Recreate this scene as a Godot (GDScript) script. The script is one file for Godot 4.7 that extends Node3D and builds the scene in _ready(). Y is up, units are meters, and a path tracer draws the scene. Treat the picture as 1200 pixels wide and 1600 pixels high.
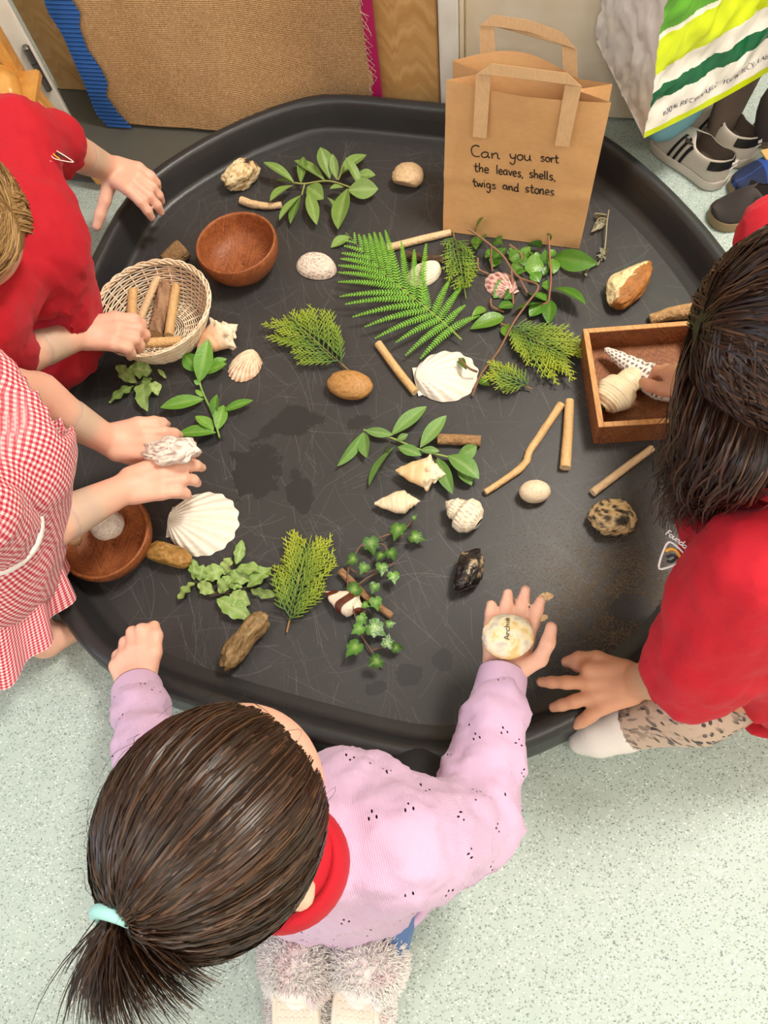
extends Node3D
# A sorting activity in a black builder's tray on a nursery floor, four children around it.
# Lengths in metres. Points of the place were surveyed from the photograph: at(px, py, h) is the point at height h above the floor.

const CAM_H := 1.0
const FOCAL := 1150.0
const CAM_X := Vector3(0.971541, -0.100737, 0.214383)
const CAM_Y := Vector3(0.236871, 0.413180, -0.879303)
const CAM_Z := Vector3(0.0, 0.905060, 0.425283)
const WALL_0 := Vector3(-0.466, 0.0, -1.631)
const WALL_E := Vector3(0.906308, 0.0, 0.422618)
const WALL_N := Vector3(-0.422618, 0.0, 0.906308)

var rng := RandomNumberGenerator.new()
var mats := {}
var used := {}
var noise := FastNoiseLite.new()


func _ready() -> void:
	rng.seed = 77
	noise.seed = 5
	noise.frequency = 1.0
	# --- camera, surroundings, light
	var cam := Camera3D.new()
	cam.name = "camera"
	cam.fov = rad_to_deg(2.0 * atan(800.0 / FOCAL))
	cam.near = 0.02
	cam.transform = Transform3D(Basis(CAM_X, CAM_Y, CAM_Z), Vector3(0, CAM_H, 0))
	add_child(cam)
	var env := Environment.new()
	env.background_mode = Environment.BG_COLOR
	env.background_color = Color(0.75, 0.85, 1.0)
	env.background_energy_multiplier = 0.5
	env.tonemap_mode = Environment.TONE_MAPPER_LINEAR
	env.tonemap_exposure = 1.0
	env.sdfgi_enabled = true
	env.ssao_enabled = true
	env.ssil_enabled = true
	var we := WorldEnvironment.new()
	we.name = "surroundings"
	we.environment = env
	add_child(we)
	lamps()
	make_materials()
	# --- large structure
	room()
	tray()
	wall_things()
	paper_bag()
	cloakroom()
	# --- people
	child_lilac()
	child_curly()
	child_fair()
	child_gingham()
	# --- things in the tray
	bowls_and_boxes()
	stones()
	shells()
	sticks()
	sprigs()
	conifers()
	fern()
	sand()


# ---------------------------------------------------------------- surveying
func ray(px: float, py: float) -> Vector3:
	return CAM_X * (px - 600.0) - CAM_Y * (py - 800.0) - CAM_Z * FOCAL


func at(px: float, py: float, h: float) -> Vector3:
	var d := ray(px, py)
	return Vector3(0, CAM_H, 0) + d * ((h - CAM_H) / d.y)


func on_wall(px: float, py: float, v := 0.0) -> Vector2:
	var d := ray(px, py)
	var o := Vector3(0, CAM_H, 0)
	var p := o + d * ((v - (o - WALL_0).dot(WALL_N)) / d.dot(WALL_N))
	return Vector2((p - WALL_0).dot(WALL_E), p.y)


func wall_at(u: float, y: float, v: float) -> Vector3:
	return WALL_0 + WALL_E * u + WALL_N * v + Vector3(0, y, 0)


# ---------------------------------------------------------------- mesh building
class Buf:
	var v := PackedVector3Array()
	var c := PackedColorArray()
	var uv := PackedVector2Array()
	var ix := PackedInt32Array()
	var has_uv := false
	var has_c := false

	func add(p: Vector3, col := Color.WHITE, t := Vector2.ZERO) -> int:
		v.append(p)
		c.append(col)
		uv.append(t)
		if col != Color.WHITE:
			has_c = true
		if t != Vector2.ZERO:
			has_uv = true
		return v.size() - 1

	# seen from outside, a b c run counter-clockwise
	func tri(a: int, b: int, d: int) -> void:
		ix.append(a)
		ix.append(d)
		ix.append(b)

	func quad(a: int, b: int, d: int, e: int) -> void:
		tri(a, b, d)
		tri(a, d, e)

	func grid(base: int, rows: int, cols: int, close_cols := false) -> void:
		for r in rows - 1:
			for k in (cols if close_cols else cols - 1):
				var k2 := (k + 1) % cols
				quad(base + r * cols + k, base + r * cols + k2, base + (r + 1) * cols + k2, base + (r + 1) * cols + k)

	func mesh(origin: Vector3, mat: Material) -> ArrayMesh:
		var n := PackedVector3Array()
		n.resize(v.size())
		for i in range(0, ix.size(), 3):
			var a := ix[i]
			var b := ix[i + 1]
			var d := ix[i + 2]
			var f := (v[d] - v[a]).cross(v[b] - v[a])
			n[a] += f
			n[b] += f
			n[d] += f
		var w := PackedVector3Array()
		w.resize(v.size())
		for i in v.size():
			n[i] = n[i].normalized() if n[i].length_squared() > 1e-24 else Vector3.UP
			w[i] = v[i] - origin
		var arr := []
		arr.resize(Mesh.ARRAY_MAX)
		arr[Mesh.ARRAY_VERTEX] = w
		arr[Mesh.ARRAY_NORMAL] = n
		if has_c:
			arr[Mesh.ARRAY_COLOR] = c
		if has_uv:
			arr[Mesh.ARRAY_TEX_UV] = uv
		arr[Mesh.ARRAY_INDEX] = ix
		var m := ArrayMesh.new()
		m.add_surface_from_arrays(Mesh.PRIMITIVE_TRIANGLES, arr)
		m.surface_set_material(0, mat)
		return m


func numbered(called: String) -> String:
	used[called] = used.get(called, -1) + 1
	return called if used[called] == 0 else "%s_%03d" % [called, used[called]]


func thing(called: String, label: String, category: String, where: Vector3, group := "") -> Node3D:
	var o := Node3D.new()
	o.name = numbered(called)
	o.position = where
	o.set_meta("label", label)
	o.set_meta("category", category)
	if group:
		o.set_meta("group", group)
	add_child(o)
	return o


func part(b: Buf, called: String, mat: Material, parent: Node3D, label := "") -> MeshInstance3D:
	var o := MeshInstance3D.new()
	o.name = called
	var p0 := Vector3.ZERO
	var q: Node = parent
	while q != self:
		p0 += (q as Node3D).position
		q = q.get_parent()
	o.mesh = b.mesh(p0, mat)
	if label:
		o.set_meta("label", label)
	parent.add_child(o, true)
	return o


func single(b: Buf, called: String, mat: Material, where: Vector3, label: String, category: String, group := "") -> MeshInstance3D:
	var o := MeshInstance3D.new()
	o.name = numbered(called)
	o.mesh = b.mesh(where, mat)
	o.position = where
	o.set_meta("label", label)
	o.set_meta("category", category)
	if group:
		o.set_meta("group", group)
	add_child(o)
	return o


func structure(b: Buf, called: String, mat: Material, where := Vector3.ZERO) -> MeshInstance3D:
	var o := MeshInstance3D.new()
	o.name = called
	o.mesh = b.mesh(where, mat)
	o.position = where
	o.set_meta("kind", "structure")
	add_child(o)
	return o


# a box with chamfered edges on axes ex, ey, ez (unit vectors), half sizes h
func add_box(b: Buf, o: Vector3, ex: Vector3, ey: Vector3, ez: Vector3, h: Vector3, bev := 0.002, col := Color.WHITE) -> void:
	bev = minf(bev, 0.45 * minf(h.x, minf(h.y, h.z)))
	var p := func(sx: float, sy: float, sz: float, k: int) -> Vector3:
		var q := Vector3(sx * (h.x - (bev if k != 0 else 0.0)), sy * (h.y - (bev if k != 1 else 0.0)), sz * (h.z - (bev if k != 2 else 0.0)))
		return o + ex * q.x + ey * q.y + ez * q.z
	var poly := func(pts: Array) -> void:
		var mid := Vector3.ZERO
		for q in pts:
			mid += q
		mid /= pts.size()
		var f: Vector3 = (pts[1] - pts[0]).cross(pts[2] - pts[0])
		if f.dot(mid - o) < 0:
			pts.reverse()
		var uvx := ex
		var uvy := ey
		if absf(f.normalized().dot(ex)) > 0.9:
			uvx = ez
		elif absf(f.normalized().dot(ey)) > 0.9:
			uvy = ez
		var i0 := b.v.size()
		for q in pts:
			b.add(q, col, Vector2((q - o).dot(uvx), (q - o).dot(uvy)) + Vector2(3, 3))
		for k in range(1, pts.size() - 1):
			b.tri(i0, i0 + k, i0 + k + 1)
	for s in [-1.0, 1.0]:
		poly.call([p.call(s, -1, -1, 0), p.call(s, 1, -1, 0), p.call(s, 1, 1, 0), p.call(s, -1, 1, 0)])
		poly.call([p.call(-1, s, -1, 1), p.call(1, s, -1, 1), p.call(1, s, 1, 1), p.call(-1, s, 1, 1)])
		poly.call([p.call(-1, -1, s, 2), p.call(1, -1, s, 2), p.call(1, 1, s, 2), p.call(-1, 1, s, 2)])
		for t in [-1.0, 1.0]:
			poly.call([p.call(s, t, -1, 0), p.call(s, t, 1, 0), p.call(s, t, 1, 1), p.call(s, t, -1, 1)])
			poly.call([p.call(s, -1, t, 0), p.call(s, 1, t, 0), p.call(s, 1, t, 2), p.call(s, -1, t, 2)])
			poly.call([p.call(-1, s, t, 1), p.call(1, s, t, 1), p.call(1, s, t, 2), p.call(-1, s, t, 2)])
			for w in [-1.0, 1.0]:
				poly.call([p.call(s, t, w, 0), p.call(s, t, w, 1), p.call(s, t, w, 2)])


# a tube along pts; rad holds one radius per point (or one for all); flat squeezes it along the frame's second axis
func add_tube(b: Buf, pts: Array, rad: Array, sides := 8, col := Color.WHITE, caps := true, col2 = null, flat := 1.0, ref := Vector3.UP) -> void:
	var n := pts.size()
	var base := b.v.size()
	var side := Vector3.ZERO
	var along := 0.0
	for i in n:
		var d: Vector3 = (pts[mini(i + 1, n - 1)] - pts[maxi(i - 1, 0)]).normalized()
		if i == 0:
			side = d.cross(ref)
			if side.length() < 0.1:
				side = d.cross(Vector3.RIGHT)
		else:
			along += (pts[i] - pts[i - 1]).length()
		side = (side - d * side.dot(d)).normalized()
		var up := side.cross(d)
		var r: float = rad[mini(i, rad.size() - 1)]
		var cc := col
		if col2 != null:
			cc = col.lerp(col2, float(i) / (n - 1))
		for k in sides:
			var a := TAU * k / sides
			b.add(pts[i] + side * cos(a) * r + up * sin(a) * r * flat, cc, Vector2(float(k) / sides * 0.06 + 1.0, along + 1.0))
	b.grid(base, n, sides, true)
	if caps:
		for e in [0, n - 1]:
			var i0 := b.v.size()
			var cc := col
			if col2 != null and e > 0:
				cc = col2
			var m := b.add(pts[e], cc, Vector2(1, 1))
			for k in sides:
				b.add(b.v[base + e * sides + k], cc, Vector2(1, 1))
			for k in sides:
				if e == 0:
					b.tri(m, i0 + 1 + (k + 1) % sides, i0 + 1 + k)
				else:
					b.tri(m, i0 + 1 + k, i0 + 1 + (k + 1) % sides)


func smooth_path(pts: Array, steps := 4) -> Array:
	var out := []
	for i in pts.size() - 1:
		var p0: Vector3 = pts[maxi(i - 1, 0)]
		var p1: Vector3 = pts[i]
		var p2: Vector3 = pts[i + 1]
		var p3: Vector3 = pts[mini(i + 2, pts.size() - 1)]
		for s in steps:
			out.append(p1.cubic_interpolate(p2, p0, p3, float(s) / steps))
	out.append(pts[-1])
	return out


# turned shape: prof = [[radius, y], ...] from the bottom outside to the inside; o is its foot
func add_lathe(b: Buf, o: Vector3, prof: Array, segs := 40, col := Color.WHITE, squash := 1.0) -> void:
	var base := b.v.size()
	for i in prof.size():
		for k in segs:
			var a := -TAU * k / segs
			b.add(o + Vector3(cos(a) * prof[i][0], prof[i][1], sin(a) * prof[i][0] * squash), col, Vector2(1.0 + k * 0.5 / segs, 1.0 + i * 0.01))
	b.grid(base, prof.size(), segs, true)


# ---------------------------------------------------------------- smooth bodies: tapered capsules joined by a smooth minimum, meshed as surface nets
func add_blend(b: Buf, bones: Array, cell: float, k: float, col := Color.WHITE, cut = null) -> void:
	var lo := Vector3.ONE * 1e9
	var hi := -lo
	for q in bones:
		for e in 2:
			var r: float = q[2 + e] + 3.0 * k + cell
			lo = lo.min(q[e] - Vector3.ONE * r)
			hi = hi.max(q[e] + Vector3.ONE * r)
	var nx := int((hi.x - lo.x) / cell) + 3
	var ny := int((hi.y - lo.y) / cell) + 3
	var nz := int((hi.z - lo.z) / cell) + 3
	var acc := PackedFloat32Array()
	acc.resize(nx * ny * nz)
	var far := 5.0 * k + cell
	for q in bones:
		var a: Vector3 = q[0]
		var ab: Vector3 = q[1] - a
		var ra: float = q[2]
		var rb: float = q[3]
		var l2 := maxf(ab.length_squared(), 1e-12)
		var r := maxf(ra, rb) + far
		var p0 := (a.min(a + ab) - Vector3.ONE * r - lo) / cell
		var p1 := (a.max(a + ab) + Vector3.ONE * r - lo) / cell
		for z in range(maxi(int(p0.z), 0), mini(int(p1.z) + 1, nz)):
			for y in range(maxi(int(p0.y), 0), mini(int(p1.y) + 1, ny)):
				var i := (z * ny + y) * nx
				for x in range(maxi(int(p0.x), 0), mini(int(p1.x) + 1, nx)):
					var p := lo + Vector3(x, y, z) * cell - a
					var t := clampf(p.dot(ab) / l2, 0.0, 1.0)
					var d := (p - ab * t).length() - ra - (rb - ra) * t
					if d < far:
						acc[i + x] += exp(-d / k)
	if cut != null:   # planes [point, normal]: what lies on the normal's side is taken away
		for z in nz:
			for y in ny:
				var i := (z * ny + y) * nx
				for x in nx:
					if acc[i + x] > 0.001:
						var p := lo + Vector3(x, y, z) * cell
						for pl in cut:
							var near: float = pl[2] if pl.size() > 2 else 9.0
							if (p - pl[0]).length() < near:
								var d: float = (p - pl[0]).dot(pl[1])
								acc[i + x] = minf(acc[i + x], exp(clampf(-d / k, -12.0, 12.0)))
	var field := PackedFloat32Array()
	field.resize(acc.size())
	for i in acc.size():
		field[i] = -log(acc[i]) if acc[i] > 1e-5 else 12.0
	var cellv := PackedInt32Array()
	cellv.resize(acc.size())
	cellv.fill(-1)
	var off := PackedInt32Array()
	for e in 8:
		off.append((e & 1) + ((e >> 1) & 1) * nx + (e >> 2) * nx * ny)
	var edges := [[0, 1], [2, 3], [4, 5], [6, 7], [0, 2], [1, 3], [4, 6], [5, 7], [0, 4], [1, 5], [2, 6], [3, 7]]
	for z in nz - 1:
		for y in ny - 1:
			var row := (z * ny + y) * nx
			for x in nx - 1:
				var i := row + x
				var m := 0
				for e in 8:
					if field[i + off[e]] < 0.0:
						m += 1
				if m == 0 or m == 8:
					continue
				var s := Vector3.ZERO
				var cnt := 0
				for ed in edges:
					var f0 := field[i + off[ed[0]]]
					var f1 := field[i + off[ed[1]]]
					if (f0 < 0.0) != (f1 < 0.0):
						var t := f0 / (f0 - f1)
						var e0: int = ed[0]
						var e1: int = ed[1]
						s += Vector3(e0 & 1, (e0 >> 1) & 1, e0 >> 2).lerp(Vector3(e1 & 1, (e1 >> 1) & 1, e1 >> 2), t)
						cnt += 1
				cellv[i] = b.add(lo + (Vector3(x, y, z) + s / cnt) * cell, col)
	var step := [1, nx, nx * ny]
	for z in range(1, nz - 1):
		for y in range(1, ny - 1):
			var row := (z * ny + y) * nx
			for x in range(1, nx - 1):
				var i := row + x
				var s0 := field[i] < 0.0
				for ax in 3:
					if s0 != (field[i + step[ax]] < 0.0):
						var u: int = step[(ax + 1) % 3]
						var w: int = step[(ax + 2) % 3]
						var q := [cellv[i - u - w], cellv[i - w], cellv[i], cellv[i - u]]
						if q.min() < 0:
							continue
						if s0:
							b.quad(q[0], q[1], q[2], q[3])
						else:
							b.quad(q[3], q[2], q[1], q[0])


# moves vertices along their normals by amp * f(p)
func ruffle(b: Buf, from: int, f: Callable) -> void:
	var n := PackedVector3Array()
	n.resize(b.v.size())
	for i in range(0, b.ix.size(), 3):
		var q := (b.v[b.ix[i + 2]] - b.v[b.ix[i]]).cross(b.v[b.ix[i + 1]] - b.v[b.ix[i]])
		for k in 3:
			n[b.ix[i + k]] += q
	for i in range(from, b.v.size()):
		b.v[i] += n[i].normalized() * float(f.call(b.v[i]))


# ---------------------------------------------------------------- materials
func lin(r: float, g: float, bl: float) -> Color:
	return Color(r / 255.0, g / 255.0, bl / 255.0).srgb_to_linear()


func rgb(r: float, g: float, bl: float) -> Color:
	return Color(r / 255.0, g / 255.0, bl / 255.0)


func make(called: String, col: Color, rough: float, opt := {}) -> StandardMaterial3D:
	var m := StandardMaterial3D.new()
	m.resource_name = called
	m.albedo_color = col
	m.roughness = rough
	m.metallic_specular = opt.get("spec", 0.5)
	m.metallic = opt.get("metal", 0.0)
	if opt.has("vc"):
		m.vertex_color_use_as_albedo = true
	if opt.has("tex"):
		m.albedo_texture = opt.tex
	if opt.has("tri"):
		m.uv1_triplanar = true
		m.uv1_scale = Vector3.ONE * float(opt.tri)
		m.uv1_triplanar_sharpness = 6.0
	elif opt.has("uv"):
		m.uv1_scale = Vector3(opt.uv[0], opt.uv[1], 1)
	if opt.has("nrm"):
		m.normal_enabled = true
		m.normal_texture = opt.nrm
		m.normal_scale = opt.get("nscale", 1.0)
	if opt.has("sss"):
		m.subsurf_scatter_enabled = true
		m.subsurf_scatter_strength = opt.sss
	if opt.has("sheen"):
		m.rim_enabled = true
		m.rim = opt.sheen
		m.rim_tint = 0.5
	if opt.has("back"):
		m.backlight_enabled = true
		m.backlight = opt.back
	if opt.has("coat"):
		m.clearcoat_enabled = true
		m.clearcoat = opt.coat
		m.clearcoat_roughness = 0.25
	if opt.has("two"):
		m.cull_mode = BaseMaterial3D.CULL_DISABLED
	mats[called] = m
	return m


func tex(img: Image) -> ImageTexture:
	img.generate_mipmaps()
	return ImageTexture.create_from_image(img)


func noise_normal(freq: float, strength: float, size := 256, octaves := 4) -> ImageTexture:
	var n := FastNoiseLite.new()
	n.seed = int(freq * 1000)
	n.frequency = freq
	n.fractal_octaves = octaves
	var img := n.get_seamless_image(size, size)
	img.convert(Image.FORMAT_RGBA8)
	img.bump_map_to_normal_map(strength)
	return tex(img)


# colour varies between a and b by stretched noise (wood, bark, plaster)
func noise_colour(a: Color, bb: Color, fx: float, fy: float, size := 256, sd := 3, warp := 0.0) -> ImageTexture:
	var n := FastNoiseLite.new()
	n.seed = sd
	n.frequency = 1.0
	n.fractal_octaves = 3
	var img := Image.create(size, size, false, Image.FORMAT_RGB8)
	for y in size:
		for x in size:
			# wrapped on a torus so that it repeats without a seam
			var ax := TAU * x / size
			var w := warp * n.get_noise_2d(cos(ax) * 2.0, sin(ax) * 2.0 + 9.0)
			var ay := TAU * y / size + w
			var t := n.get_noise_3d(cos(ax) * fx + sin(ay) * fy * 0.7, sin(ax) * fx, cos(ay) * fy) * 0.5 + 0.5
			img.set_pixel(x, y, a.lerp(bb, clampf((t - 0.25) * 2.0, 0.0, 1.0)))
	return tex(img)


func make_materials() -> void:
	var fine := noise_normal(0.06, 6.0)
	var coarse := noise_normal(0.02, 8.0)
	var cloth := noise_normal(0.12, 5.0)
	make("plain", Color.WHITE, 0.6, {"vc": 1})
	make("stone", Color.WHITE, 0.55, {"vc": 1, "nrm": fine, "tri": 24.0, "nscale": 0.2})
	make("rough_stone", Color.WHITE, 0.62, {"vc": 1, "nrm": coarse, "tri": 16.0, "nscale": 0.8})
	make("glossy_stone", Color.WHITE, 0.22, {"vc": 1, "nrm": coarse, "tri": 10.0, "nscale": 0.5})
	make("shell", Color.WHITE, 0.42, {"vc": 1, "nrm": fine, "tri": 20.0, "nscale": 0.12})
	make("chalky_shell", Color.WHITE, 0.7, {"vc": 1, "nrm": fine, "tri": 20.0, "nscale": 0.4})
	make("leaf", Color.WHITE, 0.42, {"vc": 1, "two": 1, "back": Color(0.35, 0.4, 0.1), "nrm": fine, "tri": 18.0, "nscale": 0.4})
	make("glossy_leaf", Color.WHITE, 0.28, {"vc": 1, "two": 1, "back": Color(0.25, 0.3, 0.06), "nrm": fine, "tri": 18.0, "nscale": 0.3})
	make("stem", Color.WHITE, 0.6, {"vc": 1})
	make("bark", Color.WHITE, 0.85, {"vc": 1, "nrm": coarse, "tri": 20.0, "nscale": 1.6})
	make("peeled_wood", Color.WHITE, 0.6, {"vc": 1, "nrm": fine, "tri": 10.0, "nscale": 0.5})
	make("skin", rgb(234, 182, 160), 0.5, {"sss": 0.35, "nrm": cloth, "tri": 30.0, "nscale": 0.12})
	make("skin_tan", rgb(214, 158, 128), 0.5, {"sss": 0.35, "nrm": cloth, "tri": 30.0, "nscale": 0.12})
	make("hair", Color.WHITE, 0.38, {"vc": 1, "spec": 0.45, "two": 1})
	make("red_knit", rgb(188, 8, 34), 0.85, {"sheen": 0.35, "nrm": cloth, "tri": 22.0, "nscale": 0.25})
	make("white_knit", rgb(236, 230, 228), 0.85, {"sheen": 0.3, "nrm": cloth, "tri": 22.0, "nscale": 0.3})
	make("fluff", Color.WHITE, 0.8, {"vc": 1, "sheen": 0.4, "two": 1})
	make("rubber_white", rgb(226, 214, 204), 0.55)
	make("tray_plain", rgb(44, 44, 46), 0.38, {"nrm": fine, "tri": 5.0, "nscale": 0.05})
	make("paper", rgb(214, 166, 114), 0.75, {"two": 1, "back": Color(0.12, 0.08, 0.03), "tex": noise_colour(rgb(248, 247, 245), Color.WHITE, 2.0, 5.0, 128, 8), "tri": 6.0})
	make("paper_handle", rgb(210, 172, 128), 0.75, {"two": 1, "tex": noise_colour(rgb(240, 238, 236), Color.WHITE, 9.0, 3.0, 128, 9), "tri": 6.0})
	make("ink", rgb(34, 24, 20), 0.7)
	make("pencil", rgb(96, 92, 74), 0.8)
	make("white_paint", rgb(240, 236, 228), 0.45, {"tex": noise_colour(rgb(240, 238, 234), Color.WHITE, 1.5, 1.5, 128, 18), "tri": 1.5})
	make("cream_paint", rgb(238, 226, 204), 0.5, {"tex": noise_colour(rgb(244, 240, 234), Color.WHITE, 1.5, 1.5, 128, 28), "tri": 1.5})
	make("wall_paint", rgb(224, 216, 200), 0.85)
	make("ceiling_paint", rgb(238, 238, 234), 0.9)
	make("steel", rgb(130, 126, 120), 0.38, {"metal": 0.9})
	make("plastic_blue", rgb(24, 84, 158), 0.45)
	make("pink_trim", rgb(176, 22, 92), 0.6)
	make("dark_vinyl", rgb(86, 86, 80), 0.5)
	make("canvas_blue", rgb(40, 78, 160), 0.85, {"sheen": 0.3, "nrm": cloth, "tri": 25.0, "nscale": 0.4})
	make("canvas_navy", rgb(30, 42, 78), 0.85, {"nrm": cloth, "tri": 25.0, "nscale": 0.4})
	make("shoe_white", rgb(214, 204, 192), 0.5)
	make("shoe_black", rgb(28, 27, 28), 0.5)
	make("brown_cloth", rgb(104, 90, 80), 0.85, {"two": 1})
	make("dark_cloth", rgb(56, 48, 48), 0.85, {"two": 1})
	make("blue_cloth", rgb(126, 182, 200), 0.8, {"two": 1})
	make("sole_tan", rgb(150, 128, 96), 0.7)
	make("tan_label", rgb(196, 158, 96), 0.7)
	make("hair_tie", rgb(160, 214, 212), 0.85, {"sheen": 0.4})
	make("glow", rgb(255, 250, 240), 0.6)
	mats.glow.emission_enabled = true
	mats.glow.emission = rgb(255, 246, 230)
	mats.glow.emission_energy_multiplier = 3.0
	make("sand", Color.WHITE, 0.8, {"vc": 1})
	make("gold_thread", rgb(228, 166, 60), 0.7)
	make("nail_pink", rgb(240, 90, 120), 0.3)
	make("wicker", Color.WHITE, 0.55, {"vc": 1, "nrm": fine, "tri": 30.0, "nscale": 0.3})
	var eye := make("eye_white", rgb(232, 228, 222), 0.3)
	eye.metallic_specular = 0.6
	make("lip", rgb(196, 110, 104), 0.5)
	# woods
	make("pine", Color.WHITE, 0.5, {"tex": noise_colour(rgb(190, 142, 84), rgb(214, 170, 112), 0.6, 4.0, 256, 31, 0.5), "tri": 1.6, "coat": 0.2})
	make("chair_wood", Color.WHITE, 0.4, {"tex": noise_colour(rgb(196, 138, 62), rgb(216, 160, 84), 0.6, 4.0, 128, 33, 0.5), "tri": 3.0, "coat": 0.3})
	make("acacia", Color.WHITE, 0.55, {"tex": noise_colour(rgb(122, 64, 32), rgb(174, 104, 58), 0.8, 5.0, 256, 41, 1.2), "tri": 7.0})
	make("box_wood", Color.WHITE, 0.6, {"tex": noise_colour(rgb(112, 64, 38), rgb(160, 102, 60), 0.6, 6.0, 256, 43, 0.8), "tri": 7.0})
	make("box_edge", Color.WHITE, 0.6, {"tex": noise_colour(rgb(184, 126, 72), rgb(214, 162, 104), 6.0, 0.8, 128, 45, 0.6), "tri": 9.0})
	# vinyl floor with specks
	var img := Image.create(1024, 1024, false, Image.FORMAT_RGB8)
	img.fill(rgb(174, 188, 183))
	var r := RandomNumberGenerator.new()
	r.seed = 4
	for i in 52000:
		var x := r.randi() % 1022
		var y := r.randi() % 1022
		var t := r.randf()
		var c := rgb(134, 148, 142) if t < 0.55 else (rgb(108, 120, 116) if t < 0.70 else rgb(214, 222, 214))
		var s := 1 + r.randi() % 2
		img.fill_rect(Rect2i(x, y, s + r.randi() % 2, s), c)
	make("floor", Color.WHITE, 0.42, {"tex": tex(img), "tri": 1.35, "nrm": fine, "nscale": 0.1})
	# worn black plastic: scratches, rubbed grey patches and damp marks
	var sz := 2048
	img = Image.create(sz, sz, false, Image.FORMAT_RGB8)
	img.fill(rgb(58, 57, 58))
	for i in 60:
		var cx := r.randf() * sz
		var cy := r.randf() * sz
		for j in 260:
			var a := r.randf() * TAU
			var q := sqrt(r.randf()) * 190.0
			var x := int(cx + cos(a) * q * 1.4)
			var y := int(cy + sin(a) * q)
			if x > 0 and y > 0 and x < sz - 4 and y < sz - 4:
				var g := r.randf_range(60, 74)
				img.fill_rect(Rect2i(x, y, 2 + r.randi() % 3, 1 + r.randi() % 2), rgb(g, g - 1, g - 1))
	for i in 2600:
		var x := r.randf() * sz
		var y := r.randf() * sz
		var a := r.randf() * TAU if r.randf() < 0.6 else r.randfn(1.45, 0.25)
		var bend := r.randfn(0.0, 0.004)
		var l := r.randf_range(20, 150) if r.randf() < 0.93 else r.randf_range(150, 420)
		var g := r.randf_range(70, 104)
		for j in int(l):
			x += cos(a)
			y += sin(a)
			a += bend
			if x > 1 and y > 1 and x < sz - 1 and y < sz - 1:
				img.set_pixel(int(x), int(y), rgb(g, g - 1, g - 2))
	for q in [[400, 735, 62, 78], [455, 660, 70, 42], [637, 1052, 27, 26], [330, 690, 40, 22], [470, 770, 36, 60], [690, 1030, 20, 26], [590, 1075, 30, 14], [560, 660, 34, 18]]:
		var w := at(q[0], q[1], 0.008)
		var c0 := Vector2((w.x - 0.06) / 1.4 + 0.5, (w.z + 0.71) / 1.4 + 0.5) * sz
		var n := 90
		for y in range(-n, n):
			for x in range(-n, n):
				var e := Vector2(x / (q[2] * 0.9), y / (q[3] * 0.9)).length() * 0.62 + noise.get_noise_2d((c0.x + x) * 0.02, (c0.y + y) * 0.02) * 0.35 + noise.get_noise_2d((c0.x + x) * 0.08, (c0.y + y) * 0.08) * 0.1
				if e < 0.62:
					img.set_pixel(clampi(int(c0.x) + x, 0, sz - 1), clampi(int(c0.y) + y, 0, sz - 1), rgb(44, 43, 44))
	make("tray_floor", Color.WHITE, 0.42, {"tex": tex(img)})
	# burlap
	img = Image.create(256, 256, false, Image.FORMAT_RGB8)
	var hgt := Image.create(256, 256, false, Image.FORMAT_RGBA8)
	for y in 256:
		for x in 256:
			var over := (int(x / 8) + int(y / 8)) % 2 == 0
			var a := sin(PI * fmod(x, 8.0) / 8.0)
			var b := sin(PI * fmod(y, 8.0) / 8.0)
			var h := (0.55 + 0.45 * a if over else 0.5 * a) * 0.6 + (0.55 + 0.45 * b if not over else 0.5 * b) * 0.6
			var slub := noise.get_noise_2d(x * 0.04, int(y / 8) * 7.3) * 0.5 + noise.get_noise_2d(int(x / 8) * 5.1, y * 0.04) * 0.5
			hgt.set_pixel(x, y, Color(h, h, h))
			img.set_pixel(x, y, rgb(182, 138, 92).lerp(rgb(214, 172, 124), clampf(0.5 + slub * 0.9, 0.0, 1.0)))
	hgt.bump_map_to_normal_map(9.0)
	make("burlap", Color.WHITE, 0.9, {"tex": tex(img), "nrm": tex(hgt), "uv": [10.0, 10.0], "two": 1})
	# gingham: red stripes both ways on white
	img = Image.create(64, 64, false, Image.FORMAT_RGB8)
	for y in 64:
		for x in 64:
			var n := int(x % 32 < 16) + int(y % 32 < 16)
			img.set_pixel(x, y, [rgb(238, 226, 226), rgb(222, 128, 140), rgb(186, 22, 48)][n])
	make("gingham", Color.WHITE, 0.85, {"tex": tex(img), "uv": [80.0, 80.0], "two": 1, "sheen": 0.2})
	make("gingham_cut", Color.WHITE, 0.85, {"tex": mats.gingham.albedo_texture, "tri": 80.0, "sheen": 0.2})
	# lilac pointelle knit: little triangles of three eyelets
	img = Image.create(512, 512, false, Image.FORMAT_RGBA8)
	img.fill(rgb(206, 174, 208))
	hgt = Image.create(512, 512, false, Image.FORMAT_RGBA8)
	for y in 512:
		for x in 512:
			var h := 0.5 + 0.25 * sin(TAU * x / 8.0) + 0.12 * sin(TAU * (y + 4.0 * absf(sin(PI * x / 8.0))) / 8.0)
			hgt.set_pixel(x, y, Color(h, h, h))
	for k in 8:
		var cx := 64.0 + 128.0 * (k % 4) + (64.0 if k >= 4 else 0.0)
		var cy := 128.0 + (256.0 if k >= 4 else 0.0)
		for d in [[0, -12], [-14, 10], [14, 10]]:
			for y in range(-7, 8):
				for x in range(-4, 5):
					if x * x * 3 + y * y < 46:
						var qx := int(cx + d[0] + x + 512) % 512
						var qy := int(cy + d[1] + y + 512) % 512
						img.set_pixel(qx, qy, Color(0.81, 0.68, 0.82, 0.0))   # an open eyelet
						hgt.set_pixel(qx, qy, Color(0, 0, 0))
	hgt.bump_map_to_normal_map(3.0)
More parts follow.
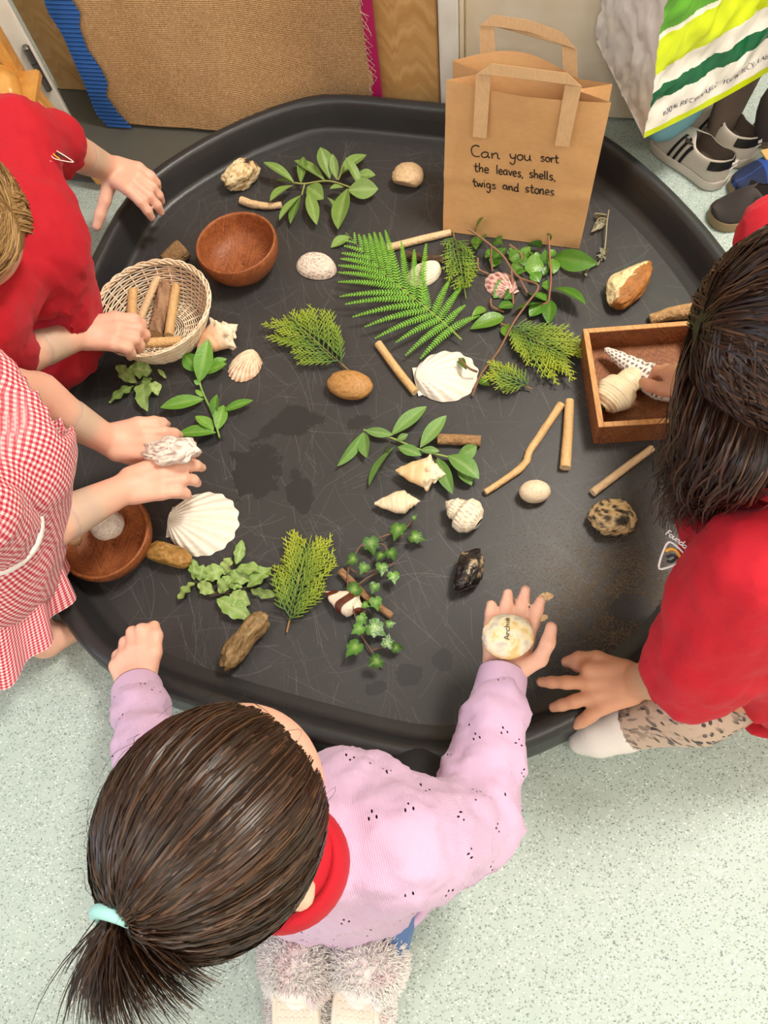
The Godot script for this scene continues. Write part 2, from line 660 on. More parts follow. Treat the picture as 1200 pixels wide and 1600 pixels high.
	make("lilac", Color.WHITE, 0.85, {"tex": tex(img), "nrm": tex(hgt), "nscale": 0.45, "tri": 8.5, "sheen": 0.35, "two": 1})
	mats.lilac.transparency = BaseMaterial3D.TRANSPARENCY_ALPHA_SCISSOR
	mats.lilac.alpha_scissor_threshold = 0.5
	make("lilac_plain", rgb(208, 177, 210), 0.85, {"nrm": tex(hgt), "nscale": 0.3, "tri": 14.0, "sheen": 0.35})
	# animal print leggings and dark printed trousers
	img = Image.create(256, 256, false, Image.FORMAT_RGB8)
	img.fill(rgb(196, 172, 156))
	for i in 90:
		var x := r.randi() % 256
		var y := r.randi() % 256
		var a := r.randfn(0.5, 0.3)
		var w := r.randf_range(3, 6)
		var l := r.randf_range(7, 16)
		for j in range(-18, 19):
			for k in range(-18, 19):
				var u := j * cos(a) + k * sin(a)
				var v := -j * sin(a) + k * cos(a)
				if u * u / (l * l) + v * v / (w * w) < 1.0 + 0.4 * noise.get_noise_2d(j * 0.3 + i, k * 0.3):
					img.set_pixel((x + j + 256) % 256, (y + k + 256) % 256, rgb(56, 54, 58))
	make("leopard", Color.WHITE, 0.8, {"tex": tex(img), "tri": 11.0, "sheen": 0.3})
	img = Image.create(128, 128, false, Image.FORMAT_RGB8)
	img.fill(rgb(30, 28, 30))
	for i in 7:
		var x := 10 + r.randi() % 100
		var y := 10 + r.randi() % 100
		img.fill_rect(Rect2i(x, y, 3, 10), rgb(220, 220, 214))
		img.fill_rect(Rect2i(x - 4, y + 4, 11, 3), rgb(220, 220, 214))
	make("printed_black", Color.WHITE, 0.8, {"tex": tex(img), "tri": 14.0})
	make("legging_blue", rgb(92, 124, 178), 0.8, {"sheen": 0.3})
	# carrier bag print
	img = Image.create(512, 512, false, Image.FORMAT_RGB8)
	var rows := [[-1.0, 0.57, rgb(96, 170, 40)], [0.57, 0.59, rgb(244, 240, 232)], [0.59, 0.715, rgb(206, 222, 20)], [0.715, 0.79, rgb(242, 236, 228)], [0.79, 0.85, rgb(8, 96, 56)], [0.85, 0.965, rgb(242, 236, 228)], [0.965, 1.1, rgb(206, 222, 20)]]
	for y in 512:
		for x in 512:
			var u := x / 511.0
			var v := y / 511.0
			var w := v + 0.09 * sin(u * 3.0 - 0.4) * (1.0 - v)
			var c := rgb(240, 234, 226)
			for q in rows:
				if w >= q[0] and w < q[1]:
					c = q[2]
			img.set_pixel(x, y, c)
	make("carrier_print", Color.WHITE, 0.35, {"tex": tex(img), "two": 1, "back": Color(0.1, 0.1, 0.08)})
	make("carrier_white", rgb(236, 230, 224), 0.35, {"two": 1, "back": Color(0.15, 0.15, 0.15)})


func lamps() -> void:
	# flat ceiling panels; the one over the far side of the tray is the nearest
	for q in [[1.24, -0.82, 7.4, 0.6], [-1.5, 0.3, 1.1, 0.6], [0.8, 1.1, 1.5, 0.6], [-0.6, 2.2, 3.2, 0.6]]:
		var l := AreaLight3D.new()
		l.name = "panel_light"
		l.area_size = Vector2(q[3], q[3])
		l.light_energy = q[2]
		l.light_color = rgb(255, 245, 232)
		l.area_range = 8.0
		l.area_attenuation = 2.0
		l.shadow_enabled = true
		l.position = Vector3(q[0], 2.44, q[1])
		l.rotation_degrees = Vector3(-90, 25, 0)
		add_child(l, true)
	# daylight from the window behind the photographer's left shoulder
	var d := AreaLight3D.new()
	d.name = "daylight"
	d.area_size = Vector2(1.5, 1.0)
	d.light_energy = 3.0
	d.light_color = rgb(214, 230, 255)
	d.area_range = 9.0
	d.area_attenuation = 2.0
	d.shadow_enabled = true
	d.transform = Transform3D(Basis(WALL_N, Vector3.UP, -WALL_E), wall_at(-2.13, 1.5, 2.4)).looking_at(wall_at(0.0, 1.0, 2.4), Vector3.UP)
	add_child(d)


func room() -> void:
	var e := WALL_E
	var n := WALL_N
	var up := Vector3.UP
	var mid := wall_at(0.4, 0, 1.0)
	var b := Buf.new()
	add_box(b, mid + up * -0.05, e, up, n, Vector3(2.7, 0.05, 3.2), 0.0)
	structure(b, "floor", mats.floor)
	b = Buf.new()
	add_box(b, mid + up * 2.55, e, up, n, Vector3(2.7, 0.05, 3.2), 0.0)
	structure(b, "ceiling", mats.ceiling_paint)
	for q in [["wall_back", Vector3(0, 1.25, -3.15), Vector3(2.7, 1.25, 0.05)], ["wall_front", Vector3(0, 1.25, 3.15), Vector3(2.7, 1.25, 0.05)], ["wall_right", Vector3(2.65, 1.25, 0), Vector3(0.05, 1.25, 3.2)]]:
		b = Buf.new()
		add_box(b, mid + e * q[1].x + up * q[1].y + n * q[1].z, e, up, n, q[2], 0.0)
		structure(b, q[0], mats.wall_paint)
	# left wall with a window opening (v 1.65 to 3.15, y 1.0 to 2.0)
	b = Buf.new()
	add_box(b, mid + e * -2.65 + up * 0.5, e, up, n, Vector3(0.05, 0.5, 3.2), 0.0)
	add_box(b, mid + e * -2.65 + up * 2.25, e, up, n, Vector3(0.05, 0.25, 3.2), 0.0)
	add_box(b, mid + e * -2.65 + up * 1.5 + n * -1.275, e, up, n, Vector3(0.05, 0.5, 1.925), 0.0)
	add_box(b, mid + e * -2.65 + up * 1.5 + n * 2.675, e, up, n, Vector3(0.05, 0.5, 0.525), 0.0)
	structure(b, "wall_left", mats.wall_paint)
	b = Buf.new()
	for s in [-1.0, 1.0]:
		add_box(b, mid + e * -2.64 + up * (1.5 + s * 0.47) + n * 1.4, e, up, n, Vector3(0.04, 0.03, 0.75), 0.004)
		add_box(b, mid + e * -2.64 + up * 1.5 + n * (1.4 + s * 0.72), e, up, n, Vector3(0.04, 0.5, 0.03), 0.004)
	add_box(b, mid + e * -2.64 + up * 1.5 + n * 1.4, e, up, n, Vector3(0.03, 0.5, 0.02), 0.004)
	structure(b, "window_1", mats.white_paint)
	# the panels' lit faces
	for q in [[1.24, -0.82, "over the bags and shoes"], [-1.5, 0.3, "near the window wall"], [0.8, 1.1, "behind the photographer"], [-0.6, 2.2, "near the front wall"]]:
		var o := thing("ceiling_light", "square flat ceiling light panel " + q[2], "ceiling light", Vector3(q[0], 2.46, q[1]), "ceiling light panels")
		b = Buf.new()
		add_box(b, o.position + up * 0.02, e, up, n, Vector3(0.3, 0.015, 0.3), 0.0)
		part(b, "diffuser", mats.glow, o)
		b = Buf.new()
		for s in [-1.0, 1.0]:
			add_box(b, o.position + e * s * 0.315 + up * 0.015, e, up, n, Vector3(0.015, 0.02, 0.33), 0.003)
			add_box(b, o.position + n * s * 0.315 + up * 0.015, e, up, n, Vector3(0.3, 0.02, 0.015), 0.003)
		part(b, "frame", mats.white_paint, o)


var rim_pts: Array[Vector2] = []


func tray_outline() -> void:
	# the eight corners of the rim and how far each side bows out
	var px := [[502, 141], [201, 291], [20, 740], [170, 1052], [692, 1203], [1125, 945], [1188, 470], [905, 181]]
	var cs: Array[Vector2] = []
	for q in px:
		var w := at(q[0], q[1], 0.068)
		cs.append(Vector2(w.x, w.z))
	var bows := [0.034, 0.022, 0.03, 0.008, 0.034, 0.035, 0.03, 0.002]
	var c := Vector2.ZERO
	for q in cs:
		c += q / 8.0
	var raw: Array[Vector2] = []
	for k in 8:
		var a := cs[k]
		var b := cs[(k + 1) % 8]
		var n := ((a + b) * 0.5 - c).normalized()
		for s in 10:
			var t := s / 10.0
			raw.append(a.lerp(b, t) + n * bows[k] * 4.0 * t * (1.0 - t))
	for pass_ in 2:
		var sm: Array[Vector2] = []
		for i in raw.size():
			sm.append(raw[i] * 0.5 + (raw[i - 1] + raw[(i + 1) % raw.size()]) * 0.25)
		raw = sm
	rim_pts = raw


func tray() -> void:
	tray_outline()
	var n := rim_pts.size()
	var c := Vector2.ZERO
	for q in rim_pts:
		c += q / n
	var o := thing("builders_tray", "large black plastic octagonal tray lying on the speckled floor", "tray", Vector3(c.x, 0, c.y))
	# profile: [outward offset, height] from the foot outside over the rolled rim to the floor of the tray
	var prof := [[0.010, 0.001], [0.008, 0.03], [0.004, 0.050], [0.004, 0.058], [0.001, 0.0645], [-0.004, 0.068], [-0.012, 0.069], [-0.018, 0.066], [-0.022, 0.060], [-0.026, 0.044], [-0.031, 0.022], [-0.034, 0.015], [-0.041, 0.012], [-0.047, 0.010], [-0.053, 0.0075]]
	var b := Buf.new()
	var norm: Array[Vector2] = []
	for i in n:
		var t := rim_pts[(i + 1) % n] - rim_pts[i - 1]
		var nn := Vector2(t.y, -t.x).normalized()
		if nn.dot(rim_pts[i] - c) < 0:
			nn = -nn
		norm.append(nn)
	for q in prof:
		for i in n:
			var p: Vector2 = rim_pts[i] + norm[i] * q[0]
			b.add(Vector3(p.x, q[1], p.y))
	for r in prof.size() - 1:
		for i in n:
			var i2 := (i + 1) % n
			b.quad(r * n + i, r * n + i2, (r + 1) * n + i2, (r + 1) * n + i)
	if (b.v[n] - b.v[0]).dot(Vector3.UP) > 0:
		pass
	part(b, "rim", mats.tray_plain, o)
	b = Buf.new()
	for ring in 9:
		for i in n:
			var p: Vector2 = rim_pts[i] + norm[i] * -0.052
			p = p.lerp(c, ring / 8.2)
			var h := 0.0075
			b.add(Vector3(p.x, h, p.y), Color.WHITE, Vector2((p.x - 0.06) / 1.4 + 0.5, (p.y + 0.71) / 1.4 + 0.5))
	for r in 8:
		for i in n:
			var i2 := (i + 1) % n
			b.quad(r * n + i, r * n + i2, (r + 1) * n + i2, (r + 1) * n + i)
	var m := b.add(Vector3(c.x, 0.0075, c.y), Color.WHITE, Vector2((c.x - 0.06) / 1.4 + 0.5, (c.y + 0.71) / 1.4 + 0.5))
	for i in n:
		b.tri(8 * n + i, 8 * n + (i + 1) % n, m)
	# underside
	var i0 := b.v.size()
	for i in n:
		var p: Vector2 = rim_pts[i] + norm[i] * 0.010
		b.add(Vector3(p.x, 0.001, p.y))
	var m2 := b.add(Vector3(c.x, 0.001, c.y))
	for i in n:
		b.tri(i0 + (i + 1) % n, i0 + i, m2)
	part(b, "tray_base", mats.tray_floor, o)


func wall_box(called: String, u0: float, u1: float, y0: float, y1: float, v0: float, v1: float, mat: Material, kind := "structure", bev := 0.003) -> MeshInstance3D:
	var b := Buf.new()
	add_box(b, wall_at((u0 + u1) * 0.5, (y0 + y1) * 0.5, (v0 + v1) * 0.5), WALL_E, Vector3.UP, WALL_N, Vector3(u1 - u0, y1 - y0, v1 - v0) * 0.5, bev)
	return structure(b, called, mat)


func wall_things() -> void:
	# low partition: pine door, white post, cream door beside it
	wall_box("door_1", -0.005, 0.835, 0.004, 1.15, -0.04, -0.004, mats.pine)
	wall_box("trim_1", 0.839, 0.874, 0.0, 1.2, -0.05, 0.004, mats.white_paint)
	wall_box("door_2", 0.882, 1.30, 0.004, 1.15, -0.05, -0.016, mats.cream_paint)
	wall_box("trim_2", 0.8745, 0.8815, 0.0, 1.15, -0.05, -0.004, mats.cream_paint)
	wall_box("trim_3", -0.4, 3.05, 1.2, 1.23, -0.06, 0.01, mats.pine)
	wall_box("wall_partition", 1.305, 3.05, 0.0, 1.2, -0.30, -0.26, mats.white_paint)
	# white door standing open at the left with its hinge, its foot on the floor
	var p0 := at(120, 199, 0.0)
	var p1 := at(20, 236, 0.0)
	var d := (p0 - p1).normalized()
	var nn := Vector3(-d.z, 0, d.x)
	var b := Buf.new()
	add_box(b, p0 - d * 0.018 + Vector3(0, 0.6, 0) + nn * -0.004, d, Vector3.UP, nn, Vector3(0.018, 0.6, 0.02), 0.004)
	add_box(b, p0 - d * 0.27 + Vector3(0, 0.6, 0) - nn * 0.004, d, Vector3.UP, nn, Vector3(0.225, 0.6, 0.014), 0.004)
	structure(b, "door_3", mats.white_paint)
	b = Buf.new()
	var hb := p0 + nn * -0.03 + d * 0.0
	# hinge barrel on the post, at the height where the photo shows it
	var hd := ray(74, 132)
	var k := 0.0
	var f := (p0 - Vector3(0, CAM_H, 0))
	k = f.dot(nn) / hd.dot(nn)
	hb = Vector3(0, CAM_H, 0) + hd * k + nn * 0.022 * signf((Vector3(0, CAM_H, 0) - p0).dot(nn))
	var o := thing("door_hinge", "worn steel barrel hinge on the white door post", "hinge", hb)
	for s in 3:
		b = Buf.new()
		add_tube(b, [hb + Vector3(0, 0.002 + s * 0.028, 0), hb + Vector3(0, 0.0285 + s * 0.028, 0)], [0.0065], 14)
		part(b, "knuckle", mats.steel, o)
	b = Buf.new()
	add_tube(b, [hb + Vector3(0, 0.086, 0), hb + Vector3(0, 0.090, 0)], [0.0072, 0.005], 14)
	part(b, "pin", mats.steel, o)
	# dark kick strip on the floor before the door
	b = Buf.new()
	add_box(b, wall_at(0.35, 0.002, 0.12), WALL_E, Vector3.UP, WALL_N, Vector3(0.38, 0.002, 0.13), 0.001)
	structure(b, "trim_4", mats.dark_vinyl)
	# hessian hung on the door, its lower left kicked out, with a blue corrugated border and a pink ribbon
	o = thing("hessian_sheet", "brown hessian cloth hung on the pine door behind the tray", "cloth", wall_at(0.4, 0, 0))
	var bow := func(u: float, y: float) -> float:
		return lerpf(maxf(0.098 - 0.22 * y, 0.012), 0.012, smoothstep(0.42, 0.62, u)) + 0.003 * noise.get_noise_2d(u * 9.0, y * 9.0)
	var survey := func(list: Array) -> Array:   # [u, y] on the bowed sheet, from the floor up
		var out := []
		for q in list:
			var v := 0.05
			var w := Vector2.ZERO
			for step_ in 6:
				w = on_wall(q[0], q[1], v)
				v = bow.call(0.2, w.y) + 0.006
			out.append(w)
		out.reverse()
		return out
	var along := func(list: Array, y: float) -> float:
		for i in list.size() - 1:
			if y <= list[i + 1].y or i == list.size() - 2:
				return lerpf(list[i].x, list[i + 1].x, (y - list[i].y) / (list[i + 1].y - list[i].y))
		return 0.0
	var left_edge: Array = survey.call([[30, -70], [50, -30], [68, 0], [76, 22], [95, 50], [115, 95], [138, 148], [150, 178], [163, 192]])
	var right_edge: Array = survey.call([[84, -70], [86, -40], [112, 0], [125, 20], [124, 42], [136, 76], [158, 108], [168, 130], [166, 150], [184, 176], [203, 196]])
	b = Buf.new()
	var rows := 40
	var cols := 60
	for r in rows:
		var y := 0.012 + 0.72 * pow(r / (rows - 1.0), 1.4)
		for q in cols:
			var u0: float = along.call(right_edge, y) - 0.028
			var u := lerpf(u0, 0.712 + 0.002 * noise.get_noise_1d(y * 90.0), q / (cols - 1.0))
			b.add(wall_at(u, y, bow.call(u, y)), Color.WHITE, Vector2(u + 1.0, y + 1.0))
	b.grid(0, rows, cols)
	part(b, "weave", mats.burlap, o)
	b = Buf.new()
	for i in 26:   # frayed threads on the right edge
		var y := 0.06 + i * 0.012
		var u := 0.706
		add_tube(b, [wall_at(u, y, 0.014), wall_at(u - 0.004 + rng.randf_range(0, 0.02), y - 0.01, 0.018), wall_at(u - 0.012 + rng.randf_range(0, 0.03), y - 0.02 + rng.randf_range(-0.01, 0.01), 0.016)], [0.0005], 4, lin(224, 190, 170))
	part(b, "fray", mats.plain, o)
	o = thing("corrugated_border", "blue corrugated card border with a wavy edge beside the hessian", "border", wall_at(0.17, 0, 0.1))
	b = Buf.new()
	rows = 420
	cols = 8
	for r in rows:
		var y := 0.006 + 0.40 * r / (rows - 1.0)
		var vv: float = bow.call(0.2, y) + 0.006 + 0.0014 * sin(y * TAU / 0.0074)
		var left: float = along.call(left_edge, y)
		var right: float = along.call(right_edge, y)
		for q in cols:
			b.add(wall_at(lerpf(left, right, q / (cols - 1.0)), y, vv))
	b.grid(0, rows, cols)
	part(b, "card", mats.plastic_blue, o)
	b = Buf.new()
	add_box(b, wall_at(0.716, 0.4, 0.010), WALL_E, Vector3.UP, WALL_N, Vector3(0.010, 0.38, 0.003), 0.001)
	single(b, "ribbon_trim", mats.pink_trim, wall_at(0.716, 0.02, 0.010), "magenta ribbon strip down the right edge of the hessian", "ribbon")
	# wooden chair beside the open door
	chair()


func chair() -> void:
	var foot := at(162, 285, 0.0)
	var top := at(38, 133, 0.17)
	var o := thing("wooden_chair", "small honey coloured wooden chair by the white door", "chair", foot)
	var d := (top - foot).normalized()
	var out := (at(-60, 190, 0.0) - at(60, 170, 0.0)).normalized()   # to the left, where the seat is
	var n := d.cross(out).normalized()
	for k in 2:
		var b := Buf.new()
		var p := foot + out * 0.26 * k + Vector3(0, 0.012, 0)
		add_box(b, p + d * 0.14, d, out, n, Vector3(0.15, 0.010, 0.022), 0.006)
		part(b, "leg", mats.chair_wood, o)
		b = Buf.new()
		add_box(b, top + out * 0.26 * k + Vector3(0, 0.10, 0), Vector3.UP, out, n, Vector3(0.10, 0.010, 0.020), 0.006)
		part(b, "back_post", mats.chair_wood, o)
	var b := Buf.new()
	var s := (foot + top) * 0.5 + out * 0.15 + Vector3(0, 0.10, 0.10)
	add_box(b, s, out, Vector3.UP, out.cross(Vector3.UP), Vector3(0.14, 0.009, 0.14), 0.007)
	part(b, "seat", mats.chair_wood, o)
	b = Buf.new()
	add_blend(b, [[at(8, 118, 0.2), at(14, 150, 0.2), 0.022, 0.022], [at(-60, 130, 0.21), at(8, 130, 0.21), 0.03, 0.022]], 0.008, 0.004)
	part(b, "backrest", mats.chair_wood, o)
	b = Buf.new()
	var w0 := at(92, 262, 0.0)
	var w1 := at(147, 268, 0.0)
	var wd := (w1 - w0).normalized()
	add_box(b, (w0 + w1) * 0.5 + Vector3(0, 0.008, 0), wd, Vector3.UP, wd.cross(Vector3.UP), Vector3((w1 - w0).length() * 0.5 + 0.02, 0.008, 0.006), 0.002)
	structure(b, "baseboard_left", mats.white_paint)


# ---------------------------------------------------------------- handwriting
const GLYPHS := {
	"C": [1.05, [[0.95, 1.85], [0.6, 2.0], [0.25, 1.7], [0.1, 1.1], [0.2, 0.4], [0.5, 0.02], [0.95, 0.12]]],
	"A": [1.0, [[0.0, 0.0], [0.45, 1.8], [0.9, 0.0]], [[0.2, 0.7], [0.75, 0.7]]],
	"a": [1.05, [[0.75, 0.95], [0.4, 1.0], [0.1, 0.6], [0.15, 0.12], [0.45, 0.05], [0.72, 0.4], [0.78, 0.95], [0.76, 0.3], [0.95, 0.02]]],
	"c": [0.9, [[0.75, 0.85], [0.4, 1.0], [0.1, 0.5], [0.3, 0.02], [0.75, 0.1]]],
	"d": [1.0, [[0.75, 0.9], [0.4, 1.0], [0.1, 0.6], [0.15, 0.12], [0.45, 0.05], [0.72, 0.4]], [[0.8, 1.8], [0.76, 0.9], [0.78, 0.0]]],
	"e": [0.95, [[0.15, 0.5], [0.75, 0.62], [0.6, 1.0], [0.25, 0.95], [0.1, 0.45], [0.35, 0.02], [0.8, 0.15]]],
	"g": [1.0, [[0.75, 0.9], [0.4, 1.0], [0.1, 0.6], [0.2, 0.14], [0.5, 0.1], [0.75, 0.5]], [[0.8, 0.95], [0.75, -0.4], [0.45, -0.9], [0.1, -0.65]]],
	"h": [0.95, [[0.15, 1.8], [0.14, 0.9], [0.15, 0.0]], [[0.15, 0.55], [0.45, 0.95], [0.7, 0.75], [0.72, 0.0]]],
	"i": [0.45, [[0.18, 1.0], [0.16, 0.5], [0.2, 0.0]], [[0.17, 1.4], [0.2, 1.5]]],
	"l": [0.45, [[0.18, 1.8], [0.16, 0.9], [0.18, 0.0]]],
	"n": [1.0, [[0.1, 1.0], [0.12, 0.5], [0.15, 0.0]], [[0.15, 0.6], [0.45, 1.0], [0.7, 0.85], [0.72, 0.2], [0.92, 0.05]]],
	"o": [0.95, [[0.5, 1.0], [0.15, 0.75], [0.12, 0.3], [0.45, 0.0], [0.78, 0.3], [0.75, 0.8], [0.45, 1.0]]],
	"r": [0.75, [[0.15, 1.0], [0.16, 0.5], [0.18, 0.0]], [[0.18, 0.6], [0.4, 0.95], [0.7, 0.92]]],
	"s": [0.9, [[0.75, 0.9], [0.4, 1.0], [0.2, 0.75], [0.5, 0.5], [0.75, 0.28], [0.5, 0.02], [0.1, 0.1]]],
	"t": [0.85, [[0.4, 1.65], [0.36, 0.8], [0.38, 0.2], [0.52, 0.0], [0.78, 0.12]], [[0.05, 1.05], [0.4, 1.05], [0.78, 1.1]]],
	"u": [1.0, [[0.1, 1.0], [0.12, 0.3], [0.4, 0.02], [0.7, 0.3], [0.78, 1.0], [0.78, 0.25], [0.95, 0.02]]],
	"v": [0.85, [[0.05, 1.0], [0.25, 0.5], [0.4, 0.0], [0.75, 1.0]]],
	"w": [1.2, [[0.0, 1.0], [0.25, 0.0], [0.5, 0.8], [0.8, 0.0], [1.05, 1.0]]],
	"y": [0.95, [[0.1, 1.0], [0.2, 0.4], [0.5, 0.25], [0.75, 0.5]], [[0.85, 1.0], [0.75, 0.1], [0.6, -0.7], [0.25, -0.85], [0.05, -0.5]]],
	"F": [0.85, [[0.1, 1.8], [0.1, 0.9], [0.1, 0.0]], [[0.1, 1.75], [0.75, 1.75]], [[0.1, 0.95], [0.6, 0.95]]],
	",": [0.4, [[0.2, 0.12], [0.1, -0.3]]],
}


func written_width(word: String) -> float:
	var w := 0.0
	for ch in word:
		w += GLYPHS[ch][0]
	return w


# pen strokes of a word laid on a surface: place.call(x, y) gives the point for glyph coordinates
func add_writing(b: Buf, word: String, place: Callable, pen: float, nrm: Vector3) -> void:
	var x := 0.0
	for ch in word:
		var g: Array = GLYPHS[ch]
		for k in range(1, g.size()):
			var pts := []
			for q in g[k]:
				pts.append(Vector3(x + q[0], q[1], 0))
			pts = smooth_path(pts, 4)
			var w := []
			for q in pts:
				w.append(place.call(q.x, q.y))
			add_tube(b, w, [pen], 5, Color.WHITE, true, null, 0.35, nrm)
		x += g[0]


# the point where the sight line of a pixel meets a plane
func on_plane(px: float, py: float, p0: Vector3, n: Vector3) -> Vector3:
	var d := ray(px, py)
	var o := Vector3(0, CAM_H, 0)
	return o + d * ((p0 - o).dot(n) / d.dot(n))


func add_strip(b: Buf, loop: Array, n: Vector3, thick := 0.0009) -> void:
	var i0 := b.v.size()
	for s in [0.0, 1.0]:
		for q in loop:
			b.add(q + n * thick * s)
	var m := loop.size()
	for k in range(1, m - 1):
		b.tri(i0 + m, i0 + m + k, i0 + m + k + 1)
		b.tri(i0, i0 + k + 1, i0 + k)
	for k in m:
		var k2 := (k + 1) % m
		var j := b.v.size()
		for q in [i0 + k, i0 + k2, i0 + m + k2, i0 + m + k]:
			b.add(b.v[q])
		b.quad(j, j + 1, j + 2, j + 3)


func paper_bag() -> void:
	var h0 := 0.0085
	var fl := at(692, 361, h0)
	var fr := at(905, 389, h0)
	var ftl := at(697, 125, 0.246)
	var ftr := at(955, 160, 0.246)
	var ex := (fr - fl).normalized()
	var back := ex.cross(Vector3.UP)
	if back.z > 0:
		back = -back
	var bl := fl + back * 0.10
	var br := fr + back * 0.10
	var btl := at(707, 95, 0.228)
	var btr := at(957, 131, 0.228)
	var nrm := (ftr - fl).cross(ftl - fl).normalized()
	if nrm.z < 0:
		nrm = -nrm
	var o := thing("paper_bag", "brown paper carrier bag with a handwritten question standing in the tray", "paper bag", (fl + fr) * 0.5 + back * 0.05)
	# front and back panels
	var front := func(u: float, t: float) -> Vector3:
		var p := fl.lerp(fr, u).lerp(ftl.lerp(ftr, u), t)
		var bulge := 0.020 * sin(PI * u) * t * t + 0.0016 * noise.get_noise_2d(u * 5.0, t * 6.0) + 0.0018 * maxf(0.0, 1.0 - absf(t - 0.42 - u * -0.04) * 40.0)
		return p + nrm * bulge
	var rear := func(u: float, t: float) -> Vector3:
		var p := bl.lerp(br, u).lerp(btl.lerp(btr, u), t)
		return p - nrm * (0.028 * sin(PI * minf(u * 1.25, 1.0)) * t * t) + Vector3.UP * 0.018 * sin(PI * minf(u * 1.3, 1.0)) * t
	var b := Buf.new()
	var N := 25
	for t in N:
		for u in N:
			b.add(front.call(u / (N - 1.0), t / (N - 1.0)))
	b.grid(0, N, N)
	part(b, "front_panel", mats.paper, o)
	b = Buf.new()
	for t in N:
		for u in N:
			b.add(rear.call(1.0 - u / (N - 1.0), t / (N - 1.0)))
	b.grid(0, N, N)
	part(b, "back_panel", mats.paper, o)
	# gusseted sides, folded inwards towards the top
	for s in 2:
		b = Buf.new()
		for t in N:
			var tt := t / (N - 1.0)
			var pf: Vector3 = front.call(float(s), tt)
			var pb: Vector3 = rear.call(float(s), tt)
			for k in 9:
				var w := k / 8.0
				var p := pf.lerp(pb, w) + ex * (1.0 if s == 0 else -1.0) * (0.004 + 0.05 * pow(tt, 1.3)) * (1.0 - absf(w - 0.5) * 2.0)
				b.add(p)
		if s == 1:
			b.grid(0, N, 9)
		else:
			for t in N - 1:
				for k in 8:
					b.quad(t * 9 + k + 1, t * 9 + k, t * 9 + k + 9, t * 9 + k + 10)
		part(b, "side_gusset", mats.paper, o)
	b = Buf.new()
	for q in [fl, fr, br, bl]:
		b.add(q + Vector3(0, 0.0005, 0))
	b.quad(0, 1, 2, 3)
	part(b, "base", mats.paper, o)
	# folded paper handles
	var pf := fl + nrm * 0.0075
	var hp := func(list: Array, p0: Vector3, lift: float) -> Array:
		var out := []
		for q in list:
			out.append(on_plane(q[0], q[1], p0 + nrm * lift, nrm))
		return out
	var facing := func(loop: Array) -> Array:
		if (loop[1] - loop[0]).cross(loop[2] - loop[0]).dot(nrm) < 0:
			loop.reverse()
		return loop
	var hd := part_group("handle", o)
	b = Buf.new()
	add_strip(b, facing.call(hp.call([[739, 213], [760, 216], [768, 103], [744, 116]], pf, 0.010)), nrm)
	add_strip(b, facing.call(hp.call([[744, 116], [768, 99], [887, 114], [909, 135], [884, 131], [767, 117]], pf, 0.012)), nrm)
	add_strip(b, facing.call(hp.call([[867, 227], [889, 229], [909, 135], [886, 115]], pf, 0.010)), nrm)
	hd.mesh = b.mesh(o.position, mats.paper_handle)
	var pb: Vector3 = rear.call(0.5, 1.0)
	hd = part_group("handle", o)
	b = Buf.new()
	add_strip(b, facing.call(hp.call([[751, 100], [775, 100], [772, 40], [749, 40]], pb, -0.002)), nrm)
	add_strip(b, facing.call(hp.call([[749, 40], [771, 23], [826, 31], [877, 49], [901, 77], [879, 68], [826, 49], [773, 41]], pb, -0.0005)), nrm)
	add_strip(b, facing.call(hp.call([[881, 118], [903, 122], [901, 77], [877, 62]], pb, -0.002)), nrm)
	hd.mesh = b.mesh(o.position, mats.paper_handle)
	# handwriting, each word a part; crop coordinates 1/5.4545 px from (700, 220)
	for q in [["Can", 195, 455, 125, 147], ["you", 530, 718, 148, 162], ["sort", 790, 948, 166, 190], ["the", 222, 358, 255, 270], ["leaves,", 415, 645, 275, 312], ["shells,", 690, 918, 310, 345], ["twigs", 208, 412, 385, 415], ["and", 465, 608, 415, 440], ["stones", 655, 905, 440, 480]]:
		var w := written_width(q[0])
		var x0: float = 700.0 + q[1] / 5.4545
		var x1: float = 700.0 + q[2] / 5.4545
		var y0: float = 220.0 + q[3] / 5.4545
		var y1: float = 220.0 + q[4] / 5.4545
		var xh := 9.2 if q[0] in ["Can", "you"] else 8.0
		b = Buf.new()
		var place := func(x: float, y: float) -> Vector3:
			var px := lerpf(x0, x1, x / w)
			var py := lerpf(y0, y1, x / w) - y * xh
			var p := on_plane(px, py, fl, nrm)
			var u := clampf((p - fl).dot(ex) / (fr - fl).length(), 0.0, 1.0)
			var t := clampf((p.y - h0) / (0.246 - h0), 0.0, 1.0)
			var ps: Vector3 = front.call(u, t)
			return p + nrm * ((ps - p).dot(nrm) + 0.0006)
		add_writing(b, q[0], place, 0.0011, nrm)
		part(b, "writing", mats.ink, o, "word %s handwritten in dark brown pen" % q[0].trim_suffix(","))


func part_group(called: String, parent: Node3D) -> MeshInstance3D:
	var m := MeshInstance3D.new()
	m.name = called
	parent.add_child(m, true)
	return m


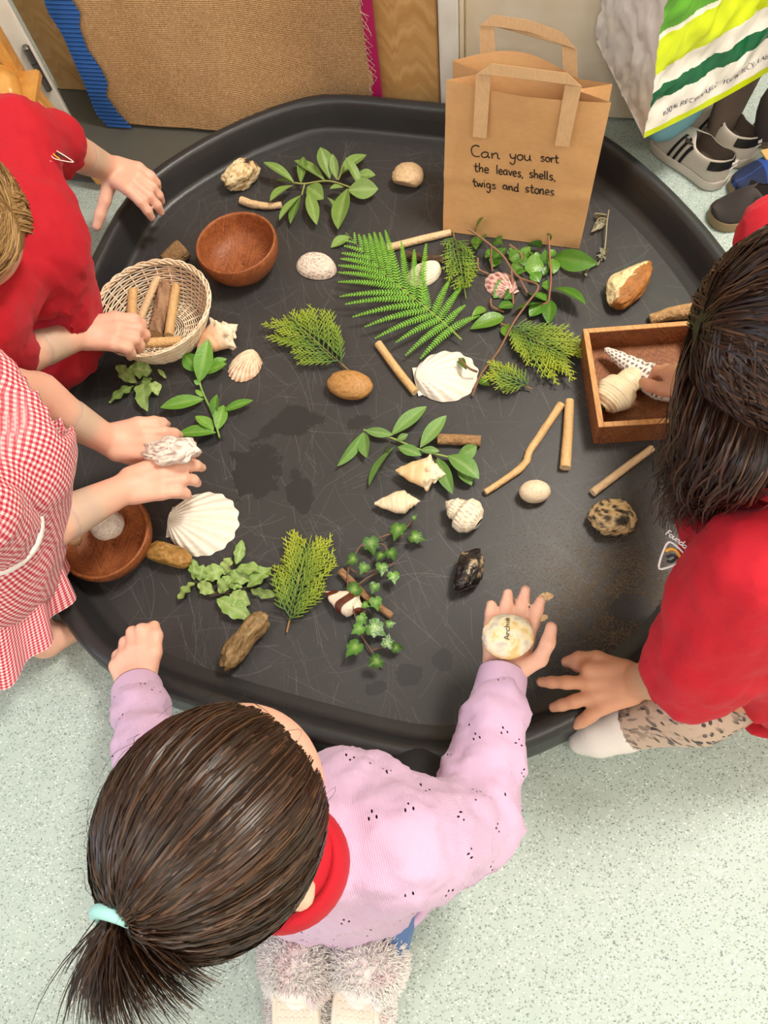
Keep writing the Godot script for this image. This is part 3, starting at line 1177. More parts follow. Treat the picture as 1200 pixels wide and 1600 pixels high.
# ---------------------------------------------------------------- bags and shoes by the wall
func cloakroom() -> void:
	var b0 := at(1006, 216, 0.125)
	var b1 := at(1225, 108, 0.125)
	var ex := (b1 - b0).normalized()
	ex.y = 0
	ex = ex.normalized()
	var nrm := Vector3(-ex.z, 0, ex.x)
	if nrm.z < 0:
		nrm = -nrm
	var o := thing("carrier_bag", "crumpled white plastic carrier bag printed with green stripes hanging by the shoes", "carrier bag", b0)
	var wid := 0.30
	var surf := func(u: float, y: float) -> Vector3:
		var p := b0 + ex * u * wid + Vector3.UP * (y + 0.018 * u) + nrm * -0.10 * y
		var w := noise.get_noise_2d(u * 6.0 + 3.0, y * 16.0) * 0.010 + absf(noise.get_noise_2d(u * 13.0, y * 34.0 + 8.0)) * -0.006
		return p + nrm * (w * smoothstep(0.0, 0.04, y) + 0.006 * sin(PI * u))
	var b := Buf.new()
	var nr := 60
	var nc := 40
	for r in nr:
		for k in nc:
			var y := 0.5 * r / (nr - 1.0)
			b.add(surf.call(k / (nc - 1.0), y), Color.WHITE, Vector2(k / (nc - 1.0) * 0.98 + 0.01, maxf(1.0 - y / 0.38 * 0.98 - 0.01, 0.002)))
	b.grid(0, nr, nc)
	part(b, "printed_front", mats.carrier_print, o)
	b = Buf.new()
	var sd := (WALL_N * -0.16 - WALL_E * 0.10)
	for r in nr:
		for k in 24:
			var y := 0.5 * r / (nr - 1.0)
			var w := k / 23.0
			var p: Vector3 = surf.call(0.0, y) + sd * w + Vector3.UP * 0.05 * w * (1.0 - y)
			var cr := noise.get_noise_2d(w * 8.0, y * 20.0) * 0.012 + absf(noise.get_noise_2d(w * 16.0 + 4.0, y * 36.0)) * -0.010
			b.add(p + Vector3(-0.8, 0, 0.5) * cr * smoothstep(0.0, 0.1, w))
	for r in nr - 1:
		for k in 23:
			b.quad(r * 24 + k + 1, r * 24 + k, r * 24 + k + 24, r * 24 + k + 25)
	part(b, "side_panel", mats.carrier_white, o)
	b = Buf.new()
	for r in 12:
		for k in nc:
			b.add(surf.call(k / (nc - 1.0), 0.0) + sd * (r / 11.0) + Vector3.UP * 0.05 * r / 11.0)
	for r in 11:
		for k in nc - 1:
			b.quad(r * nc + k + 1, r * nc + k, r * nc + k + nc, r * nc + k + nc + 1)
	part(b, "bottom_panel", mats.carrier_white, o)
	# small capitals along the lower edge
	var tm := TextMesh.new()
	var sf := SystemFont.new()
	sf.font_names = PackedStringArray(["Droid Sans"])
	tm.font = sf
	tm.text = "100% RECYCLABLE  100% RECYCLABLE"
	tm.font_size = 64
	tm.pixel_size = 0.001
	tm.depth = 0.0
	tm.curve_step = 2.0
	var ar := tm.get_mesh_arrays()
	var tv: PackedVector3Array = ar[Mesh.ARRAY_VERTEX]
	var ti: PackedInt32Array = ar[Mesh.ARRAY_INDEX]
	var lo := 1e9
	var hi := -1e9
	for q in tv:
		lo = minf(lo, q.x)
		hi = maxf(hi, q.x)
	b = Buf.new()
	for q in tv:
		var x := (q.x - lo) / (hi - lo)
		b.add(surf.call(0.09 + x * 0.72, 0.030 + q.y * 0.16) + nrm * 0.0012)
	b.ix = ti
	part(b, "small_print", mats.canvas_navy, o, "small dark capitals along the lower edge")
	# light blue cloth bag behind the carrier bag
	var c := at(1064, 236, 0.03) - nrm * 0.015
	o = thing("cloth_bag", "light blue drawstring cloth bag hanging behind the carrier bag", "bag", c)
	b = Buf.new()
	for r in 14:
		for k in 30:
			var a := TAU * k / 30.0
			var y := r / 13.0
			var rad := sqrt(clampf(1.0 - pow(1.0 - y, 2.2), 0.02, 1.0)) * (1.0 - 0.4 * smoothstep(0.8, 1.0, y))
			b.add(c + ex * cos(a) * 0.075 * rad - nrm * (0.02 - sin(a) * 0.03 * rad) + Vector3.UP * (0.004 + y * 0.105) + ex * 0.006 * noise.get_noise_2d(a, y * 3.0))
	b.grid(0, 14, 30, true)
	part(b, "bag_body", mats.blue_cloth, o)
	b = Buf.new()
	add_tube(b, smooth_path([c + ex * -0.02 + Vector3(0, 0.104, 0) - nrm * 0.02, c + Vector3(0, 0.116, 0) - nrm * 0.03, c + ex * 0.02 + Vector3(0, 0.104, 0) - nrm * 0.02]), [0.003], 6)
	part(b, "cord", mats.blue_cloth, o)
	# brown cloth and a dark coat hanging further right
	var d := at(1150, 236, 0.015)
	o = thing("brown_bag", "grey brown cloth bag hanging behind the white trainers", "bag", d)
	b = Buf.new()
	for r in 10:
		for k in 24:
			var a := TAU * k / 24.0
			var y := r / 9.0
			b.add(d + ex * (cos(a) * (0.028 + 0.016 * y) + 0.01 * y) + nrm * (sin(a) * 0.018 - 0.05) + Vector3.UP * (0.0 + y * 0.105))
	b.grid(0, 10, 24, true)
	var mm := b.add(d - nrm * 0.05)
	for k in 24:
		b.tri(mm, (k + 1) % 24, k)
	part(b, "bag_body", mats.brown_cloth, o)
	b = Buf.new()
	add_tube(b, smooth_path([d + Vector3(-0.02, 0.104, 0) - nrm * 0.05, d + Vector3(-0.01, 0.118, 0) - nrm * 0.06, d + Vector3(0.02, 0.118, 0) - nrm * 0.06, d + Vector3(0.03, 0.104, 0) - nrm * 0.05]), [0.003], 8)
	part(b, "strap", mats.brown_cloth, o)
	d = at(1196, 215, 0.05)
	o = thing("dark_coat", "dark coat sleeve hanging at the right above the blue shoes", "coat", d)
	b = Buf.new()
	add_tube(b, smooth_path([d, d + Vector3(0.0, 0.06, 0), d + Vector3(0.04, 0.14, 0.0), d + Vector3(0.16, 0.4, 0.03)]), [0.016, 0.02, 0.024, 0.028, 0.032], 14)
	part(b, "sleeve", mats.dark_cloth, o)
	b = Buf.new()
	add_tube(b, [d + Vector3(0, -0.001, 0), d + Vector3(-0.001, 0.012, 0)], [0.018, 0.019], 14)
	part(b, "cuff", mats.brown_cloth, o)
	shoe("trainer", "white trainer with black stripes and heel tab, nearest the tray", at(1128, 296, 0), at(1022, 214, 0), 0.066, "white")
	shoe("trainer", "white trainer with black heel tab behind its pair, half hidden", at(1168, 262, 0), at(1075, 178, 0), 0.066, "white")
	shoe("canvas_shoe", "blue canvas shoe with navy toe by the red sleeve", at(1262, 272, 0), at(1138, 305, 0), 0.066, "blue")
	shoe("canvas_shoe", "navy and blue canvas shoe at the frame edge below the coat", at(1290, 190, 0), at(1172, 222, 0), 0.064, "blue")
	shoe("dark_shoe", "dark grey shoe peeping out beside the curly haired child", at(1215, 335, 0), at(1104, 345, 0), 0.062, "dark")


func shoe(called: String, label: String, heel: Vector3, toe: Vector3, wid: float, kind: String) -> void:
	var f := (toe - heel)
	var L := f.length()
	f = f.normalized()
	var s := f.cross(Vector3.UP)
	var o := thing(called, label, "shoe", heel.lerp(toe, 0.5), "shoes under the bags")
	var body: Material = {"white": mats.shoe_white, "blue": mats.canvas_blue, "dark": mats.dark_cloth}[kind]
	var half := func(t: float) -> float:
		var w := wid * 0.5 * (0.82 + 0.18 * smoothstep(0.3, 0.75, t))
		if t < 0.16:
			w *= sqrt(maxf(0.0, 1.0 - pow(1.0 - t / 0.16, 2.0)))
		if t > 0.72:
			w *= sqrt(maxf(0.0, 1.0 - pow((t - 0.72) / 0.28, 2.2)))
		return w
	var high := func(t: float) -> float:
		if t < 0.5:
			return lerpf(0.062, 0.052, smoothstep(0.0, 0.25, t)) + 0.012 * smoothstep(0.3, 0.5, t)
		return lerpf(0.064, 0.030, smoothstep(0.5, 0.95, t))
	var gap := func(t: float) -> float:   # half width of the opening
		return half.call(t) * 0.72 * (1.0 - smoothstep(0.36, 0.52, t))
	var wall := func(t: float, k: float, sd: float, off: float) -> Vector3:
		var w: float = half.call(t) * (0.97 + off)
		var g: float = gap.call(t)
		var hh: float = high.call(t)
		var a := k * PI * 0.5
		var y := 0.014 + (hh - 0.014) * sin(a)
		return heel + f * (L * (0.012 + 0.976 * t)) + s * sd * (g + (w - g) * cos(a) + off * 0.02) + Vector3.UP * (y + off * 0.002) - f * off * (0.02 if t < 0.02 else 0.0)
	var b := Buf.new()
	var nt := 34
	for sd in [-1.0, 1.0]:
		var i0 := b.v.size()
		for i in nt:
			for k in 10:
				b.add(wall.call(i / (nt - 1.0), k / 9.0, sd, 0.0))
		for i in nt - 1:
			for k in 9:
				var a := i0 + i * 10 + k
				if sd > 0:
					b.quad(a, a + 10, a + 11, a + 1)
				else:
					b.quad(a + 1, a + 11, a + 10, a)
	part(b, "upper", body, o)
	b = Buf.new()   # lining and insole
	for i in 20:
		var t := 0.02 + 0.5 * i / 19.0
		var p := heel + f * (L * (0.012 + 0.976 * t))
		for k in 9:
			var x := k / 8.0 * 2.0 - 1.0
			var y: float = 0.02 + (high.call(t) - 0.022) * pow(absf(x), 6.0)
			b.add(p + s * x * half.call(t) * lerpf(0.86, 0.70, pow(absf(x), 8.0)) + Vector3.UP * y)
	b.grid(0, 20, 9)
	part(b, "lining", mats.brown_cloth if kind == "white" else mats.dark_cloth, o)
	b = Buf.new()
	for side in [0.0, 1.0]:
		for i in nt:
			for k in 2:
				pass
	var ring := []
	for i in nt:
		ring.append([i / (nt - 1.0), 1.0])
	for i in range(nt - 2, 0, -1):
		ring.append([i / (nt - 1.0), -1.0])
	for q in [[0.001, 0.94], [0.002, 1.02], [0.016, 1.05], [0.019, 1.0]]:
		for r in ring:
			b.add(heel + f * (L * (0.5 + (0.012 + 0.976 * r[0] - 0.5) * (1.0 + (q[1] - 1.0) * 0.5))) + s * r[1] * half.call(r[0]) * q[1] + Vector3.UP * q[0])
	var n := ring.size()
	for r in 3:
		for i in n:
			b.quad(r * n + (i + 1) % n, r * n + i, (r + 1) * n + i, (r + 1) * n + (i + 1) % n)
	part(b, "sole", mats.rubber_white if kind == "white" else mats.sole_tan, o)
	if kind == "white":
		for k in 3:
			for sd in [-1.0, 1.0]:
				b = Buf.new()
				for i in 8:
					for j in 2:
						b.add(wall.call(0.46 + k * 0.075 + j * 0.036 - i * 0.012, 0.06 + i * 0.1, sd, 0.03))
				b.grid(0, 8, 2)
				part(b, "stripe", mats.shoe_black, o)
		b = Buf.new()
		for i in 15:
			var x := i / 7.0 - 1.0
			for j in 4:
				b.add(wall.call(absf(x) * 0.14, 0.40 + j * 0.13, signf(x) if x != 0 else 1.0, 0.05))
		b.grid(0, 15, 4)
		var tab := part(b, "heel_tab", mats.shoe_black, o)
		# three pale leaves and a bar on the heel tab
		b = Buf.new()
		var hc: Vector3 = wall.call(0.0, 0.6, 1.0, 0.05) - f * 0.0055
		for q in [[-0.7, 1.0], [0.0, 1.15], [0.7, 1.0]]:
			var dir: Vector3 = (Vector3.UP * cos(q[0]) + s * sin(q[0]))
			add_tube(b, [hc + dir * 0.001, hc + dir * 0.006, hc + dir * 0.011 * q[1]], [0.0008, 0.0034, 0.0006], 6, Color.WHITE, true, null, 0.3, f)
		add_tube(b, [hc - s * 0.009 - Vector3.UP * 0.004, hc + s * 0.009 - Vector3.UP * 0.004], [0.0014], 5, Color.WHITE, true, null, 0.3, f)
		part(b, "emblem", mats.white_knit, tab)
	elif kind == "blue":
		b = Buf.new()
		for sd in [-1.0, 1.0]:
			var i0 := b.v.size()
			for i in 12:
				for k in 8:
					b.add(wall.call(0.70 + 0.295 * i / 11.0, k / 7.0, sd, 0.04))
			for i in 11:
				for k in 7:
					var a := i0 + i * 8 + k
					if sd > 0:
						b.quad(a, a + 8, a + 9, a + 1)
					else:
						b.quad(a + 1, a + 9, a + 8, a)
		part(b, "toe_cap", mats.canvas_navy, o)
		b = Buf.new()
		add_box(b, heel + f * L * 0.60 + Vector3.UP * 0.055 + s * 0.015, f, Vector3.UP, s, Vector3(0.008, 0.002, 0.012), 0.001)
		part(b, "label_patch", mats.tan_label, o)


# ---------------------------------------------------------------- people
# bones of a hand: dir runs from the wrist to the knuckles, back is the way the back of the hand faces;
# right tells a right hand; curl holds three bends for index, middle, ring and little finger; thumb three directions (across, along, back)
func hand_bones(elbow: Vector3, er: float, wrist: Vector3, dir: Vector3, back: Vector3, right: bool, curl: Array, thumb: Array, s := 1.0, spread := 0.09) -> Array:
	var Y := dir.normalized()
	var Z := (back - Y * back.dot(Y)).normalized()
	var X := Y.cross(Z) * (-1.0 if right else 1.0)
	var bones := []
	var kx := [0.020, 0.0065, -0.007, -0.0195]
	var ky := [0.043, 0.045, 0.042, 0.036]
	var fl := [0.050, 0.055, 0.051, 0.041]
	for i in 4:
		var k: Vector3 = wrist + (X * kx[i] + Y * ky[i]) * s
		bones.append([wrist + (X * kx[i] * 0.62 + Y * 0.006) * s, k, 0.0112 * s, 0.0080 * s])
		var p := k
		var a := 0.0
		var sp: float = (1.5 - i) * spread
		for j in 3:
			a += curl[i][j]
			var d := (Y * cos(sp) + X * sin(sp)) * cos(a) - Z * sin(a)
			var l: float = fl[i] * [0.46, 0.30, 0.24][j] * s
			var r0: float = [0.0074, 0.0066, 0.0060][j] * s
			bones.append([p, p + d * l, r0, r0 * 0.92])
			p += d * l
	var t := wrist + (X * 0.014 + Y * 0.008 - Z * 0.004) * s
	var tl := [0.030, 0.021, 0.017]
	var tr := [0.0110, 0.0082, 0.0074, 0.0064]
	for j in 3:
		var d: Vector3 = (X * thumb[j][0] + Y * thumb[j][1] + Z * thumb[j][2]).normalized()
		bones.append([t, t + d * tl[j] * s, tr[j] * s, tr[j + 1] * s])
		t += d * tl[j] * s
	var wr := 0.0172 * s
	bones.append([wrist, wrist + Y * 0.012 * s, wr * 0.98, wr * 0.86])
	bones.append([wrist.lerp(elbow, 0.55), wrist, lerpf(wr, er, 0.55) + 0.0006, wr])
	return bones


var hs := 0.9


func head_bones(c: Vector3, f: Vector3, u: Vector3) -> Array:
	var r := f.cross(u).normalized()
	var bones := [
		[c - f * 0.014 + u * 0.014, c + f * 0.014 + u * 0.016, 0.072, 0.066],
		[c + f * 0.030 + u * 0.010, c + f * 0.036 - u * 0.040, 0.050, 0.034],
		[c + f * 0.058 - u * 0.058, c + f * 0.060 - u * 0.052, 0.014, 0.014],
		[c + f * 0.080 + u * 0.000, c + f * 0.090 - u * 0.016, 0.005, 0.0085],
		[c - f * 0.02 - u * 0.03, c - f * 0.03 - u * 0.095, 0.036, 0.034],
	]
	for s in [-1.0, 1.0]:
		bones.append([c + f * 0.044 + r * s * 0.032 - u * 0.030, c + f * 0.036 + r * s * 0.038 - u * 0.02, 0.026, 0.028])
		var ear := 0.004 if s > 0 or hair_side == 0.0 else -0.008   # one ear lies under the hair
		bones.append([c - f * 0.004 + r * s * (0.076 + ear) + u * 0.012, c + f * 0.002 + r * s * (0.072 + ear) - u * 0.020, 0.0065, 0.006])
		bones.append([c - f * 0.012 + r * s * (0.080 + ear) + u * 0.014, c - f * 0.012 + r * s * (0.078 + ear) - u * 0.008, 0.006, 0.006])
	for q in bones:
		q[0] = c + (q[0] - c) * hs
		q[1] = c + (q[1] - c) * hs
		q[2] *= hs
		q[3] *= hs
	return bones


func face_parts(c: Vector3, f: Vector3, u: Vector3, o: Node3D) -> void:
	var r := f.cross(u).normalized()
	for s in [-1.0, 1.0]:
		var b := Buf.new()
		var e: Vector3 = c + (f * 0.0735 + r * s * 0.028 - u * 0.004) * hs
		add_blend(b, [[e, e + r * s * 0.002, 0.0085, 0.0085]], 0.003, 0.001)
		var eye := part(b, "eye", mats.eye_white, o)
		b = Buf.new()
		add_blend(b, [[e + f * 0.005, e + f * 0.0055, 0.005, 0.005]], 0.002, 0.0006)
		part(b, "iris", mats.shoe_black, eye)
	var b := Buf.new()
	var m := c + (f * 0.0765 - u * 0.036) * hs
	add_tube(b, smooth_path([m - r * 0.018 - f * 0.010, m - r * 0.007, m + r * 0.007, m + r * 0.018 - f * 0.010]), [0.0035], 8)
	part(b, "mouth", mats.lip, o)


var hair_bias := 0.06
var hair_side := 0.0


func has_hair(d: Vector3, f: Vector3, u: Vector3, low := 0.35) -> float:
	var du := d.dot(u)
	return hair_side * maxf(0.0, -d.dot(f.cross(u))) + maxf(du, 0.0) * 0.8 + minf(du, 0.0) * low - d.dot(f) * 0.62 + hair_bias


# scalp: the part of the skull that carries hair, in the hair's colour
func add_scalp(b: Buf, c: Vector3, f: Vector3, u: Vector3, col: Color, grow := 1.0) -> void:
	var r := f.cross(u).normalized()
	var rows := 30
	var cols := 44
	var keep := []
	var base := b.v.size()
	for i in rows:
		var a := PI * (i + 0.001) / (rows - 0.998)
		for k in cols:
			var t := TAU * k / cols
			var d := u * cos(a) + (f * cos(t) + r * sin(t)) * sin(a)
			b.add(skull(c, f, u, r, d, grow), col)
			keep.append(has_hair(d, f, u) > 0.0)
	for i in rows - 1:
		for k in cols:
			var q := [i * cols + k, i * cols + (k + 1) % cols, (i + 1) * cols + (k + 1) % cols, (i + 1) * cols + k]
			if keep[q[0]] and keep[q[1]] and keep[q[2]] and keep[q[3]]:
				b.quad(base + q[3], base + q[2], base + q[1], base + q[0])


func skull(c: Vector3, f: Vector3, u: Vector3, r: Vector3, d: Vector3, grow: float) -> Vector3:
	var e := Vector3(d.dot(r), d.dot(u), d.dot(f))
	return c + (u * 0.012 - f * 0.006 + (r * e.x * 0.0785 + u * e.y * 0.0800 + f * e.z * 0.0870) * grow) * hs


func add_strand(b: Buf, pts: Array, r: float, col: Color, tip := 0.4) -> void:
	var rad := []
	for i in pts.size():
		rad.append(r * lerpf(1.0, tip, pow(float(i) / (pts.size() - 1), 2.0)))
	add_tube(b, pts, rad, 3, col, false)


# a flat lock of hair lying on the head whose middle is c
func add_lock(b: Buf, pts: Array, w: float, col: Color, c: Vector3, tip := 0.4) -> void:
	var n := pts.size()
	var base := b.v.size()
	var roll := rng.randfn(0.0, 0.35)
	for i in n:
		var d: Vector3 = (pts[mini(i + 1, n - 1)] - pts[maxi(i - 1, 0)]).normalized()
		var s: Vector3 = d.cross((pts[i] - c).normalized().rotated(d, roll)).normalized() * w * lerpf(1.0, tip, pow(float(i) / (n - 1), 2.0))
		b.add(pts[i] + s, col)
		b.add(pts[i] - s, col)
	for i in n - 1:
		b.quad(base + i * 2, base + i * 2 + 2, base + i * 2 + 3, base + i * 2 + 1)


# hair drawn back over the skull to the point tie
func add_combed(b: Buf, c: Vector3, f: Vector3, u: Vector3, tie: Vector3, count: int, col: Color, col2: Color) -> void:
	var r := f.cross(u).normalized()
	var td := (tie - c).normalized()
	for i in count:
		var d := Vector3(rng.randfn(), rng.randfn(), rng.randfn()).normalized()
		var sc := has_hair(d, f, u)
		if sc < 0.0:
			continue
		if sc > 0.25 and rng.randf() < 0.25:
			continue
		var ang := d.angle_to(td)
		if ang < 0.2:
			continue
		var axis := d.cross(td).normalized()
		var lift := rng.randf_range(0.0, 0.05)
		var wob := rng.randfn(0.0, 0.02)
		var pts := []
		var n := 9
		for k in n:
			var t := k / (n - 1.0)
			var q := d.rotated(axis, ang * t * 0.97)
			q = (q + axis * wob * sin(PI * t)).normalized()
			var g := 1.02 + lift * sin(PI * minf(t * 1.3, 1.0)) + 0.05 * lift
			var p := skull(c, f, u, r, q, g)
			if t > 0.7:
				p = p.lerp(tie + axis * 0.009 * rng.randf_range(-1.0, 1.0) * (1.0 - 0.3 * t), smoothstep(0.7, 1.0, t))
			pts.append(p)
		add_lock(b, pts, rng.randf_range(0.0004, 0.0009), col.lerp(col2, pow(rng.randf(), 3.0)), c, 0.8)


# loose hair from the crown over the skull and down
func add_loose(b: Buf, c: Vector3, f: Vector3, u: Vector3, count: int, length: float, curl: float, col: Color, col2: Color, ends := Vector3.DOWN) -> void:
	var r := f.cross(u).normalized()
	for i in count:
		var ph := rng.randf_range(-1.0, 1.0) * 2.25
		var root := (u + f * rng.randf_range(-0.5, 0.55) + r * rng.randfn(0.0, 0.06)).normalized()
		var tgt := (-f * cos(ph) + r * sin(ph) - u * rng.randf_range(0.05, 0.4)).normalized()
		var ang := root.angle_to(tgt)
		var axis := root.cross(tgt).normalized()
		var lift := rng.randf_range(0.02, 0.16)
		var pts := []
		var n := 9
		var w1 := rng.randf() * TAU
		for k in n:
			var t := k / (n - 1.0)
			var q := root.rotated(axis, ang * t)
			q = (q + axis * curl * 0.05 * sin(t * 7.0 + w1) * t).normalized()
			pts.append(skull(c, f, u, r, q, 1.0 + lift * smoothstep(0.0, 0.4, t)))
		var dir: Vector3 = (pts[n - 1] - pts[n - 2]).normalized()
		var p: Vector3 = pts[n - 1]
		var steps := int(length / 0.014 * rng.randf_range(0.6, 1.1))
		var side := dir.cross(ends).normalized()
		var out := (p - c).normalized()
		for k in steps:
			dir = dir.lerp(ends, 0.22).normalized()
			p += dir * 0.014
			pts.append(p + (side * sin(k * 1.15 + w1) + out * cos(k * 1.15 + w1)) * curl * 0.0045 * minf(k * 0.3, 1.6))
		add_lock(b, pts, rng.randf_range(0.0004, 0.0010), col.lerp(col2, pow(rng.randf(), 3.0)), c, 0.4)


func set_uv_round(b: Buf, p0: Vector3, axis: Vector3, front: Vector3, radius: float) -> void:
	axis = axis.normalized()
	var x := (front - axis * front.dot(axis)).normalized()
	var y := axis.cross(x)
	b.has_uv = true
	for i in b.v.size():
		var d := b.v[i] - p0
		b.uv[i] = Vector2(atan2(d.dot(y), d.dot(x)) * radius + 1.0, d.dot(axis) + 1.0)


func folds(amp: float, freq: float, stretch: Vector3) -> Callable:
	return func(p: Vector3) -> float:
		return amp * noise.get_noise_3dv(p * stretch * freq)


func add_ring(b: Buf, c: Vector3, ax: Vector3, r1: float, r2: float, tube: float, flat := 1.0) -> void:
	ax = ax.normalized()
	var x := ax.cross(Vector3.RIGHT if absf(ax.x) < 0.8 else Vector3.UP).normalized()
	var y := ax.cross(x)
	var base := b.v.size()
	var n := 36
	var m := 10
	for i in n:
		var a := TAU * i / n
		var rad := x * cos(a) * r1 + y * sin(a) * r2
		var o := (x * cos(a) * r2 + y * sin(a) * r1).normalized()
		for k in m:
			var t := TAU * k / m
			b.add(c + rad + o * cos(t) * tube + ax * sin(t) * tube * flat)
	for i in n:
		for k in m:
			var i2 := (i + 1) % n
			var k2 := (k + 1) % m
			b.quad(base + i * m + k, base + i2 * m + k, base + i2 * m + k2, base + i * m + k2)


func crest(o: Node3D, c: Vector3, nrm: Vector3, up: Vector3, s: float) -> void:
	# white outlined shield with a gold arc and a line of lettering above
	var x := up.cross(nrm).normalized()
	var place := func(q: Array) -> Vector3:
		return c + x * q[0] * s + up * q[1] * s + nrm * (0.0012 - 0.010 * s * 20.0 * q[0] * q[0])
	var b := Buf.new()
	var pts := []
	for q in [[-0.5, 0.25], [-0.45, 0.5], [0.0, 0.6], [0.45, 0.5], [0.5, 0.2], [0.3, -0.4], [0.0, -0.95], [-0.3, -0.4], [-0.5, 0.25]]:
		pts.append(place.call(q))
	add_tube(b, smooth_path(pts, 3), [0.0012], 5, Color.WHITE, true, null, 0.5, nrm)
	part(b, "crest", mats.white_knit, o, "white embroidered shield emblem")
	b = Buf.new()
	pts = []
	for q in [[-0.32, 0.0], [-0.2, 0.3], [0.05, 0.4], [0.3, 0.3]]:
		pts.append(place.call(q))
	add_tube(b, smooth_path(pts, 3), [0.0018], 5, Color.WHITE, true, null, 0.5, nrm)
	part(b, "gold_arc", mats.gold_thread, o)
	b = Buf.new()
	pts = []
	for q in [[-0.12, -0.2], [0.0, 0.1], [0.2, 0.12], [0.18, -0.2], [0.0, -0.35]]:
		pts.append(place.call(q))
	add_tube(b, smooth_path(pts, 3), [0.0016], 5, Color.WHITE, true, null, 0.5, nrm)
	part(b, "dark_motif", mats.shoe_black, o)
	b = Buf.new()
	var w := written_width("Foundation")
	add_writing(b, "Foundation", func(gx: float, gy: float) -> Vector3: return place.call([gx / w * 1.7 - 0.85, 0.78 + gy * 0.17 - 0.25 * pow(gx / w * 2.0 - 1.0, 2.0)]), 0.0006, nrm)
	part(b, "lettering", mats.white_knit, o)


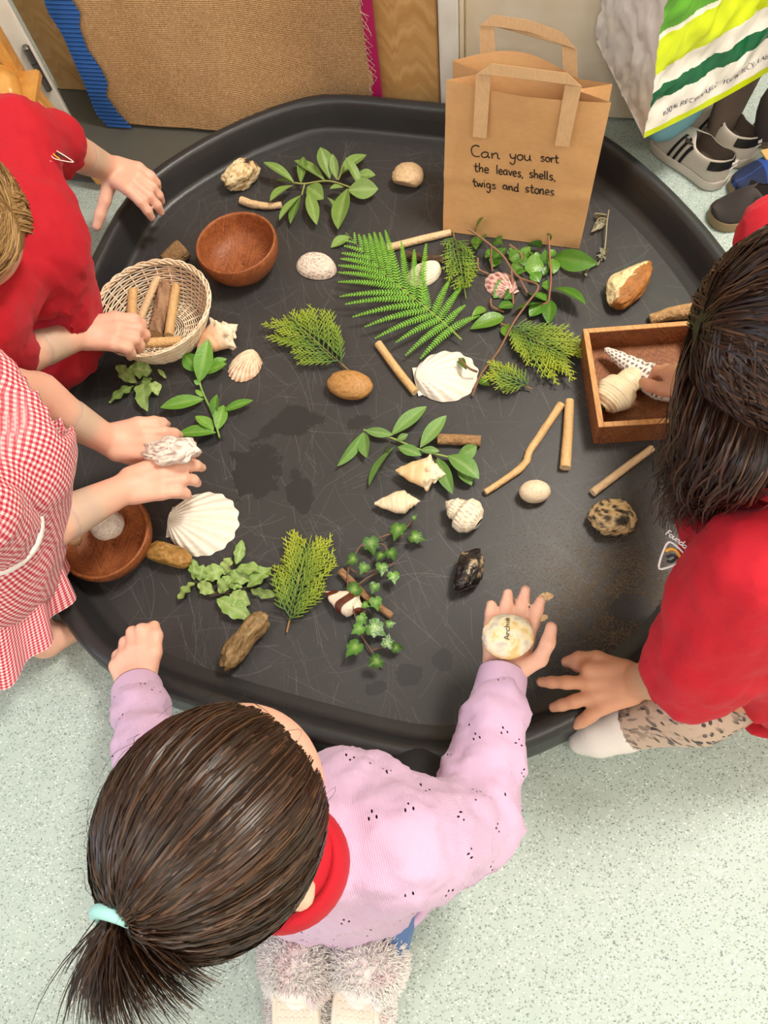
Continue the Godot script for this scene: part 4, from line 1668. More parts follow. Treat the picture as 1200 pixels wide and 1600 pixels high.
func child_lilac() -> void:
	hs = 0.9
	hair_bias = -0.10
	hair_side = 0.55
	var hc := at(340, 1276, 0.478)
	var f := Vector3(0.585, -0.34, -0.68).normalized()
	var u := Vector3(0.493, 0.788, 0.03)
	u = (u - f * u.dot(f)).normalized()
	var pel := at(552, 1352, 0.11)
	var chest := at(540, 1306, 0.28)
	var neck := at(455, 1336, 0.375)
	var rs := at(618, 1326, 0.330)
	var ls := at(335, 1290, 0.32)
	var re := at(735, 1294, 0.215)
	var rw := at(785, 1058, 0.145)
	var le := at(236, 1215, 0.20)
	var lw := at(214, 1076, 0.100)
	var o := thing("person", "child with dark ponytail in lilac cardigan kneeling at the tray, holding a stone", "person", Vector3(pel.x, 0, pel.z))
	var b := Buf.new()
	var knee_r := at(655, 1225, 0.05)
	var knee_l := at(430, 1200, 0.05)
	var ank_r := at(572, 1490, 0.075)
	var ank_l := at(470, 1490, 0.075)
	add_blend(b, [[pel, chest, 0.045, 0.045], [chest, neck, 0.045, 0.030], [neck, hc - u * 0.05 - f * 0.02, 0.034, 0.034], [chest, rs, 0.034, 0.026], [chest, ls, 0.034, 0.026], [rs, re, 0.026, 0.025], [re, re.lerp(rw, 0.62), 0.027, 0.0214], [ls, le, 0.026, 0.022], [le, le.lerp(lw, 0.62), 0.022, 0.0218], [pel, knee_r, 0.055, 0.038], [pel, knee_l, 0.055, 0.038], [knee_r, ank_r, 0.036, 0.026], [knee_l, ank_l, 0.036, 0.026]], 0.010, 0.007)
	add_blend(b, head_bones(hc, f, u), 0.005, 0.006)
	# right hand, palm up under the stone
	var palm_dir := at(797, 985, 0.152) - rw
	add_blend(b, hand_bones(re, 0.027, rw, palm_dir, Vector3(0.05, -1, -0.15), true, [[0.22, 0.2, 0.1], [0.16, 0.15, 0.1], [0.16, 0.15, 0.1], [0.12, 0.12, 0.1]], [[0.75, 0.62, -0.35], [0.25, 0.85, -0.5], [0.05, 0.95, -0.25]], 1.04, 0.10), 0.0030, 0.0021)
	# left hand closed over the rim
	add_blend(b, hand_bones(le, 0.027, lw, at(198, 1010, 0.104) - lw, Vector3(-0.2, 1, 0.25), false, [[0.15, 1.25, 0.9], [0.3, 1.25, 0.9], [0.5, 1.2, 0.8], [0.65, 1.1, 0.7]], [[0.55, 0.75, 0.05], [0.2, 0.95, -0.25], [-0.15, 0.9, -0.4]], 1.08, 0.06), 0.0030, 0.0021)
	part(b, "body", mats.skin, o)
	face_parts(hc, f, u, o)
	b = Buf.new()   # varnished thumb nail
	# cardigan
	b = Buf.new()
	var hem := pel + Vector3(0, -0.01, 0.0)
	var bones := [[hem, chest, 0.078, 0.072], [hem + Vector3(0.02, 0, 0), chest + Vector3(0.02, 0, 0), 0.066, 0.062], [hem + Vector3(-0.05, 0, 0.0), chest + Vector3(-0.06, 0, -0.01), 0.066, 0.062], [chest, neck + Vector3(0, -0.015, 0), 0.062, 0.046], [chest, rs, 0.058, 0.044], [chest, ls, 0.055, 0.042], [rs, re, 0.045, 0.037], [re, re.lerp(rw, 0.9), 0.036, 0.024], [ls, le, 0.040, 0.033], [le, le.lerp(lw, 0.78), 0.033, 0.027]]
	for q in [[0.05, 0.0395], [0.22, 0.0375], [0.40, 0.0345], [0.60, 0.0315], [0.76, 0.0305]]:
		var p := re.lerp(rw, q[0]) + Vector3(0.004, 0, 0.003) * sin(q[0] * 20.0)
		bones.append([p, p + Vector3(0.002, 0.001, 0), q[1], q[1]])
	for q in [[0.3, 0.0435], [0.65, 0.0425]]:
		var p := rs.lerp(re, q[0])
		bones.append([p, p + Vector3(0.002, 0.001, 0), q[1], q[1]])
	for q in [[0.30, 0.0345], [0.70, 0.0325]]:
		var p := le.lerp(lw, q[0])
		bones.append([p, p + Vector3(0.003, 0.001, 0), q[1], q[1]])
	add_blend(b, bones, 0.0075, 0.007, Color.WHITE, [[pel + Vector3(0, -0.045, 0), Vector3(0.05, -1, -0.15).normalized()]])
	ruffle(b, 0, func(p: Vector3) -> float: return 0.006 * noise.get_noise_3dv(p * Vector3(30, 18, 30)) + 0.0025 * noise.get_noise_3dv(p * 60.0))
	var card := part(b, "cardigan", mats.lilac, o, "lilac pointelle knit cardigan")
	for q in [[re, rw, 0.84, 1.02, 0.0265, 0.0285], [le, lw, 0.74, 0.99, 0.0290, 0.0315]]:
		b = Buf.new()
		var a: Vector3 = q[0].lerp(q[1], q[2])
		var e: Vector3 = q[0].lerp(q[1], q[3])
		add_tube(b, [a, a.lerp(e, 0.15), a.lerp(e, 0.9), e, e, a.lerp(e, 0.9)], [q[4], q[4] + 0.003, q[5], q[5] - 0.0006, q[5] - 0.003, q[5] - 0.004], 26, Color.WHITE, false)
		part(b, "cuff", mats.lilac_plain, card)
	b = Buf.new()   # ribbed hem at the back
	add_ring(b, pel + Vector3(-0.005, -0.038, 0.004), Vector3(0.05, -1, -0.15), 0.076, 0.098, 0.008, 2.2)
	part(b, "hem_band", mats.lilac_plain, card)
	# red polo collar
	b = Buf.new()
	add_ring(b, neck + Vector3(-0.004, 0.006, 0.006), (hc - neck) * Vector3(0.5, 1, 0.5), 0.041, 0.044, 0.0065, 2.4)
	add_blend(b, [[neck + Vector3(0, -0.03, 0), neck + Vector3(0, 0.005, 0), 0.046, 0.042]], 0.008, 0.005)
	part(b, "polo_shirt", mats.red_knit, o, "red polo collar under the cardigan")
	# trousers, leggings, slippers
	b = Buf.new()
	add_blend(b, [[pel + Vector3(0.02, -0.02, 0), knee_r, 0.06, 0.044], [pel + Vector3(-0.02, -0.02, 0), knee_l, 0.06, 0.044]], 0.010, 0.008)
	part(b, "skirt", mats.printed_black, o, "black skirt with small white print")
	b = Buf.new()
	add_blend(b, [[knee_r, ank_r + Vector3(0.012, 0.0, -0.005), 0.041, 0.036], [knee_l, ank_l, 0.041, 0.036]], 0.010, 0.006)
	part(b, "leggings", mats.legging_blue, o, "blue leggings")
	for s in 2:
		var heel := at(460 if s == 0 else 560, 1500, 0.078)
		var toe := at(468 if s == 0 else 548, 1740, 0.020)
		var ank := ank_l if s == 0 else ank_r
		slipper(o, heel, toe, ank, s)
	# hair
	var tie := at(194, 1418, 0.524)
	b = Buf.new()
	var dark := lin(38, 24, 18)
	var lite := lin(92, 64, 46)
	add_scalp(b, hc, f, u, lin(34, 22, 17), 1.02)
	add_combed(b, hc, f, u, tie, 15000, dark, lite)
	var back := (tie - hc).normalized()
	for i in 1500:   # the ponytail
		var st := tie + Vector3(rng.randf_range(-1, 1), rng.randf_range(-1, 1), rng.randf_range(-1, 1)) * 0.0060
		var d := (back * 0.55 + Vector3(0.0, -0.25, 0.32) + Vector3(rng.randf_range(-0.45, 0.75), rng.randfn(0.0, 0.12), rng.randfn(0.0, 0.14))).normalized()
		var end := Vector3(rng.randf_range(0.1, 1.5), -0.65, rng.randf_range(0.0, 0.35)).normalized()
		var p := st
		var pts := [st - back * 0.03, st]
		var len_ := rng.randf_range(3.5, 7.0)
		for k in int(len_):
			d = d.lerp(end, 0.13).normalized()
			p += d * 0.0115
			pts.append(p)
		add_lock(b, pts, rng.randf_range(0.0004, 0.0009), dark.lerp(lite, pow(rng.randf(), 3.0)), hc, 0.3)
	for i in 70:   # flyaway hairs
		var d := Vector3(rng.randfn(), rng.randfn(), rng.randfn()).normalized()
		if has_hair(d, f, u) < -0.05:
			continue
		var r := f.cross(u).normalized()
		var p := skull(hc, f, u, r, d, 1.03)
		var td := (tie - hc).normalized()
		var t := d.cross(Vector3(rng.randfn(), rng.randfn(), rng.randfn())).normalized()
		add_strand(b, smooth_path([p, p + t * 0.012 + d * 0.004, p + t * 0.024 + d * rng.randf_range(-0.002, 0.007), p + t * 0.03 + td * 0.012], 3), 0.00018, dark)
	var hair := part(b, "hair", mats.hair, o, "dark brown hair combed into a ponytail")
	for k in 3:
		b = Buf.new()
		add_ring(b, tie + back * (-0.007 + 0.0058 * k) + Vector3(0, -0.001, 0.002) * k, back + Vector3(0.05 * k, -0.1 * k, 0.25 * k), 0.0148, 0.0148, 0.0042, 1.0)
		part(b, "hair_tie", mats.hair_tie, hair, "pale turquoise hair tie")


func slipper(o: Node3D, heel: Vector3, toe: Vector3, ank: Vector3, s: int) -> void:
	var f := (toe - heel).normalized()
	var side := f.cross(Vector3.UP).normalized()
	var up := side.cross(f)
	if up.y < 0:
		up = -up
	var b := Buf.new()
	var low := up * -0.030
	add_blend(b, [[heel + low, toe + low, 0.034, 0.036], [heel + low + f * -0.004, ank + Vector3(0, 0.006, 0.006), 0.036, 0.040]], 0.008, 0.006)
	var sh := part(b, "slipper", fluff_base(), o, "fluffy white and pink slipper")
	# pile
	var base := b
	b = Buf.new()
	for i in range(0, base.ix.size(), 3):
		var p0 := base.v[base.ix[i]]
		var p1 := base.v[base.ix[i + 1]]
		var p2 := base.v[base.ix[i + 2]]
		var n := (p2 - p0).cross(p1 - p0).normalized()
		for k in 4:
			var w := Vector3(rng.randf(), rng.randf(), rng.randf())
			w /= w.x + w.y + w.z
			var p := p0 * w.x + p1 * w.y + p2 * w.z
			if (p - heel).dot(up) > -0.004 and (p - heel).dot(f) > 0.012 and absf((p - heel).dot(side)) < 0.020:
				continue
			var d := (n + Vector3(rng.randfn(), rng.randfn(), rng.randfn()) * 0.45).normalized()
			var pink := clampf(noise.get_noise_3dv(p * 22.0) * 1.4 - 0.1, 0.0, 0.6)
			var c := lin(250, 246, 244).lerp(lin(238, 176, 194), pink)
			add_strand(b, [p, p + d * 0.005, p + d * 0.009 + Vector3(rng.randfn(), rng.randfn(), rng.randfn()) * 0.0012], 0.0011, c, 0.2)
	var pile := part(b, "pile", mats.fluff, sh)
	pile.set_meta("kind", "stuff")
	# moulded sole with round studs, facing up
	b = Buf.new()
	var rows := 26
	for r in rows:
		var t := r / (rows - 1.0)
		var w := 0.026 * sqrt(maxf(0.0, 1.0 - pow(maxf(0.0, 1.0 - t / 0.2), 2.0))) * (1.0 if t < 0.8 else sqrt(maxf(0.0, 1.0 - pow((t - 0.8) / 0.2, 2.0)))) * lerpf(0.94, 1.12, t)
		for q in [[-1.0, 0.0], [-1.0, 0.006], [-0.93, 0.009], [-0.80, 0.0092], [-0.78, 0.0075], [0.78, 0.0075], [0.80, 0.0092], [0.93, 0.009], [1.0, 0.006], [1.0, 0.0]]:
			b.add(heel + f * (t * 0.155 - 0.006) + side * w * q[0] + up * (q[1] - 0.002))
	for r in rows - 1:
		for k in 9:
			b.quad(r * 10 + k, r * 10 + k + 1, r * 10 + k + 11, r * 10 + k + 10)
	part(b, "sole", mats.rubber_white, sh)
	b = Buf.new()
	for r in 17:
		for k in 6:
			var x := (k - 2.5) * 0.0068 + (0.0034 if r % 2 else 0.0)
			if absf(x) > 0.018:
				continue
			var c := heel + f * (0.012 + r * 0.0078) + side * x + up * 0.0055
			add_tube(b, [c, c + up * 0.0007, c + up * 0.0010], [0.0025, 0.0024, 0.0016], 8)
	var st := part(b, "studs", mats.rubber_white, sh)
	st.set_meta("kind", "stuff")
	if s == 1:
		b = Buf.new()
		var e := heel + side * 0.030 + f * 0.012 - up * 0.02
		if (e - at(625, 1540, 0.06)).length() > (heel - side * 0.03 - at(625, 1540, 0.06)).length():
			e = heel - side * 0.030 + f * 0.012 - up * 0.02
		var ed := (e - heel + up * 0.02).normalized()
		add_tube(b, [e, e + ed * 0.014, e + ed * 0.026], [0.013, 0.010, 0.003], 12, lin(240, 214, 214), true, null, 0.6)
		part(b, "ear", mats.fluff, sh, "pink lined plush ear")


func fluff_base() -> Material:
	if not mats.has("fluff_base"):
		make("fluff_base", rgb(248, 234, 234), 0.9)
	return mats.fluff_base


func child_curly() -> void:
	hs = 0.97
	hair_bias = 0.06
	hair_side = 0.0
	var hc := at(1268, 540, 0.500)
	var f := Vector3(-0.38, -0.88, -0.15).normalized()
	var u := Vector3(-0.80, 0.42, -0.35)
	u = (u - f * u.dot(f)).normalized()
	var pel := at(1210, 1020, 0.14)
	var chest := at(1200, 885, 0.32)
	var neck := at(1255, 735, 0.40)
	var ls := at(1180, 890, 0.37)
	var rs := at(1222, 372, 0.335)
	var le := at(1085, 1052, 0.21)
	var lw := at(992, 1066, 0.105)
	var re := at(1212, 530, 0.20)
	var rw := at(1098, 612, 0.115)
	var kn := at(1085, 1108, 0.10)
	var ak := at(975, 1138, 0.045)
	var ft := at(905, 1160, 0.022)
	var o := thing("person", "child with long dark wavy hair in red sweatshirt reaching into the wooden box", "person", Vector3(pel.x, 0, pel.z))
	var b := Buf.new()
	var kn2 := at(1230, 1040, 0.09)
	var ak2 := at(1200, 1000, 0.045)
	add_blend(b, [[pel, chest, 0.045, 0.045], [chest, neck, 0.045, 0.030], [neck, hc - u * 0.06 - f * 0.03, 0.034, 0.034], [chest, rs, 0.034, 0.026], [chest, ls, 0.034, 0.026], [rs, re, 0.032, 0.029], [re, re.lerp(rw, 0.62), 0.027, 0.0222], [ls, le, 0.033, 0.031], [le, le.lerp(lw, 0.62), 0.029, 0.0230], [pel, kn, 0.05, 0.034], [kn, ak, 0.024, 0.017], [ak, ft, 0.014, 0.008], [pel, kn2, 0.045, 0.030], [kn2, ak2, 0.024, 0.018]], 0.0085, 0.006)
	add_blend(b, head_bones(hc, f, u), 0.005, 0.006)
	add_blend(b, hand_bones(le, 0.029, lw, at(925, 1076, 0.092) - lw, Vector3(-0.15, 1, 0.2), false, [[0.9, 1.2, 0.7], [0.08, 0.18, 0.15], [0.12, 0.2, 0.15], [0.2, 0.25, 0.2]], [[0.5, 0.8, -0.15], [0.15, 0.9, -0.4], [-0.1, 0.9, -0.45]], 1.12, 0.30), 0.0030, 0.0021)
	add_blend(b, hand_bones(re, 0.027, rw, at(1052, 560, 0.10) - rw, Vector3(0.1, 1, 0.1), true, [[0.5, 0.9, 0.6], [0.65, 0.9, 0.6], [0.75, 0.9, 0.6], [0.8, 0.9, 0.6]], [[0.6, 0.7, -0.2], [0.25, 0.9, -0.4], [-0.05, 0.9, -0.4]], 1.12, 0.06), 0.0030, 0.0021)
	part(b, "body", mats.skin_tan, o)
	face_parts(hc, f, u, o)
	b = Buf.new()
	var hem := pel + Vector3(0.01, -0.005, 0.01)
	var bones := [[hem, chest, 0.090, 0.080], [hem + Vector3(0.05, 0, 0.01), chest + Vector3(0.04, 0, -0.03), 0.082, 0.074], [hem + Vector3(-0.01, 0, -0.05), chest + Vector3(0.01, 0, -0.06), 0.080, 0.070], [chest, neck, 0.070, 0.046], [chest, ls, 0.060, 0.050], [chest, rs, 0.060, 0.050], [ls, le, 0.056, 0.051], [le.lerp(ls, 0.25), le.lerp(lw, 0.12), 0.053, 0.049], [rs, re, 0.050, 0.045]]
	for q in [0.35, 0.7]:
		var p := ls.lerp(le, q)
		bones.append([p, p + Vector3(0.002, 0, 0), 0.057, 0.057])
	add_blend(b, bones, 0.0080, 0.0045, Color.WHITE, [[le.lerp(lw, 0.22), (lw - le).normalized(), 0.12], [pel + Vector3(0, -0.055, 0), Vector3.DOWN]])
	ruffle(b, 0, func(p: Vector3) -> float: return 0.012 * absf(noise.get_noise_3dv(p * Vector3(11, 7, 11))) - 0.004 + 0.003 * noise.get_noise_3dv(p * 30.0))
	var top := part(b, "sweatshirt", mats.red_knit, o, "red school sweatshirt with embroidered crest")
	b = Buf.new()
	add_ring(b, neck + Vector3(0, 0.02, -0.005), hc - neck, 0.052, 0.056, 0.009, 1.8)
	part(b, "collar", mats.red_knit, top)
	var cc := at(1072, 853, 0.315)
	crest_on(top, bones, cc, Vector3(-0.75, 0.45, 0.35).normalized(), 0.021)
	# leggings, sock
	b = Buf.new()
	add_blend(b, [[pel + Vector3(-0.02, -0.03, 0.01), kn, 0.052, 0.040], [kn, ak.lerp(kn, 0.12), 0.037, 0.029], [pel, kn2, 0.055, 0.042], [kn2, ak2, 0.036, 0.028]], 0.0095, 0.006)
	part(b, "leggings", mats.leopard, o, "beige leggings with dark animal print")
	for q in [[ak, ft], [ak2, ak2 + Vector3(-0.06, -0.02, 0.0)]]:
		b = Buf.new()
		add_blend(b, [[q[0] + (q[0] - q[1]).normalized() * 0.008, q[0], 0.0275, 0.0275], [q[0], q[0].lerp(q[1], 0.6), 0.026, 0.0235], [q[0].lerp(q[1], 0.6), q[1], 0.0235, 0.014]], 0.006, 0.004)
		for i in b.v.size():
			b.v[i].y = maxf(b.v[i].y, 0.001)
		part(b, "sock", mats.white_knit, o, "white ankle sock")
	# hair
	b = Buf.new()
	var dark := lin(30, 19, 16)
	var lite := lin(88, 58, 42)
	add_scalp(b, hc, f, u, lin(26, 17, 14), 1.03)
	add_loose(b, hc, f, u, 8000, 0.27, 1.9, dark, lite, Vector3(-0.10, -1, 0.42).normalized())
	for i in 2600:   # long curls falling forward over the shoulder
		var t0 := rng.randf()
		var p0 := at(lerpf(1150, 1215, t0) + rng.randfn(0, 14), lerpf(470, 640, t0) + rng.randfn(0, 22), 0.50)
		p0 = hc + (p0 - hc).normalized() * 0.084 * rng.randf_range(0.99, 1.06)
		var e := rng.randf()
		var p3 := at(lerpf(1035, 1195, e) + rng.randfn(0, 10), rng.randf_range(700, 815) + 25.0 * sin(e * 5.0), rng.randf_range(0.27, 0.36))
		var p1 := p0 + (p0 - hc) * 0.25 + Vector3(-0.02, -0.02, 0.05)
		var p2 := p3.lerp(p0, 0.35) + Vector3(-0.01, 0.03, 0.01)
		var pts := []
		var w1 := rng.randf() * TAU
		var lock := floorf(rng.randf() * 9.0)
		for k in 17:
			var t := k / 16.0
			var q := p0.bezier_interpolate(p1, p2, p3, t)
			var wv := 0.010 * t * t
			pts.append(q + Vector3(sin(t * 13.0 + lock * 2.1 + w1 * 0.12), 0.3 * cos(t * 13.0 + lock), cos(t * 13.0 + lock * 2.1 + w1 * 0.12)) * wv)
		add_lock(b, pts, rng.randf_range(0.0004, 0.0010), dark.lerp(lite, pow(rng.randf(), 2.5)), hc, 0.4)
	part(b, "hair", mats.hair, o, "long dark brown wavy hair")


# an emblem set on the surface of a smooth body, found by walking outwards from near p
func crest_on(o: Node3D, bones: Array, p: Vector3, n: Vector3, s: float) -> void:
	var q := p - n * 0.12
	for i in 120:
		var d := 0.0
		for q2 in bones:
			var ab: Vector3 = q2[1] - q2[0]
			var t := clampf((q - q2[0]).dot(ab) / maxf(ab.length_squared(), 1e-9), 0.0, 1.0)
			d += exp(-((q - q2[0] - ab * t).length() - lerpf(q2[2], q2[3], t)) / 0.007)
		if d < 1.0 and i > 5:
			break
		q += n * 0.002
	var up := (Vector3.UP - n * n.y).normalized()
	crest(o, q + n * 0.003, n, up, s)


func child_fair() -> void:
	hs = 0.97
	var hc := at(-92, 352, 0.43)
	var f := Vector3(0.25, -0.92, 0.3).normalized()
	var u := Vector3(0.9, 0.4, 0.1)
	u = (u - f * u.dot(f)).normalized()
	var pel := at(40, 500, 0.11)
	var chest := at(35, 370, 0.27)
	var neck := at(-25, 340, 0.355)
	var ls := at(25, 215, 0.32)
	var rs := at(-45, 500, 0.33)
	var le := at(95, 228, 0.235)
	var lw := at(172, 264, 0.130)
	var re := at(15, 562, 0.20)
	var rw := at(128, 522, 0.135)
	var o := thing("person", "fair haired child in red sweatshirt picking sticks from the wicker basket", "person", Vector3(pel.x, 0, pel.z))
	var b := Buf.new()
	var kn := at(60, 560, 0.06)
	var kn2 := at(10, 420, 0.06)
	var an := at(-60, 560, 0.05)
	var an2 := at(-80, 420, 0.05)
	add_blend(b, [[pel, chest, 0.045, 0.045], [chest, neck, 0.045, 0.030], [neck, hc - u * 0.06 - f * 0.03, 0.034, 0.034], [chest, rs, 0.034, 0.026], [chest, ls, 0.034, 0.026], [rs, re, 0.034, 0.032], [re, re.lerp(rw, 0.62), 0.031, 0.0246], [ls, le, 0.034, 0.036], [le, le.lerp(lw, 0.62), 0.033, 0.0256], [pel, kn, 0.05, 0.034], [kn, an, 0.03, 0.024], [pel, kn2, 0.05, 0.036], [kn2, an2, 0.03, 0.024]], 0.0085, 0.006)
	add_blend(b, head_bones(hc, f, u), 0.005, 0.006)
	# left hand over the rim, thumb down outside
	add_blend(b, hand_bones(le, 0.033, lw, at(222, 285, 0.122) - lw, Vector3(-0.2, 1, -0.1), false, [[0.45, 0.5, 0.4], [0.5, 0.5, 0.4], [0.6, 0.55, 0.4], [0.65, 0.55, 0.4]], [[0.8, 0.1, -0.35], [0.8, 0.0, -0.4], [0.8, 0.0, -0.5]], 1.22, 0.12), 0.0030, 0.0021)
	add_blend(b, hand_bones(re, 0.031, rw, at(196, 516, 0.122) - rw, Vector3(0.0, 1, 0.15), true, [[0.35, 0.7, 0.5], [0.4, 0.75, 0.5], [0.5, 0.8, 0.5], [0.55, 0.8, 0.5]], [[0.35, 0.85, -0.35], [0.0, 0.95, -0.4], [-0.2, 0.9, -0.4]], 1.20, 0.05), 0.0030, 0.0021)
	part(b, "body", mats.skin, o)
	face_parts(hc, f, u, o)
	b = Buf.new()
	var bones := [[pel, chest, 0.11, 0.085], [pel + Vector3(0.02, 0, 0.03), chest + Vector3(0.01, 0, 0.03), 0.10, 0.08], [pel + Vector3(0, 0, -0.04), chest + Vector3(0, 0, -0.04), 0.09, 0.075], [chest, neck, 0.075, 0.052], [chest, ls, 0.066, 0.052], [chest, rs, 0.066, 0.055], [ls, le.lerp(ls, 0.1), 0.052, 0.049], [rs, re.lerp(rs, 0.2), 0.055, 0.05]]
	add_blend(b, bones, 0.0085, 0.007, Color.WHITE, [[le.lerp(ls, 0.02), (le - ls).normalized(), 0.1], [re.lerp(rs, 0.10), (re - rs).normalized(), 0.1], [pel + Vector3(0, -0.07, 0), Vector3.DOWN]])
	ruffle(b, 0, func(p: Vector3) -> float: return 0.011 * absf(noise.get_noise_3dv(p * Vector3(13, 8, 13))) - 0.003 + 0.002 * noise.get_noise_3dv(p * 45.0))
	var top := part(b, "sweatshirt", mats.red_knit, o, "red school sweatshirt with embroidered crest")
	crest_on(top, bones, at(66, 292, 0.27), Vector3(0.72, 0.6, -0.1).normalized(), 0.022)
	b = Buf.new()
	add_blend(b, [[pel + Vector3(0, -0.03, 0), kn, 0.06, 0.042], [kn, an, 0.036, 0.03], [pel + Vector3(0, -0.03, 0), kn2, 0.06, 0.042], [kn2, an2, 0.036, 0.03]], 0.011, 0.006)
	part(b, "trousers", mats.canvas_navy, o, "dark trousers")
	b = Buf.new()
	var c1 := lin(150, 114, 72)
	var c2 := lin(206, 170, 118)
	add_scalp(b, hc, f, u, lin(138, 104, 66), 1.02)
	add_loose(b, hc, f, u, 4500, 0.13, 0.9, c1, c2, Vector3(0.30, -1, 0.25).normalized())
	part(b, "hair", mats.hair, o, "long fair hair")


func child_gingham() -> void:
	var hc := at(-190, 640, 0.50)
	var f := Vector3(0.8, -0.58, -0.1).normalized()
	var u := Vector3(0.55, 0.8, 0.0)
	u = (u - f * u.dot(f)).normalized()
	var pel := at(-20, 850, 0.17)
	var chest := at(-10, 705, 0.30)
	var neck := at(-110, 680, 0.39)
	var ls := at(-40, 600, 0.36)
	var rs := at(-50, 800, 0.36)
	var le := at(58, 622, 0.235)
	var lw := at(172, 690, 0.120)
	var re := at(22, 850, 0.215)
	var rw := at(198, 762, 0.125)
	var o := thing("person", "child in red gingham dress holding an oyster shell over the tray", "person", Vector3(pel.x, 0, pel.z))
	var b := Buf.new()
	var kn := at(10, 925, 0.14)
	var an := at(70, 1000, 0.03)
	var kn2 := at(-40, 920, 0.14)
	var an2 := at(-30, 1000, 0.03)
	add_blend(b, [[pel, chest, 0.045, 0.045], [chest, neck, 0.045, 0.030], [neck, hc - u * 0.06 - f * 0.03, 0.034, 0.034], [chest, rs, 0.034, 0.028], [chest, ls, 0.034, 0.028], [rs, re, 0.036, 0.035], [re, re.lerp(rw, 0.62), 0.035, 0.0265], [ls, le, 0.033, 0.031], [le, le.lerp(lw, 0.62), 0.031, 0.0244], [pel, kn, 0.05, 0.034], [kn, an, 0.03, 0.023], [an, an + Vector3(0.035, -0.008, -0.005), 0.022, 0.016], [pel, kn2, 0.05, 0.034], [kn2, an2, 0.03, 0.023], [an2, an2 + Vector3(0.05, -0.008, 0.0), 0.022, 0.016]], 0.0085, 0.006)
	add_blend(b, head_bones(hc, f, u), 0.006, 0.006)
	# far hand bent over the shell, near hand across its lower edge
	add_blend(b, hand_bones(le, 0.031, lw, at(236, 684, 0.118) - lw, Vector3(0.1, 1, 0.35), false, [[0.45, 0.75, 0.5], [0.35, 0.6, 0.4], [0.35, 0.6, 0.4], [0.4, 0.6, 0.4]], [[0.4, 0.85, -0.5], [0.1, 0.95, -0.3], [-0.1, 0.95, -0.3]], 1.18, 0.07), 0.0030, 0.0021)
	add_blend(b, hand_bones(re, 0.0355, rw, at(258, 744, 0.118) - rw, Vector3(0.1, 1, 0.15), true, [[0.05, 0.35, 0.4], [0.15, 0.5, 0.5], [0.25, 0.6, 0.5], [0.35, 0.6, 0.5]], [[0.45, 0.85, -0.5], [0.15, 0.95, -0.3], [0.0, 0.95, -0.3]], 1.18, 0.07), 0.0030, 0.0021)
	part(b, "body", mats.skin, o)
	face_parts(hc, f, u, o)
	# dress: bodice, sleeves, skirt
	b = Buf.new()
	add_blend(b, [[pel, chest, 0.092, 0.086], [pel + Vector3(0, 0, 0.03), chest + Vector3(0, 0, 0.03), 0.085, 0.078], [chest + Vector3(0, 0, -0.03), pel + Vector3(0, 0, -0.03), 0.078, 0.085], [chest, neck, 0.075, 0.05], [chest, ls, 0.064, 0.047], [chest, rs, 0.064, 0.05]], 0.0085, 0.007, Color.WHITE, [[ls.lerp(le, 0.12), (le - ls).normalized(), 0.10]])
	ruffle(b, 0, func(p: Vector3) -> float: return 0.004 * noise.get_noise_3dv(p * Vector3(24, 12, 24)))
	var dress := part(b, "dress", mats.gingham_cut, o, "red and white gingham summer dress")
	b = Buf.new()
	var rend := rs.lerp(re, 0.46)
	add_blend(b, [[rs, rend, 0.053, 0.054]], 0.0075, 0.005, Color.WHITE, [[rend, (re - rs).normalized()]])
	ruffle(b, 0, func(p: Vector3) -> float: return 0.003 * noise.get_noise_3dv(p * 40.0))
	part(b, "sleeve", mats.gingham_cut, dress)
	b = Buf.new()
	add_ring(b, rend, re - rs, 0.052, 0.052, 0.004, 1.4)
	part(b, "sleeve_edge", mats.white_knit, dress, "white sleeve edging")
	b = Buf.new()
	var waist := pel + Vector3(0, 0.03, 0)
	var hemc := at(-30, 958, 0.085)
	var rows := 24
	var cols := 140
	for r in rows:
		var t := r / (rows - 1.0)
		for k in cols + 1:
			var a := TAU * k / cols
			var rad := lerpf(0.084, 0.122, pow(t, 0.8)) + (0.011 * sin(a * 11.0 + 0.5 * sin(a * 3.0)) + 0.006 * sin(a * 5.0 + 2.0)) * t
			var p := waist.lerp(hemc, t) + Vector3(cos(a) * rad, 0.004 * sin(a * 4.0) * t, sin(a) * rad * 0.86)
			b.add(p, Color.WHITE, Vector2(a * 0.13 + 1.0, t * 0.2 + 1.0))
	for r in rows - 1:
		for k in cols:
			var i := r * (cols + 1) + k
			b.quad(i, i + 1, i + cols + 2, i + cols + 1)
	part(b, "skirt", mats.gingham, dress, "flared gingham skirt")
	b = Buf.new()
	add_ring(b, waist + Vector3(0.0, 0.004, 0), Vector3.UP, 0.082, 0.086, 0.0022, 1.2)
	part(b, "waist_piping", mats.white_knit, dress)
	b = Buf.new()
	add_scalp(b, hc, f, u, lin(96, 66, 42), 1.02)
	add_loose(b, hc, f, u, 2000, 0.10, 0.6, lin(92, 62, 40), lin(150, 110, 72), Vector3(-0.05, -1, 0.1).normalized())
	part(b, "hair", mats.hair, o, "brown hair")


# ---------------------------------------------------------------- bowls, basket, box
const FLOOR := 0.0078


